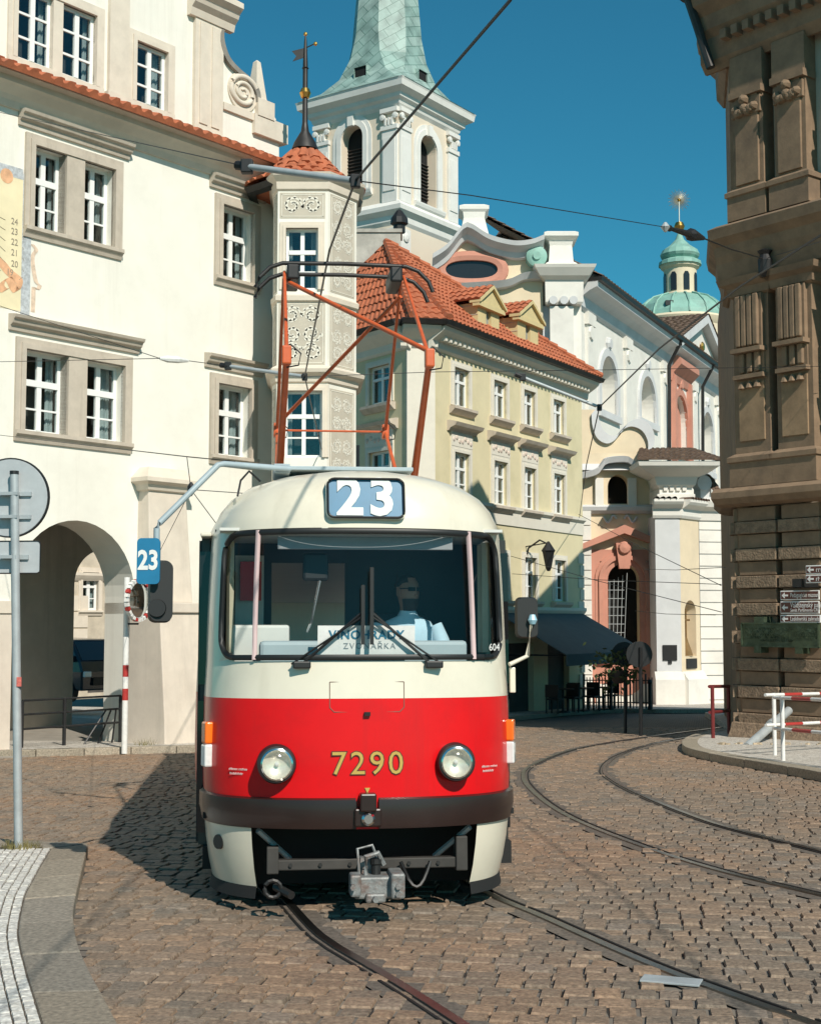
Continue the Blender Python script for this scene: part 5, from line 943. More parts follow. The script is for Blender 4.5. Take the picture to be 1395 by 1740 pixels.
# roof edge with gutter and downpipe at the corner
t_ = MB(); tiles_plane(t_, FR.at(-.75, -.75, z3 + 1.5), FR.at(LR, -.75, z3 + 1.5), FR.at(-.5, 1.6, z3 + 2.2), FR.at(LR, 1.6, z3 + 2.2), .25, .36); mk('roof_tile', t_, clayt, palace, I4, kind='stuff', norm=False)
mk('roof_deck', MB().add([(-.7, -.7, z3 + 1.46), (LR, -.7, z3 + 1.46), (LR, 2.5, z3 + 1.9), (-.4, 2.5, z3 + 1.9)], [(0, 1, 2, 3)]), clayd, palace)
mk('gutter', MB().mould([(.6, z3 + 1.36), (.76, z3 + 1.4), (.78, z3 + 1.55), (.5, z3 + 1.5)], -.75, LR), leadm, palace); mk('downpipe', MB().tube([(-.6, -.6, z3 + 1.4), (-.45, -.45, z3 + .7), (-.25, -.3, z3 - .2)], .1, 8), leadm, palace)
# direction signs and bronze tablet
sgn_b = mat('sign_brown', (.10, .025, .018), .35, var=.05); sgn_w = mat('sign_white', (.75, .74, .72), .4, var=.03)
def strokes(parent, M_, w_, h_, matl, seed=1):
    # lettering too small to read in the photograph: a row of short upright strokes
    rn_ = random.Random(seed); m_ = MB(); x_ = 0.0
    while x_ < w_:
        lw_ = h_ * rn_.uniform(.35, .6)
        if rn_.random() > .12:
            m_.box(x_, x_ + h_ * .14, -.001, .001, -h_ / 2, h_ * (.5 if rn_.random() < .3 else .2)); m_.box(x_ + h_ * .14, x_ + lw_, -.001, .001, h_ * .06, h_ * .2)
        x_ += lw_ + h_ * .16
    return mk('lettering', m_, matl, parent, M_, norm=False)
def sign(l, r, yt, yb, off, lines, label, arrow=True):
    x0_, z1_ = FR.px(l, yt, off); x1_, z0_ = FR.px(r, yb, off); z0_ = z1_ - (FR.z(l, yt, off) - FR.z(l, yb, off)); s_ = mk('direction_sign', MB().box(x0_, x1_, off, off + .03, z0_, z1_), sgn_w, None, FR.M, bevel=.008, label=label, cat='sign', group='brown visitor signs on the palace')
    mk('face', MB().box(x0_ + .018, x1_ - .018, off - .006, off, z0_ + .022, z1_ - .022), sgn_b, s_); h_ = z1_ - z0_
    if arrow: xa_ = x0_ + .11; mk('arrow', MB().prism([(xa_ - .07, z0_ + h_ / 2), (xa_, z0_ + h_ / 2 + .06), (xa_, z0_ + h_ / 2 + .018), (xa_ + .08, z0_ + h_ / 2 + .018), (xa_ + .08, z0_ + h_ / 2 - .018), (xa_, z0_ + h_ / 2 - .018), (xa_, z0_ + h_ / 2 - .06)], off - .012, off - .005), sgn_w, s_)
    for tx_, sz_, zf, xf in lines: strokes(s_, FR.M @ T(x0_ + .25, off - .012, z0_ + h_ * zf), (x1_ - x0_) - .4, .085, sgn_w, int(z0_ * 50)) if tx_ is None else lettering(tx_, sz_, sgn_w, s_, FR.M @ T(x0_ + .25, off - .012, z0_ + h_ * zf), .001, align='LEFT', sx=xf)
    return s_
sign(1325, 1391, 1004, 1020, -.3, [('Pedagogické muzeum', .13, .5, .62)], 'brown sign reading Pedagogické muzeum above the Valdštejnský palác sign')
sign(1325, 1391, 1022, 1043, -.3, [('Valdštejnský palác', .15, .68, .72), ('Senát Parlamentu ČR', .095, .28, .8)], 'tall brown sign reading Valdštejnský palác with a small second line')
sign(1325, 1393, 1045, 1058, -.3, [('Ledeburská zahrada', .12, .5, .72)], 'brown sign reading Ledeburská zahrada just over the green tablet')
sign(1368, 1440, 961, 976, -.7, [(None, .12, .5, .6)], 'upper of two brown signs on a bracket at the palace wall'); sign(1368, 1440, 977, 991, -.7, [(None, .12, .5, .6)], 'lower of two brown signs on a bracket at the palace wall')
mk('sign_bracket', MB().box(FR.x(1360, 990, -.4), FR.x(1375, 990, -.4), -.68, .0, FR.z(1365, 998, -.4), FR.z(1365, 984, -.4)), iron, None, FR.M, label='dark bracket box holding two brown signs off the palace wall', cat='bracket')
bronze = mat('green_bronze', (.07, .095, .055), .55, .5, var=.35, scale=7, dirt=(.14, .2, .15, .6), dscale=5); off = -.28
x0_, x1_ = FR.x(1259, 1080, off), FR.x(1391, 1080, off); z0_, z1_ = FR.z(1325, 1100, off), FR.z(1325, 1058, off); tb = mk('bronze_tablet', MB().box(x0_, x1_, off, off + .06, z0_, z1_), bronze, None, FR.M, bevel=.01, label='wide green bronze memorial tablet with raised letters on the palace', cat='tablet')
fr_ = MB().box(x0_, x1_, off - .025, off, z1_ - .03, z1_).box(x0_, x1_, off - .025, off, z0_, z0_ + .03).box(x0_, x0_ + .03, off - .025, off, z0_, z1_).box(x1_ - .03, x1_, off - .025, off, z0_, z1_); mk('rim', fr_, bronze, tb)
for f_ in (.22, .75): mk('lug', MB().box(x0_ + (x1_ - x0_) * f_ - .09, x0_ + (x1_ - x0_) * f_ + .09, off - .02, .1, z0_ - .12, z0_), bronze, tb)
mk('lug', MB().box(x0_ + .35, x0_ + .6, off - .02, .1, z1_, z1_ + .12), bronze, tb)
rn = random.Random(3); lt = MB()
for r_ in range(6):
    x_ = x0_ + .07 + (0 if r_ < 4 else .4 * (r_ - 3)); zz = z1_ - .1 - r_ * (z1_ - z0_ - .14) / 6; e_ = x1_ - .1 - (0 if r_ < 4 else .5 * (r_ - 3))
    while x_ < e_:
        w_ = rn.uniform(.03, .055); t = rn.randrange(3)
        if rn.random() > .13:
            lt.box(x_, x_ + .014, off - .014, off, zz - .045, zz)
            if t != 1: lt.box(x_ + w_ - .014, x_ + w_, off - .014, off, zz - .045, zz)
            if t != 2: lt.box(x_, x_ + w_, off - .014, off, zz - .012, zz)
            else: lt.box(x_, x_ + w_, off - .014, off, zz - .03, zz - .018)
        x_ += w_ + .016
mk('raised_lettering', lt, bronze, tb, norm=False)
# railings and guard tube in front of the palace
redp = mat('red_paint', (.42, .035, .03), .45, var=.15, scale=12); whp = mat('white_gloss', (.74, .73, .70), .45, var=.1, scale=14)
def striped(parent, a, b, r_, n, first=0):
    a, b = Vector(a), Vector(b)
    for k in range(n): mk('rail_section', MB().tube([a.lerp(b, k / n), a.lerp(b, (k + 1) / n)], r_, 8), redp if (k + first) % 2 else whp, parent, I4, smooth=60)
def rail_panel(p, q, label, hz=1.02, posts=(0, 1), first=0, ext=.25):
    p, q = Vector(p), Vector(q); d_ = (q - p).normalized(); r_ = root('guard_railing', p, label, 'railing', 'red and white guard railings')
    for f_ in posts:
        b_ = p.lerp(q, f_); mk('post', MB().tube([b_ + Vector((0, 0, -.05)), b_ + Vector((0, 0, hz + .03))], .034, 10), whp, r_, I4, smooth=60)
    for h_ in (hz, hz * .5): striped(r_, p - d_ * ext + Vector((0, 0, h_)), q + d_ * ext + Vector((0, 0, h_)), .028, 5, first)
    return r_
pr = [G(1316, 1283, .13), G(1395, 1277, .13)]; pl = [G(1330, 1292, .13), G(1480, 1312, .13)]
rail_panel(pr[0], pr[0] + (pr[1] - pr[0]).normalized() * 2.2, 'rear red and white guard railing rising along the palace wall', 1.0); rail_panel(pl[0], pl[0] + (pl[1] - pl[0]).normalized() * 2.4, 'front red and white guard railing nearer the kerb by the palace', .98, first=0)
g0, g1_ = G(1268, 1265, .13), FR.at(FR.x(1330, 1215, -.5), -.32, FR.z(1330, 1208, -.5)); gt = root('guard_tube', g0, 'slanted grey steel guard tube leaning at the palace foot', 'tube'); mk('tube', MB().tube([g0 + Vector((0, 0, -.05)), g1_], .085, 12), galv, gt, I4, smooth=60); mk('collar', MB().tube([g0.lerp(g1_, .55), g0.lerp(g1_, .62)], .1, 12), galv, gt, I4, smooth=60)
ru = MB(); rn = random.Random(5)
for k in range(26):
    q = g0 + Vector((rn.uniform(-.5, 1.6), rn.uniform(-.12, .25), 0)); s_ = rn.uniform(.02, .07); ru.rings([[(q.x + s_ * math.cos(a_ + k), q.y + s_ * math.sin(a_ + k), gz(q.y) + .125 + s_ * z_) for a_ in (0, 1.3, 2.4, 3.6, 5)] for z_ in (0, .6)], True, True)
mk('stone_rubble', ru, mat('rubble', (.5, .4, .28), .9, var=.3), None, I4, kind='stuff', label='crumbled stone bits lying along the palace foot', cat='rubble')
rc = root('corner_railing', G(1211, 1254, .0), 'dark red steel railing at the palace corner by the rails', 'railing'); a, b = G(1211, 1254, .13), G(1238, 1247, .13); dd = b - a
for q in (a, a + dd): mk('post', MB().tube([q - Vector((0, 0, .1)), q + Vector((0, 0, 1.05))], .04, 8), mat('dark_red', (.16, .02, .02), .5, var=.2), rc, I4)
for h_ in (1.05, .52): mk('rail', MB().tube([a + Vector((-.06, 0, h_)), a + dd + Vector((.02, 0, h_ - .02))], .035, 8), MATS['dark_red'], rc, I4)
# ================================================================ tram
tcream = mat('tram_cream', (.74, .68, .55), .28, var=.04, scale=3, coat=.4, dirt=(.55, .5, .4, .35), dscale=1.3, streak=(.45, .40, .3, .35, 3.5)); tred = mat('tram_red', (.66, .004, .007), .34, var=.06, scale=3, coat=.2, spec=.25, dirt=(.40, .01, .012, .45), dscale=1.6, streak=(.30, .02, .02, .35, 4)); rubber = mat('rubber', (.012, .012, .012), .5, var=0); bump_m = mat('bumper_brown', (.022, .010, .008), .3, var=.15, scale=6, coat=.2)
blk = mat('under_black', (.01, .01, .01), .8, var=.2); orange = mat('signal_orange', (.85, .16, .01), .15, var=.1, coat=.5); lens = mat('lens_clear', (.7, .7, .68), .08, var=.1, scale=30, coat=1); chrome = mat('chrome', (.75, .74, .72), .12, 1.0, var=0); pgrey = mat('roof_grey', (.35, .42, .45), .5, var=.15, scale=6); pan_o = mat('panto_orange', (.60, .11, .03), .45, var=.15, scale=9); blue = mat('sign_blue', (.02, .17, .32), .35, var=.1, scale=10); tgold = mat('gold_paint', (.50, .34, .08), .4, var=.1, scale=15)
tn = Vector((-.285, 9.5, gz(9.5))); TM = T(tn.x, tn.y, tn.z) @ RZ(R(6.5)) @ Matrix.Rotation(R(-1.5), 4, 'X')
tram = root('tram', TM, 'red and cream tram number 7290 on route 23 with raised orange pantograph', 'tram')
PROF = [(.17, 1.02, .10), (.36, 1.06, .03), (.58, 1.08, .0), (.78, 1.10, .0), (1.0, 1.105, .0), (1.44, 1.10, .012), (1.69, 1.09, .03), (2.0, 1.085, .055), (2.3, 1.075, .08), (2.6, 1.06, .105), (2.68, 1.045, .115), (2.78, 1.0, .14), (2.87, .93, .18), (2.95, .82, .25), (3.01, .66, .36), (3.05, .46, .55), (3.075, .18, .85), (3.085, .03, 1.2)]
def prof(z_):
    for (a, w0, y0), (b, w1, y1) in zip(PROF, PROF[1:]):
        if a <= z_ <= b: f = (z_ - a) / (b - a); return w0 + (w1 - w0) * f, y0 + (y1 - y0) * f
    return PROF[-1][1:] if z_ > 1 else PROF[0][1:]
EXP = 2.5; NE = .95
def wide(y_): t = max(0, min(1, (y_ - .6) / 2.4)); return 1 + .13 * t * t * (3 - 2 * t)
def nose(th, z_, off=0.0):
    w_, y0 = prof(z_); sn, cs = math.sin(th), math.cos(th); x_ = w_ * math.copysign(abs(sn) ** (2 / EXP), sn); y_ = y0 + NE * (1 - abs(cs) ** (2 / EXP))
    p = Vector((x_ * wide(y_), y_, z_))
    if off:
        q1, q2 = nose(th + .01, z_), nose(th - .01, z_); t = (q1 - q2); n_ = Vector((t.y, -t.x, 0)).normalized(); p += n_ * off
    return p
SIDEY = [13.6, 11, 9, 7.5, 6, 4.5, 3.6, 3.0, 2.4, 1.9, 1.5, 1.2, .95]
def thx(x_, z_): # nose angle for a given x
    w_ = prof(z_)[0]; s_ = min(1, abs(x_) / w_) ** (EXP / 2); return math.copysign(math.asin(s_), x_)
TG = R(63)
def angs(a, b, n): return [a + (b - a) * k / n for k in range(n + 1)]
AN = angs(-R(90), -TG, 10) + angs(-TG, TG, 44)[1:] + angs(TG, R(90), 10)[1:]
def ring_at(z_, full=True, ths=AN):
    w_, y0 = prof(z_); L_ = [Vector((-w_ * wide(y), max(y, y0 + NE), z_)) for y in SIDEY if y > y0 + NE] if full else []
    while full and len(L_) < len(SIDEY): L_.append(L_[-1].copy() + Vector((0, -.001, 0)))
    n_ = [nose(t, z_) for t in ths]; Rr = [Vector((-p.x, p.y, p.z)) for p in reversed(L_)]; return L_ + n_ + Rr
def zl_(a, b, n): return [a + (b - a) * k / n for k in range(n + 1)]
def skin(name, zs, matl, ths=AN, full=True, close_rear=False): return mk(name, MB().rings([ring_at(z_, full, ths) for z_ in zs], False, False), matl, tram, smooth=50)
skin('red_panel', zl_(.58, 1.44, 10), tred); skin('belt_panel', zl_(1.44, 1.69, 4), tcream)
ZR = zl_(2.6, 2.78, 6) + [2.82, 2.87, 2.91, 2.95, 2.98, 3.01, 3.03, 3.05, 3.063, 3.075, 3.085]
roof_p = skin('roof', ZR, tcream)
# window band outside the windscreen: corner posts, then sides with windows
for s_ in (-1, 1):
    ths = angs(s_ * TG, s_ * R(90), 8); rs = []
    for z_ in zl_(1.69, 2.6, 8):
        n_ = [nose(t, z_) for t in ths]; w_, y0 = prof(z_); n_ += [Vector((s_ * w_ * wide(y), y, z_)) for y in (1.07, 1.1)]; rs.append(n_)
    mk('corner_post', MB().rings(rs, False, False), tcream, tram, smooth=50)
    spans = [(2.35, 3.6), (3.7, 5.1), (5.2, 6.6), (6.7, 8.1), (8.2, 9.6), (9.7, 11.0), (11.1, 13.3)]
    edges = sorted({2.3, 13.6, *[q for p in spans for q in p]})
    for a, b in zip(edges, edges[1:]):
        q_ = MB(); q_.rings([[(s_ * prof(z_)[0] * wide(y), y, z_) for y in (a, b)] for z_ in (1.69, 2.15, 2.6)], False, False); mk('side_window' if (a, b) in spans else 'side_pillar', q_, wglass if (a, b) in spans else tcream, tram)
    # folding door leaves, recessed, with rubber edge and cream posts
    dr = mk('door', MB().box(-.03, .03, 1.08, 2.3, .36, 2.6), mat('door_dark', (.03, .028, .026), .35, var=.2), tram, TM @ T(s_ * 1.115, 0, 0), label='dark folding entrance door' if s_ < 0 else None)
    for y_ in (1.3, 1.65, 2.0): mk('door_leaf_edge', MB().box(-.05, .05, y_ - .015, y_ + .015, .36, 2.6), rubber if y_ != 1.65 else tcream, dr, TM @ T(s_ * 1.12, 0, 0))
    for y_ in (1.0, 1.33): 
        for z0_, z1_ in ((.45, 1.4), (1.52, 2.5)): mk('door_glass', MB().box(-.04, .04, y_ + .06, y_ + .27, z0_, z1_), mat('door_glass', (.012, .013, .014), .06, var=0), dr, TM @ T(s_ * 1.118, 0, 0))
    mk('door_step', MB().box(-.06, .1, .98, 2.32, .2, .36), blk, dr, TM @ T(s_ * 1.05, 0, 0))
    if s_ < 0: mk('door_gutter', MB().box(-.03, .05, .9, 2.5, 2.6, 2.63), tcream, dr, TM @ T(s_ * 1.12, 0, 0), bevel=.01)
    sk = MB(); z0s = (.17, .3, .45, .58); ths = angs(s_ * R(40), s_ * R(90), 14)
    sk.rings([[nose(t, z_, .012) for t in ths] + [Vector((s_ * prof(z_)[0], 1.08, z_))] for z_ in z0s], False, False); sk.quad(*[(s_ * prof(z_)[0] * wide(y), y, z_) for y, z_ in ((2.3, .17), (13.6, .17), (13.6, .58), (2.3, .58))]); k_ = mk('skirt', sk, tcream, tram, smooth=50)
    sk2 = MB(); sk2.rings([[nose(t, .18 - .0, .014) for t in ths], [nose(t, .10, .03) for t in ths]], False, False); mk('skirt_lip', sk2, blk, k_, smooth=50)
    if s_ < 0: c_ = nose(R(-62), .46, .016); mk('tow_hole', MB().lathe_y([(.05, -.012), (.05, .012)], (0, 0, 0), 14), rubber, k_, TM @ T(c_.x, c_.y, c_.z) @ RZ(R(-50)))
# windscreen
gl = MB(); zs = zl_(1.69, 2.6, 10); ths = angs(-TG, TG, 44); gl.rings([[nose(t, z_, -.012) for t in ths] for z_ in zs], False, False); tglass = glass('windscreen_glass', (.93, .95, .95), .6, .01)
ws = mk('windscreen', gl, tglass, tram, smooth=60)
def frame_path(r_=.15):
    pts = []; zA, zB = 1.715, 2.575; R_ = TG - .03
    def pt(t, z_): pts.append(nose(t, z_, .006))
    dth = .19
    for k in range(31): pt(-R_ + dth + (2 * R_ - 2 * dth) * k / 30, zA)
    for k in range(1, 9): a_ = R(90) * k / 8; pt(R_ - dth + dth * math.sin(a_), zA + r_ * (1 - math.cos(a_)))
    for k in range(1, 8): pt(R_, zA + r_ + (zB - zA - 2 * r_) * k / 8)
    for k in range(9): a_ = R(90) * k / 8; pt(R_ - dth * (1 - math.cos(a_)), zB - r_ * (1 - math.sin(a_)))
    for k in range(1, 31): pt(R_ - dth - (2 * R_ - 2 * dth) * k / 30, zB)
    for k in range(1, 9): a_ = R(90) * k / 8; pt(-R_ + dth * (1 - math.sin(a_)), zB - r_ * (1 - math.cos(a_)))
    for k in range(1, 8): pt(-R_, zB - r_ - (zB - zA - 2 * r_) * k / 8)
    for k in range(9): a_ = R(90) * k / 8; pt(-R_ + dth * (1 - math.cos(a_)), zA + r_ * (1 - math.sin(a_)))
    return pts
fp = frame_path(); mk('windscreen_rubber', MB().tube(fp, .022, 6), rubber, ws, TM, smooth=60)
for sx_ in (-1, 1):
    for zt_ in (0, 1):
        c_ = MB(); th0 = sx_ * TG; dth = .19; zA = 1.69 if not zt_ else 2.6; zi_ = 1.715 if not zt_ else 2.575; sg = -1 if zt_ else 1; R_ = TG - .03
        arc = [nose(sx_ * (R_ - dth + dth * math.sin(R(90) * k / 8)), zi_ + sg * .15 * (1 - math.cos(R(90) * k / 8)), .003) for k in range(9)]; cor = nose(th0, zA, .003); e0 = nose(sx_ * (R_ - dth), zA, .003); e1 = nose(th0, zi_ + sg * .15, .003)
        c_.add([cor, e0] + arc + [e1], [(0, i, i + 1) for i in range(1, 11)]); mk('corner_fillet', c_, tcream, ws, TM)
    th_ = thx(sx_ * .74, 2.1); mk('windscreen_post', MB().tube([nose(th_, z_, .012) for z_ in zl_(1.7, 2.59, 6)], .02, 6), mat('post_pink', (.62, .45, .44), .4, var=.1), ws, TM, smooth=60)
# wipers
for sx_, xs_ in ((-1, .30), (1, .36)):
    b_ = nose(thx(sx_ * .44, 1.68), 1.66, .03); tp = nose(thx(sx_ * .03, 2.0), 2.02, .05); wp = mk('wiper', MB().tube([b_, b_.lerp(tp, .97)], .010, 5).tube([b_ + Vector((sx_ * .06, 0, .01)), tp + Vector((0, -.01, -.03))], .007, 5), rubber, ws, TM); mk('wiper_hub', MB().box(b_.x - .05, b_.x + .07, b_.y - .03, b_.y + .03, 1.64, 1.69), rubber, wp, TM, bevel=.01)
    mk('wiper_blade', MB().box(sx_ * .03 - .012, sx_ * .03 + .012, tp.y - .03, tp.y, 1.80, 2.32 if sx_ > 0 else 2.2), rubber, wp, TM)
# headlights, signals, number, hatch
for sx_ in (-1, 1):
    c_ = nose(thx(sx_ * .6, 1.01), 1.01); Mh = TM @ T(c_.x, c_.y - .045, c_.z) @ Matrix.Diagonal((.8, 1, .8, 1)); h_ = mk('headlight', MB().lathe_y([(.165, .14), (.162, -.035), (.15, -.06), (.132, -.062), (.128, -.03)], (0, 0, 0), 32, False), rubber, tram, Mh, smooth=40)
    mk('chrome_ring', MB().lathe_y([(.132, -.03), (.134, -.07), (.12, -.075), (.116, -.05)], (0, 0, 0), 32, False), chrome, h_, Mh, smooth=40); mk('reflector', MB().lathe_y([(.118, -.045), (.09, -.02), (.04, -.008), (.004, -.006)], (0, 0, 0), 24, False), mat('reflector', (.9, .86, .74), .3, .45, var=.15, scale=40), h_, Mh, smooth=60); mk('bulb', MB().lathe_y([(.02, -.005), (.018, -.03), (.006, -.036)], (0, 0, 0), 12), lens, h_, Mh)
    mk('lens', MB().lathe_y([(.116, -.052), (.09, -.068), (.05, -.077), (.003, -.08)], (0, 0, 0), 24, False), glass('lens_glass', (.96, .96, .94), 1.2, .12) if 'lens_glass' not in MATS else MATS['lens_glass'], h_, Mh, smooth=60)
    for z0_, z1_, m_ in ((1.12, 1.27, orange), (.96, 1.115, lens)):
        t_ = sx_ * R(71); c_ = nose(t_, (z0_ + z1_) / 2, .02); n2 = nose(t_ + .01, 1.1) - nose(t_ - .01, 1.1); an_ = math.atan2(n2.y, n2.x); o_ = mk('turn_signal' if m_ is orange else 'side_lamp', MB().box(-.05, .05, -.03, .04, -(z1_ - z0_) / 2, (z1_ - z0_) / 2), m_, tram, TM @ T(c_.x, c_.y, (z0_ + z1_) / 2) @ RZ(an_), bevel=.012)
for ch, x_ in zip('7290', (-.19, -.063, .065, .192)):
    y_ = nose(thx(x_, 1.0), 1.0).y; lettering(ch, .215, mat('number_dark', (.06, .02, .012), .5, var=0), tram, TM @ T(x_, y_ - .006, 1.005), .001, bold=.006, name='number'); lettering(ch, .215, tgold, tram, TM @ T(x_, y_ - .0085, 1.005), .001, name='number')
mk('arrow_mark', MB().prism([(-.018, .85), (.018, .85), (0, .815)], -.008, .0), tgold, tram)
ht = MB()
def line(pts, w_=.006):
    for a, b in zip(pts, pts[1:]): ht.tube([a, b], w_ * .5, 4)
hp = [nose(thx(x_, z_), z_, .002) for x_, z_ in ((-.25, 1.55), (.25, 1.55), (.25, 1.38), (.22, 1.35), (-.22, 1.35), (-.25, 1.38), (-.25, 1.55))]; line(hp); mk('hatch_seam', ht, mat('seam', (.2, .12, .09), .7, var=0), tram)
mk('hatch_catch', MB().box(-.02, .02, -.02, .02, 1.325, 1.35), blk, tram)
for sx_ in (-1, 1):
    for k, zz_ in enumerate((.965, .935)):
        tp = nose(thx(sx_ * .86, .97), .97, .003); strokes(tram, TM @ T(tp.x, tp.y - .004, zz_) @ RZ(math.radians(38 * sx_)) @ T(-.07, 0, 0), .15 - .03 * k, .016, whp, 3 + k)
mk('side_hinge', MB().box(-.02, .02, -.02, .02, -.09, .09), tcream, tram, TM @ T(1.09, .55, 1.55), bevel=.006)
# bumper, coupler hood, under-frame, coupler
for s_ in (-1, 1):
    ths = angs(s_ * thx(.075, .68) if s_ > 0 else -thx(.075, .68), s_ * R(90), 24); rs = [[nose(t, .58, .0), nose(t, .585, .03), nose(t, .68, .042), nose(t, .775, .03), nose(t, .785, .0)] for t in ths] + [[Vector((s_ * (1.09 + o_), 1.06, z_)) for o_, z_ in ((0, .58), (.03, .585), (.042, .68), (.03, .775), (0, .785))]]
    mk('bumper', MB().rings(rs, False, False), bump_m, tram, smooth=40)
mk('coupler_hood', MB().box(-.055, .055, -.1, .05, .70, .82).box(-.09, .09, -.07, .08, .60, .72), bump_m, tram, bevel=.012); mk('towing_eye', MB().lathe_y([(.03, -.11), (.045, -.09), (.03, -.06)], (0, 0, .655), 12), chrome, tram)
mk('underside_shade', MB().box(-.96, .96, .75, .8, .12, .6).box(-.6, .6, .2, .8, .57, .6), blk, tram); mk('cross_beam', MB().box(-.62, .66, .2, .28, .29, .36).box(-.66, -.58, .18, .32, .27, .45).box(.62, .70, .18, .32, .27, .5), mat('dirty_steel', (.06, .055, .05), .7, .3, var=.3), tram, bevel=.008)  # black box behind the cross beam stands in for shade under the nose
for s_ in (-1, 1): mk('brace', MB().tube([(s_ * .72, .2, .56), (s_ * .5, .4, .34)], .02, 6), galv, tram)
cpm = mat('coupler_grey', (.24, .245, .24), .55, .3, var=.45, scale=16, bump=.06, bscale=50, dirt=(.16, .06, .03, .8), dscale=7); cp_ = mk('coupler', MB().box(-.10, .17, -.22, .02, .16, .3).box(-.13, -.06, -.26, -.1, .18, .32).box(.13, .22, -.3, -.02, .17, .33).box(-.03, .1, -.26, -.18, .14, .2).box(-.05, .05, -.05, .3, .24, .34), cpm, tram, bevel=.014)
mk('coupler_hook', MB().tube([(-.02, -.12, .3), (-.02, -.14, .42), (.06, -.12, .44), (.1, -.1, .36)], .018, 7).tube([(-.06, -.1, .3), (-.07, -.06, .46), (.03, -.04, .48), (.06, -.06, .4)], .01, 6).box(-.05, .05, -.06, .06, .33, .4), cpm, cp_, TM)
lp_ = MB(); lp_.tube([(-.62 + .055 * math.cos(a_), .02, .2 + .055 * math.sin(a_)) for a_ in [k * math.pi / 6 for k in range(13)]], .014, 6).tube([(-.6, .1, .2), (-.5, -.06, .17)], .028, 8); mk('air_hose', lp_, leadm, tram)
for k, (x_, z_) in enumerate(((-.115, .25), (.175, .25), (.175, .2), (.03, .17))): mk('coupler_bolt', MB().lathe_y([(.02, -.32), (.02, -.2)], (x_, 0, z_), 6), cpm, cp_, TM)
mk('coupler_pin', MB().lathe([(.03, .14), (.03, .36), (.04, .37), (.04, .4)], (.05, -.1, 0), 10), leadm, cp_, TM)
for x_, w_ in ((.34, .2),): mk('brake_hose', MB().tube([(x_ + w_ * (t - .5), .16 - .06 * math.sin(math.pi * t), .34 - .16 * math.sin(math.pi * t)) for t in [k / 8 for k in range(9)]], .013, 6), rubber, tram, smooth=60)
for k in range(6): mk('beam_bolt', MB().lathe_y([(.014, .185), (.014, .21)], (-.5 + k * .2, 0, .325), 6), leadm, tram)
# bogie (dark, under the floor)
mk('floor', MB().box(-1.1, 1.1, .6, 13.5, .6, .64), blk, tram); mk('underbody', MB().box(-1.0, 1.0, 4.2, 9, .25, .6), blk, tram)
for y_ in (2.2, 4.1, 9.4, 11.3):
    for s_ in (-1, 1): mk('wheel', MB().rings([[(s_ * .72 + xx, y_ + r_ * math.cos(a_), .35 + r_ * math.sin(a_)) for a_ in [2 * math.pi * k / 20 for k in range(20)]] for r_, xx in ((.35, -.05), (.35, .05), (.25, .06), (.02, .06))], True, True), mat('wheel_steel', (.08, .07, .06), .5, .8, var=.2), tram)
# destination box
fb = MB(); rs = []
def rrect(x0_, x1_, z0_, z1_, r_, y_, tilt=0.0):
    out = []
    for cx, cz, a0 in ((x1_ - r_, z0_ + r_, -90), (x1_ - r_, z1_ - r_, 0), (x0_ + r_, z1_ - r_, 90), (x0_ + r_, z0_ + r_, 180)):
        for k in range(5): a_ = R(a0 + 22.5 * k); xx, zz = cx + r_ * math.cos(a_), cz + r_ * math.sin(a_); out.append((xx, y_ + tilt * (zz - z0_), zz))
    return out
bxz = (-.275, .275, 2.655, 2.955); TI = .22
dbox = mk('destination_box', MB().rings([rrect(*bxz, .05, .35, 0), rrect(*bxz, .05, .082, TI), rrect(-.262, .262, 2.668, 2.942, .045, .076, TI), rrect(-.255, .255, 2.675, 2.935, .04, .088, TI)], True, False), tcream, tram, smooth=30); mk('box_rim', MB().tube(rrect(-.262, .262, 2.668, 2.942, .045, .076, TI) + [rrect(-.262, .262, 2.668, 2.942, .045, .076, TI)[0]], .009, 6), rubber, dbox, TM)
mk('route_blind', MB().add(rrect(-.26, .26, 2.67, 2.94, .04, .092, TI), [tuple(range(20))]), blue, dbox, TM); tlt = Matrix.Rotation(-math.atan(TI), 4, 'X')
lettering('23', .37, whp, dbox, TM @ T(0, .112, 2.802) @ tlt, .001, bold=.012, name='route_number', spacing=1.2); mk('blind_glass', MB().add(rrect(-.256, .256, 2.674, 2.936, .04, .078, TI), [tuple(range(20))]), tglass, dbox, TM)
# interior: dashboard, card, partition, curtains, seat
mk('dashboard', MB().box(-.72, .72, .24, .66, 1.5, 1.83), mat('dash_grey', (.36, .43, .45), .6, var=.08), tram, bevel=.03); din = mat('cab_panel', (.62, .62, .58), .6, var=.06); dk_ = mat('cab_dark', (.05, .05, .052), .7, var=.2)
cd = mk('destination_card', MB().box(-.33, .33, -.006, .006, 0, .2), whp, tram, TM @ T(0, .085, 1.73) @ Matrix.Rotation(R(6), 4, 'X')); MC = TM @ T(0, .076, 1.73) @ Matrix.Rotation(R(6), 4, 'X')
lettering('VINOHRADY', .082, mat('card_blue', (.02, .16, .26), .6, var=0), cd, MC @ T(0, 0, .135), .0008, bold=.002, spacing=1.1); lettering('ZVONAŘKA', .056, mat('card_grey', (.2, .24, .26), .6, var=0), cd, MC @ T(.02, 0, .06), .0008, spacing=1.25)
lettering('604', .07, whp, tram, TM @ T(.9, .2, 1.78) @ RZ(R(35)), .001, name='card_number')
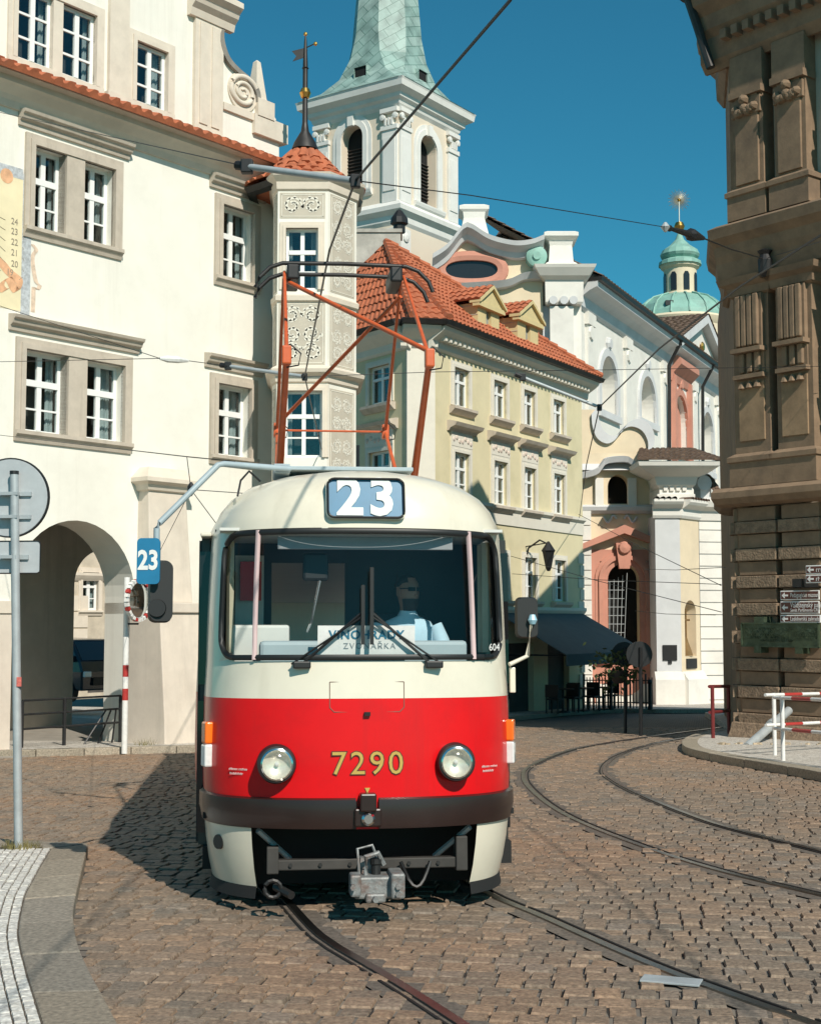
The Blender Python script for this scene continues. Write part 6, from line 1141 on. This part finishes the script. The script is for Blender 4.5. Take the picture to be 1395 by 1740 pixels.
mk('partition', MB().box(-1.05, -.62, 1.5, 1.54, .64, 2.6).box(-.05, 1.05, 1.5, 1.54, .64, 2.6).box(-.62, -.05, 1.5, 1.54, 2.45, 2.6).box(-.62, -.05, 1.5, 1.54, .64, 1.85), dk_, tram); mk('partition_panel', MB().box(-.9, -.68, 1.44, 1.49, 1.4, 2.5), din, tram); mk('cab_cabinet', MB().box(-.95, -.5, .75, 1.4, 1.3, 1.95), din, tram, bevel=.02)
mk('sun_visor', MB().box(-.6, .62, .25, .27, 2.46, 2.55), mat('visor', (.3, .3, .31), .5, var=.1), tram, bevel=.006); mk('red_notice', MB().box(-.86, -.7, 1.38, 1.42, 2.15, 2.45), tred, tram); mk('interior_mirror', MB().box(-.42, -.24, .4, .44, 2.25, 2.45), rubber, tram, bevel=.02)
mk('mirror_stalk', MB().tube([(-.3, .42, 2.26), (-.36, .5, 1.95), (-.38, .6, 1.9)], .01, 5), chrome, tram)
for sx_ in (-1, 1):
    rs = [[(sx_ * (.93 + .03 * math.sin(k * 2.4)), .62 + k * .045, z_) for k in range(9)] for z_ in (1.75, 2.55)]; mk('cab_curtain', MB().rings(rs, False, False), mat('curtain_beige', (.5, .45, .33), .9, var=.1), tram, smooth=70)
mk('ceiling', MB().box(-1.0, 1.0, .4, 13.4, 2.6, 2.62), din, tram); mk('rear_wall', MB().box(-1.2, 1.2, 13.4, 13.6, .6, 2.9), tcream, tram); mk('driver_seat', MB().box(.1, .55, 1.15, 1.25, 1.25, 2.05).box(.1, .55, .85, 1.25, 1.2, 1.28), dk_, tram, bevel=.04)
# mirrors and number board
arm = mk('number_bracket', MB().tube([(-.50, .85, 3.10), (-.98, .62, 3.10), (-1.02, .6, 3.09), (-1.42, .5, 2.66), (-1.44, .5, 2.62), (-1.44, .5, 2.52)], .022, 8), pgrey, tram, smooth=60); Mn = TM @ T(-1.49, .42, 2.385) @ RZ(R(-6))
nb = mk('number_board', MB().rings([rrect(-.08, .08, -.16, .16, .03, .0), rrect(-.08, .08, -.16, .16, .03, .03)], True, True), blue, tram, Mn); lettering('23', .185, whp, nb, Mn @ T(0, -.003, 0), .001, bold=.006, sx=.78)
mr = mk('mirror', MB().rings([rrect(-.08, .08, -.21, .21, .05, .0), rrect(-.085, .085, -.22, .22, .05, .06), rrect(-.06, .06, -.17, .17, .05, .12)], True, True), rubber, tram, TM @ T(-1.40, .5, 2.18) @ RZ(R(14)), smooth=40); mk('lower_mirror', MB().lathe_y([(.06, -.02), (.065, .0), (.05, .05)], (-.03, -.01, -.12), 20), rubber, mr, TM @ T(-1.40, .5, 2.18))
mk('mirror_arm', MB().tube([(1.06, .5, 1.66), (1.2, .55, 1.72), (1.25, .6, 2.0)], .017, 7), tcream, tram, smooth=60); m2 = mk('mirror', MB().rings([rrect(-.075, .075, -.14, .14, .04, .0), rrect(-.085, .085, -.15, .15, .04, .05), rrect(-.05, .05, -.11, .11, .04, .1)], True, True), rubber, tram, TM @ T(1.22, .62, 2.0), smooth=40); mk('mirror_clamp', MB().lathe([(.02, -.03), (.035, 0), (.02, .04)], (1.25, .59, 1.98), 10), mat('clamp_blue', (.3, .5, .6), .4, var=0), m2, TM)
mk('roof_clip', MB().box(-.06, .06, -.03, .03, 0, .02), iron, tram, TM @ T(-.98, .8, 2.62)); mk('antenna', MB().tube([(.02, 1.1, 3.08), (.02, 1.1, 3.32)], .014, 6), iron, tram); mk('roof_cable', MB().tube([(-.72, .8, 3.0), (-.8, .7, 3.06), (-.86, .62, 2.98), (-.88, .55, 2.86)], .008, 5), iron, tram)
mk('roof_walkway', MB().box(-.6, .42, .9, 4.5, 3.1, 3.13).box(-.62, -.5, .86, 1.3, 3.07, 3.14), pgrey, tram, bevel=.006)
# pantograph: built at the tram's own place on the roof
TP = TM @ T(.1, 0, 0)
pg = mk('pantograph_base', MB().box(-.6, .6, 3.1, 4.9, 3.12, 3.18).box(-.7, .7, 3.9, 4.1, 3.14, 3.24), iron, tram)
PB, PK, PH = 3.25, 4.22, 5.44; yk = 1.95; yc_ = 4.05; hwb, hwk, hwh = .63, .6, .58
pgp = lambda x_, y_, z_: (x_, y_, z_)
for s_ in (-1, 1):
    for f_, r0_, r1_ in ((-1, .038, .028), (1, .026, .02)):
        b_ = (s_ * hwb, yc_ + f_ * .35, PB); k_ = (s_ * hwk, yc_ + f_ * yk, PK); h_ = (s_ * hwh, yc_ + f_ * .12, PH)
        mk('lower_arm', MB().tube([b_, k_], [r0_, r1_], 8), pan_o, pg, TP, smooth=60); mk('upper_arm', MB().tube([k_, h_], [.02, .016], 8), pan_o, pg, TP, smooth=60); mk('knuckle', MB().box(k_[0] - .04, k_[0] + .04, k_[1] - .05, k_[1] + .05, PK - .08, PK + .08), pan_o, pg, TP, bevel=.015)
        mk('shunt_cable', MB().tube([(k_[0], k_[1], PK - .1), (k_[0] + .1, k_[1], PK - .08), (k_[0] + .12, k_[1], PK + .02), (k_[0] + .03, k_[1], PK + .1)], .007, 5), iron, pg, TP)
mk('diagonal_brace', MB().tube([(-hwh, yc_ - .12, PH - .08), (hwk, yc_ - yk, PK + .06)], .022, 8), pan_o, pg, TP, smooth=60); mk('diagonal_brace', MB().tube([(hwh, yc_ + .12, PH - .15), (-hwk, yc_ + yk, PK + .06)], .02, 8), pan_o, pg, TP, smooth=60)
for f_ in (-1, 1): mk('knee_bar', MB().tube([(-hwk, yc_ + f_ * yk, PK), (hwk, yc_ + f_ * yk, PK)], .012, 6), pan_o, pg, TP) if f_ > 0 else None
for y_ in (-.2, .2):
    mk('collector_bow', MB().tube([(-.86, yc_ + y_, PH - .18), (-.82, yc_ + y_, PH - .08), (-.72, yc_ + y_, PH + .02), (-.6, yc_ + y_, PH + .065), (0, yc_ + y_, PH + .075), (.6, yc_ + y_, PH + .065), (.72, yc_ + y_, PH + .02), (.82, yc_ + y_, PH - .08), (.86, yc_ + y_, PH - .18)], .021, 8), leadm, pg, TP, smooth=60)
for s_ in (-1, 1): mk('bow_spring', MB().box(s_ * .5 - .06, s_ * .5 + .06, yc_ - .25, yc_ + .25, PH - .1, PH + .05), iron, pg, TP, bevel=.02)
# driver
dv = TM @ T(.38, .95, .17); driver = root('person', dv @ T(0, 0, 1.28), 'bearded driver in sunglasses and light blue shirt seated in the tram cab', 'person'); skinm = mat('skin', (.30, .165, .115), .55, var=.08, scale=12); shirt = mat('shirt_blue', (.42, .60, .70), .8, var=.08, scale=8); hairm = mat('hair_dark', (.03, .022, .018), .7, var=.2, scale=30)
def ell(cx, cy, z_, rx, ry, n=16, tw=0.0): return [(cx + rx * math.cos(2 * math.pi * k / n), cy + ry * math.sin(2 * math.pi * k / n), z_) for k in range(n)]
bd = MB(); bd.rings([ell(0, .02, 1.28, .17, .13), ell(0, .02, 1.45, .175, .125), ell(0, .01, 1.62, .20, .125), ell(0, 0, 1.74, .215, .115), ell(0, 0, 1.81, .17, .09), ell(0, 0, 1.85, .08, .07), ell(0, -.01, 1.89, .06, .062)]); body = mk('shirt', bd, shirt, driver, dv, smooth=70)
for s_ in (-1, 1): mk('sleeve', MB().tube([(s_ * .19, 0, 1.77), (s_ * .245, -.02, 1.66), (s_ * .27, -.1, 1.52)], [.072, .068, .062], 10), shirt, driver, dv, smooth=70); mk('forearm', MB().tube([(s_ * .27, -.1, 1.53), (s_ * .24, -.28, 1.5), (s_ * .2, -.4, 1.52)], [.046, .04, .03], 8), skinm, driver, dv, smooth=70)
Hd = dv @ T(0, -.02, 2.03) @ RZ(R(28)); hd = MB(); prf = [(-.155, .03, .035, .01), (-.13, .058, .06, -.008), (-.08, .068, .082, -.01), (-.03, .074, .092, -.004), (.02, .077, .096, 0), (.06, .074, .094, .004), (.1, .055, .07, .008), (.125, .02, .03, .01)]
hd.rings([[(rx * math.cos(2 * math.pi * k / 20), cy + ry * math.sin(2 * math.pi * k / 20) - (.012 if abs(k - 15) < 1 and -.04 < z_ < .03 else 0), z_) for k in range(20)] for z_, rx, ry, cy in prf]); hd.tube([(0, .01, -.2), (0, .01, -.1)], [.058, .055], 10); hd.add([(-.016, -.095, -.035), (.016, -.095, -.035), (0, -.122, -.03), (0, -.09, .03)], [(0, 1, 2), (0, 2, 3), (1, 3, 2)])
for s_ in (-1, 1): hd.box(s_ * .078 - .008, s_ * .078 + .008, -.01, .025, -.03, .035)
mk('head', hd, skinm, driver, Hd, smooth=60); mk('hair', MB().rings([[(rx * 1.06 * math.cos(2 * math.pi * k / 20), cy + .01 + ry * 1.05 * math.sin(2 * math.pi * k / 20), z_ + .006) for k in range(20)] for z_, rx, ry, cy in [(.015, .072, .075, .03), (.045, .077, .09, .012)] + prf[5:]]), hairm, driver, Hd, smooth=60); mk('beard', MB().rings([[(rx * 1.07 * math.cos(a_), cy + ry * 1.07 * math.sin(a_), z_ - .004) for a_ in [R(195 + 15 * k) for k in range(11)]] for z_, rx, ry, cy in prf[:3] + [(-.052, .071, .088, -.008)]], False, False), hairm, driver, Hd, smooth=60)
gs = MB()
for s_ in (-1, 1): gs.box(s_ * .034 - .028, s_ * .034 + .028, -.108, -.095, .0, .028)
gs.tube([(-.06, -.1, .02), (.06, -.1, .02)], .005, 5).tube([(-.062, -.1, .02), (-.08, .01, .02)], .004, 5).tube([(.062, -.1, .02), (.08, .01, .02)], .004, 5); mk('sunglasses', gs, rubber, driver, Hd)
# ================================================================ street furniture, vehicle, cafe, wires
grassm = mat('dry_grass', (.22, .19, .07), .9, var=.4, scale=40)
def tuft(p, n, sp, h_, label):
    m = MB(); rn = random.Random(int(p.x * 100))
    for k in range(n):
        a_ = rn.uniform(0, 6.28); r_ = sp * math.sqrt(rn.random()); b_ = Vector((p.x + r_ * math.cos(a_), p.y + r_ * .7 * math.sin(a_), p.z)); l_ = h_ * rn.uniform(.4, 1); t_ = b_ + Vector((rn.uniform(-.5, .5) * l_ * 1.2, rn.uniform(-.5, .5) * l_, l_)); w_ = Vector((math.cos(a_ + 1.5), math.sin(a_ + 1.5), 0)) * .004
        m.add([b_ - w_, b_ + w_, t_], [(0, 1, 2)])
    mk('grass_tuft', m, grassm, None, I4, kind='stuff', norm=False, label=label, cat='grass')
b_ = G(33, 1440, KH); tpp = P(25, 806, b_.y - .02); sp = root('sign_pole', b_, 'galvanised pole carrying a round sign and a small plate seen from behind', 'sign pole')
ax = (tpp - b_); mk('pole', MB().tube([b_ - Vector((0, 0, .1)), tpp], .037, 14), galv, sp, I4, smooth=60); mk('pole_cap', MB().tube([tpp, tpp + Vector((0, 0, .03))], .04, 12), rubber, sp, I4)
mk('sticker', MB().box(-.02, .02, -.045, -.03, -.04, .04), mat('sticker_red', (.6, .15, .12), .5, var=.4, scale=60), sp, T(*b_.lerp(tpp, .44)) @ T(.03, 0, 0))
signback = mat('sign_back', (.46, .48, .49), .5, .1, var=.08, scale=12, bump=.01, bscale=60); dc_ = P(19, 846, b_.y + .06); Md = T(*dc_) @ RZ(R(-6)); dsk = mk('round_sign', MB().lathe_y([(.335, -.02), (.345, -.012), (.345, .012), (.32, .015)], (0, 0, 0), 48), signback, sp, Md, smooth=30); mk('rim', MB().lathe_y([(.34, -.022), (.35, -.022), (.35, .016), (.34, .016)], (0, 0, 0), 48, False), leadm, dsk, Md); mk('maker_label', MB().box(.1, .17, -.024, -.019, .03, .07), signback, dsk, Md)
for z_ in (.03, -.17): mk('bracket_rail', MB().box(-.33 if z_ > 0 else -.3, .2, -.045, -.015, z_ - .018, z_ + .018).box(-.06, .1, -.11, -.03, z_ - .014, z_ + .014), galv, dsk, Md)
pl_ = P(13, 947, b_.y + .06); Mp = T(*pl_) @ RZ(R(-6)); rp_ = mk('supplementary_sign', MB().rings([rrect(-.3, .3, -.14, .14, .03, -.008), rrect(-.3, .3, -.14, .14, .03, .008)], True, True), signback, sp, Mp); mk('rim', MB().tube(rrect(-.3, .3, -.14, .14, .03, -.008) + [rrect(-.3, .3, -.14, .14, .03, -.008)[0]], .006, 5), leadm, rp_, Mp); mk('bracket_rail', MB().box(-.2, .2, -.03, -.008, -.02, .02).box(-.03, .12, -.1, -.03, -.014, .014), galv, rp_, Mp)
tuft(b_ - Vector((0, 0, .01)), 260, .2, .09, 'dry grass tuft round the foot of the galvanised sign pole')
g_ = G(250, 1266, .12); tuft(g_, 70, .25, .16, 'green weed growing at the foot of the house buttress')
# mirror pole
b_ = G(212, 1271, .12); tz_ = P(213, 981, b_.y); mp = root('mirror_pole', b_, 'white and red banded pole with a round traffic mirror', 'mirror pole'); zz = [b_.z - .1, P(212, 1190, b_.y).z, P(212, 1170, b_.y).z, P(212, 1150, b_.y).z, P(212, 1130, b_.y).z, tz_.z]
for k in range(5): mk('pole_section', MB().tube([(b_.x, b_.y, zz[k]), (b_.x, b_.y, zz[k + 1])], .055, 12), redp if k in (1, 3) else whp, mp, I4, smooth=60)
mc = P(235, 1020, b_.y - .2); Mm = T(*mc) @ RZ(R(66)); mi = mk('traffic_mirror', MB().lathe_y([(.02, -.09), (.2, -.07), (.33, -.02), (.34, 0), (.3, .05), (.05, .12)], (0, 0, 0), 32), mat('mirror_face', (.55, .57, .58), .06, 1.0, var=0), mp, Mm, smooth=40)
for k in range(28): a_ = 2 * math.pi * k / 28; mk('rim_stud', MB().box(-.03, .03, -.05, .03, -.03, .03), whp if k % 2 else redp if k % 4 == 0 else whp, mi, Mm @ T(.36 * math.cos(a_), 0, .36 * math.sin(a_)) @ Matrix.Rotation(-a_, 4, 'Y'))
for z_ in (1005, 1060): mk('mirror_arm', MB().tube([(b_.x, b_.y, P(213, z_, b_.y).z), (mc.x, mc.y + .05, P(213, z_, b_.y).z)], .02, 6), iron, mp, I4)
# iron railing before the passage
rl = root('iron_railing', FL.at(FL.x(110, 1260), .2, 0), 'thin dark iron railing before the arcade passage', 'railing'); xs_ = [FL.x(q, 1230, .2) for q in (38, 110, 205)]; zz = [FL.z(110, q, .2) for q in (1187, 1210, 1234)]
for x_ in xs_: mk('post', MB().tube([(x_, .2, -.1), (x_, .2, zz[0])], .035, 8), iron, rl, FL.M)
for z_ in zz: mk('rail', MB().tube([(xs_[0], .2, z_), (xs_[-1], .2, z_)], .022, 6), iron, rl, FL.M)
for k in range(3): mk('strut', MB().tube([(xs_[-1] - .9 + .35 * k, .2, .02), (xs_[-1] - .35 + .12 * k, .2, zz[1])], .018, 5), iron, rl, FL.M)
# van behind the passage
vx = FL.x(172, 1200, 12.0); van = root('van', FL.M @ T(vx, 12.0, 0), 'dark van parked in the yard behind the arcade', 'van'); vb = mat('van_dark', (.012, .014, .02), .25, var=.1, coat=.4)
mk('body', MB().rings([[(-.8, -.1, .35), (.95, -.1, .35), (.95, 3.5, .35), (-.8, 3.5, .35)], [(-.84, -.15, .9), (.98, -.15, .9), (.98, 3.5, .9), (-.84, 3.5, .9)], [(-.82, .0, 1.2), (.96, .0, 1.2), (.96, 3.5, 1.2), (-.82, 3.5, 1.2)], [(-.7, .6, 1.85), (.84, .6, 1.85), (.86, 3.4, 1.9), (-.72, 3.4, 1.9)]]), vb, van, bevel=.05)
mk('windscreen', MB().add([(-.7, .02, 1.24), (.84, .02, 1.24), (.74, .53, 1.78), (-.6, .53, 1.78)], [(0, 1, 2, 3)]), mat('van_glass', (.05, .06, .07), .06, var=0), van)
for s_ in (-.65, .8): mk('headlight', MB().box(s_ - .14, s_ + .14, -.2, -.1, .75, .92), lens, van, bevel=.03)
for s_ in (-.75, .9):
    for y_ in (.55, 2.7): mk('wheel', MB().rings([[(s_ + xx, y_ + r_ * math.cos(2 * math.pi * k / 16), .33 + r_ * math.sin(2 * math.pi * k / 16)) for k in range(16)] for r_, xx in ((.33, -.1), (.33, .1), (.02, .1))], True, True), rubber, van)
mk('side_window', MB().add([(-.845, .7, 1.2), (-.845, 1.6, 1.2), (-.76, 1.6, 1.75), (-.76, .95, 1.75)], [(0, 1, 2, 3)]), mat('van_glass', (0, 0, 0)), van); mk('grille', MB().box(-.45, .6, -.2, -.12, .5, .72), iron, van); mk('wing_mirror', MB().box(-1.0, -.84, .3, .4, 1.2, 1.4), iron, van, bevel=.02)
# cafe awning on the green house
xa0_, xa1_ = FBR.x(845, 1070), FBR.x(990, 1070); zA = zaw + .05; awn = root('cafe_awning', FBR.M @ T((xa0_ + xa1_) / 2, 0, zA), 'dark grey sloping cafe awning on the green house', 'awning'); fab = mat('awning_grey', (.085, .11, .12), .85, var=.12, scale=3); n = 6
for k in range(n):
    a, b = xa0_ + (xa1_ - xa0_) * k / n, xa0_ + (xa1_ - xa0_) * (k + 1) / n; mk('canopy_panel', MB().add([(a, -.02, zA), (b, -.02, zA), (b, -2.3, zA - 1.25), (a, -2.3, zA - 1.25), (a, -.02, zA - .03), (b, -.02, zA - .03), (b, -2.3, zA - 1.28), (a, -2.3, zA - 1.28)], [(0, 1, 2, 3), (7, 6, 5, 4), (0, 4, 5, 1), (2, 6, 7, 3), (0, 3, 7, 4), (1, 5, 6, 2)]), fab, awn, FBR.M)
mk('valance', MB().box(xa0_, xa1_, -2.32, -2.29, zA - 1.6, zA - 1.26), fab, awn, FBR.M)
for x_ in (xa0_ + .3, xa1_ - .3): mk('arm', MB().tube([(x_, 0, zA - 1.3), (x_, -2.2, zA - 1.28)], .03, 6), iron, awn, FBR.M)
wood = mat('chair_wood', (.035, .025, .02), .7, var=.2)
TBL = ['farthest from the church', 'between the other two', 'nearest the church fence']
def cafe_chair(M_, lab):
    c = root('cafe_chair', M_, lab, 'chair', 'cafe chairs under the awning'); mk('seat', MB().box(-.22, .22, -.22, .22, .42, .47), wood, c, bevel=.01); mk('backrest', MB().box(-.22, .22, .2, .24, .5, .9), wood, c, bevel=.01)
    for x_ in (-.19, .19):
        for y_ in (-.19, .2): mk('leg', MB().box(x_ - .02, x_ + .02, y_ - .02, y_ + .02, 0, .42 if y_ < 0 else .6), wood, c)
k = 0
for ti, t_ in enumerate((.28, .52, .78)):
    x_ = xa0_ + (xa1_ - xa0_) * t_; y_ = -1.35; zz_ = gz(FBR.at(x_, y_, 0).y) + .125; tb_ = root('cafe_table', FBR.M @ T(x_, y_, zz_), 'small round cafe table under the awning, ' + TBL[ti], 'table', 'cafe tables under the awning'); mk('tabletop', MB().lathe([(.35, .72), (.36, .75), (.02, .75)], n=20), wood, tb_); mk('pedestal', MB().lathe([(.22, 0), (.2, .03), (.03, .06), (.03, .72)], n=10), iron, tb_)
    for s_ in (-1, 1): cafe_chair(FBR.M @ T(x_ + s_ * .62, y_, zz_) @ RZ(-s_ * R(90)), 'dark wooden cafe chair ' + ('church side' if s_ > 0 else 'tram side') + ' of the table ' + TBL[ti])
# street lantern on the green house
lx, lzz = FBR.px(893, 950); ln = root('wall_lantern', FBR.M @ T(lx, 0, lzz), 'black wall lantern on a bracket above the cafe awning', 'lantern'); mk('bracket', MB().tube([(0, 0, -.1), (0, -.1, .35), (0, -.5, .6), (0, -.8, .45)], .03, 6).tube([(0, 0, .4), (0, -.75, .5)], .02, 6), iron, ln); mk('lamp_body', MB().lathe([(.05, -.6), (.1, -.5), (.2, 0), (.24, .05), (.12, .22), (.03, .35)], (0, -.8, .2), 8), iron, ln)
for px_, lab, fl in ((1062, 'dark pole with round sign and hanging flower basket by the church', True), (1088, 'slim dark pole with a round sign back and small plate before the church', False)):
    b_ = G(px_, 1246 if fl else 1251, 0); sz_ = FPX / b_.y; r_ = root('street_sign', b_, lab, 'sign pole'); top = P(px_, 1100, b_.y); mk('pole', MB().tube([b_ - Vector((0, 0, .1)), top], .04, 8), iron, r_, I4); mk('round_sign', MB().lathe_y([(.3, -.015), (.3, .015)], (b_.x, b_.y + .04, P(px_, 1112, b_.y).z), 24), iron, r_, I4); mk('plate', MB().box(b_.x - .25, b_.x + .25, b_.y + .03, b_.y + .05, P(px_, 1128, b_.y).z, P(px_, 1120, b_.y).z), iron, r_, I4)
    if fl:
        lf = MB(); rn = random.Random(2); c_ = P(1050, 1136, b_.y)
        for k in range(240):
            q = c_ + Vector((rn.gauss(0, .28), rn.gauss(0, .22), rn.gauss(0, .2))); a_ = Vector((rn.uniform(-1, 1), rn.uniform(-1, 1), rn.uniform(-1, 1))).normalized() * .07; c2 = a_.cross(Vector((.3, .5, .8))).normalized() * .05; lf.add([q - a_, q + c2, q + a_, q - c2], [(0, 1, 2, 3)])
        mk('hanging_foliage', lf, mat('leaf_green', (.05, .08, .025), .8, var=.4, scale=20), r_, I4, kind='stuff', norm=False); mk('basket', MB().lathe([(.1, -.25), (.22, -.1), (.25, .05)], (c_.x, c_.y, c_.z - .1), 12), wood, r_, I4)
# fence and bollards before the church
fa, fb_ = G(992, 1203, .13), G(1108, 1204, .13); fn = root('church_fence', fa, 'low black iron bar fence before the church portal', 'fence'); L_ = (fb_ - fa).length; n = 22
for k in range(n + 1): q = fa.lerp(fb_, k / n); mk('bar', MB().tube([q, q + Vector((0, 0, 1.05 + (.12 if k % 5 == 0 else 0)))], .02 if k % 5 else .035, 5), iron, fn, I4)
for h_ in (.2, .95): mk('rail', MB().tube([fa + Vector((0, 0, h_)), fb_ + Vector((0, 0, h_))], .02, 5), iron, fn, I4)
for px_, lab in ((1104, 'black iron bollard beside the church pier base'), (1038, 'thin black bollard behind the fence bars')): q = G(px_, 1206, .13); mk('bollard', MB().lathe([(.09, 0), (.08, .1), (.06, .15), (.06, .85), (.09, .9), (.05, 1.0)], (0, 0, 0), 10), iron, None, T(*q), label=lab, cat='bollard', group='bollards before the church')
# overhead wires -------------------------------------------------------------
def W(px_, py_, z_=5.5): d_ = ray(px_, py_); return CAM + d_ * ((z_ - CAMH) / d_.z)
def wire(name, pts, r_, label, cat='wire', matl=None, group='overhead tram wires'): return mk(name, MB().tube([Vector(p) for p in pts], r_, 6), matl or iron, None, I4, smooth=60, label=label, cat=cat, group=group)
c1 = [W(960, -420), W(867, 0), W(735, 153), W(604, 307), W(560, 425), W(518, 640), W(553, 790), W(590, 860)]; c2 = [W(1560, 270), W(1395, 399), W(1258, 486), W(1120, 592), W(1018, 692), W(996, 790), W(984, 880)]
c1 = [c1[0] + (c1[0] - c1[1]) * 5] + c1; c2 = [c2[0] + (c2[0] - c2[1]) * 7] + c2
wire('contact_wire', c1, .011, 'thick black contact wire running over the pantograph and up across the tower'); wire('contact_wire', c2, .011, 'thick black contact wire in front of the church and palace')
q1, q2 = W(604, 307), W(1018, 692); q3 = W(518, 640)
def arm_(a, b, label):
    a, b = Vector(a), Vector(b); r_ = root('pull_off_arm', a, label, 'wire arm', 'pull off arms of the contact wire'); mk('tube', MB().tube([a, a.lerp(b, .96)], .028, 8), galv, r_, I4, smooth=60); mk('clamp', MB().box(-.05, .05, -.04, .04, -.06, .06), iron, r_, T(*a), bevel=.01); mk('clamp', MB().box(-.04, .04, -.03, .03, -.06, .05), iron, r_, T(*b), bevel=.01); mk('insulator', MB().tube([a.lerp(b, -.1), a.lerp(b, -.02)], .04, 8), iron, r_, I4)
    return r_
aA = P(420, 283, q1.y + .6); aB = P(388, 622, q3.y + .5); aC = P(888, 641, q2.y - .3); arm_(aA, q1, 'grey pull off arm reaching from beside the turret to the thick wire'); arm_(aB, q3, 'grey pull off arm before the turret at lower storey height'); arm_(aC, q2, 'grey pull off arm in front of the green house gable end')
def fl_pt(px_, py_): s_, z_ = FL.px(px_, py_); return FL.at(s_, 0, z_)
def fr_pt(px_, py_): s_, z_ = FR.px(px_, py_, -.1); return FR.at(s_, -.1, z_)
thin = .0055; palH = fr_pt(1298, 440)
wire('span_wire', [fl_pt(-40, 182), aA], thin, 'span wire crossing the white house under its eaves'); wire('span_wire', [q1, P(800, 332, 14), P(1130, 386, 20)], thin, 'span wire across the tower to the palace'); wire('span_wire', [P(1195, 405, 21.4), P(1240, 423, 23), palH], .012, 'taut span wire ending at the palace cornice')
i0, i1 = P(1130, 386, 20), P(1195, 405, 21.4); ins = root('insulator', i0, 'large black strain insulator hung in the sky beside the dome', 'insulator'); mk('body', MB().tube([i0, i0.lerp(i1, .1), i0.lerp(i1, .15), i0.lerp(i1, .6), i0.lerp(i1, .65), i1], [.05, .05, .03, .055, .1, .03], 8), iron, ins, I4); mk('end_ball', MB().lathe([(.02, -.07), (.07, 0), (.02, .07)], tuple(i0), 10), galv, ins, I4)
wire('span_wire', [palH, P(1395, 410, 24)], .007, 'short wire running off along the palace front'); hb = mk('wire_anchor', MB().lathe([(.06, -.35), (.14, -.25), (.15, .0), (.1, .12), (.16, .2), (.03, .26)], (0, 0, 0), 12), iron, None, T(*(palH + Vector((-.05, -.25, -.1)))), label='black wire anchor fitting under the palace cornice', cat='anchor')
kn = P(272, 609, 19.3); wire('span_wire', [fl_pt(-60, 500), kn], thin, 'upper of two wires meeting over the lower double window'); wire('span_wire', [fl_pt(-60, 616), kn, P(322, 613, 19.6)], thin, 'lower of two wires meeting over the lower double window')
mk('wire_insulator', MB().tube([kn, P(285, 610, 19.35), P(303, 611, 19.45), P(320, 613, 19.6)], [.02, .05, .05, .02], 8), whp, None, I4, label='small pale wire insulator before the white house wall', cat='insulator'); wire('span_wire', [P(320, 613, 19.6), aB], thin, 'wire from the pale insulator to the pull off arm')
wire('span_wire', [q3, P(740, 632, 21), P(1000, 629, 22.5), fr_pt(1420, 622)], thin, 'long level span wire crossing the green house and church'); k2 = P(325, 832, 13); wire('span_wire', [fl_pt(-20, 737), P(318, 776, 13), P(400, 784, 14.5)], thin, 'thin span wire below the lower windows')
wire('span_wire', [P(318, 776, 13), k2], .004, 'short drop wire to the knot by the buttress cap'); wire('span_wire', [k2, P(470, 842, 14.5)], .004, 'thin wire passing from the knot behind the tram roof'); wire('span_wire', [P(240, 1000, 26), k2, P(420, 960, 14.5)], .004, 'crossing thin wire through the knot beside the number board')
mk('wire_knot', MB().lathe([(.01, -.06), (.035, -.02), (.035, .03), (.01, .07)], (0, 0, 0), 8), iron, None, T(*k2), label='small wire knot clamp beside the number board arm', cat='clamp')
for a, b, lab in (((983, 874, 44), (1225, 995, 28), 'diagonal wire from the green house corner down to the palace'), ((868, 945, 40), (1225, 1040, 28), 'wire sagging from the lantern to the palace corner'), ((870, 975, 40), (1225, 993, 28), 'nearly level wire before the portal window'), ((1095, 967, 45), (1231, 964, 28), 'short level wire across the church pier'), ((1079, 1038, 45), (1215, 1045, 28), 'low wire with a knot before the church pier')):
    A, B = P(*a), P(*b); wire('span_wire', [A, A.lerp(B, .5) - Vector((0, 0, .04)), B], .008, lab)
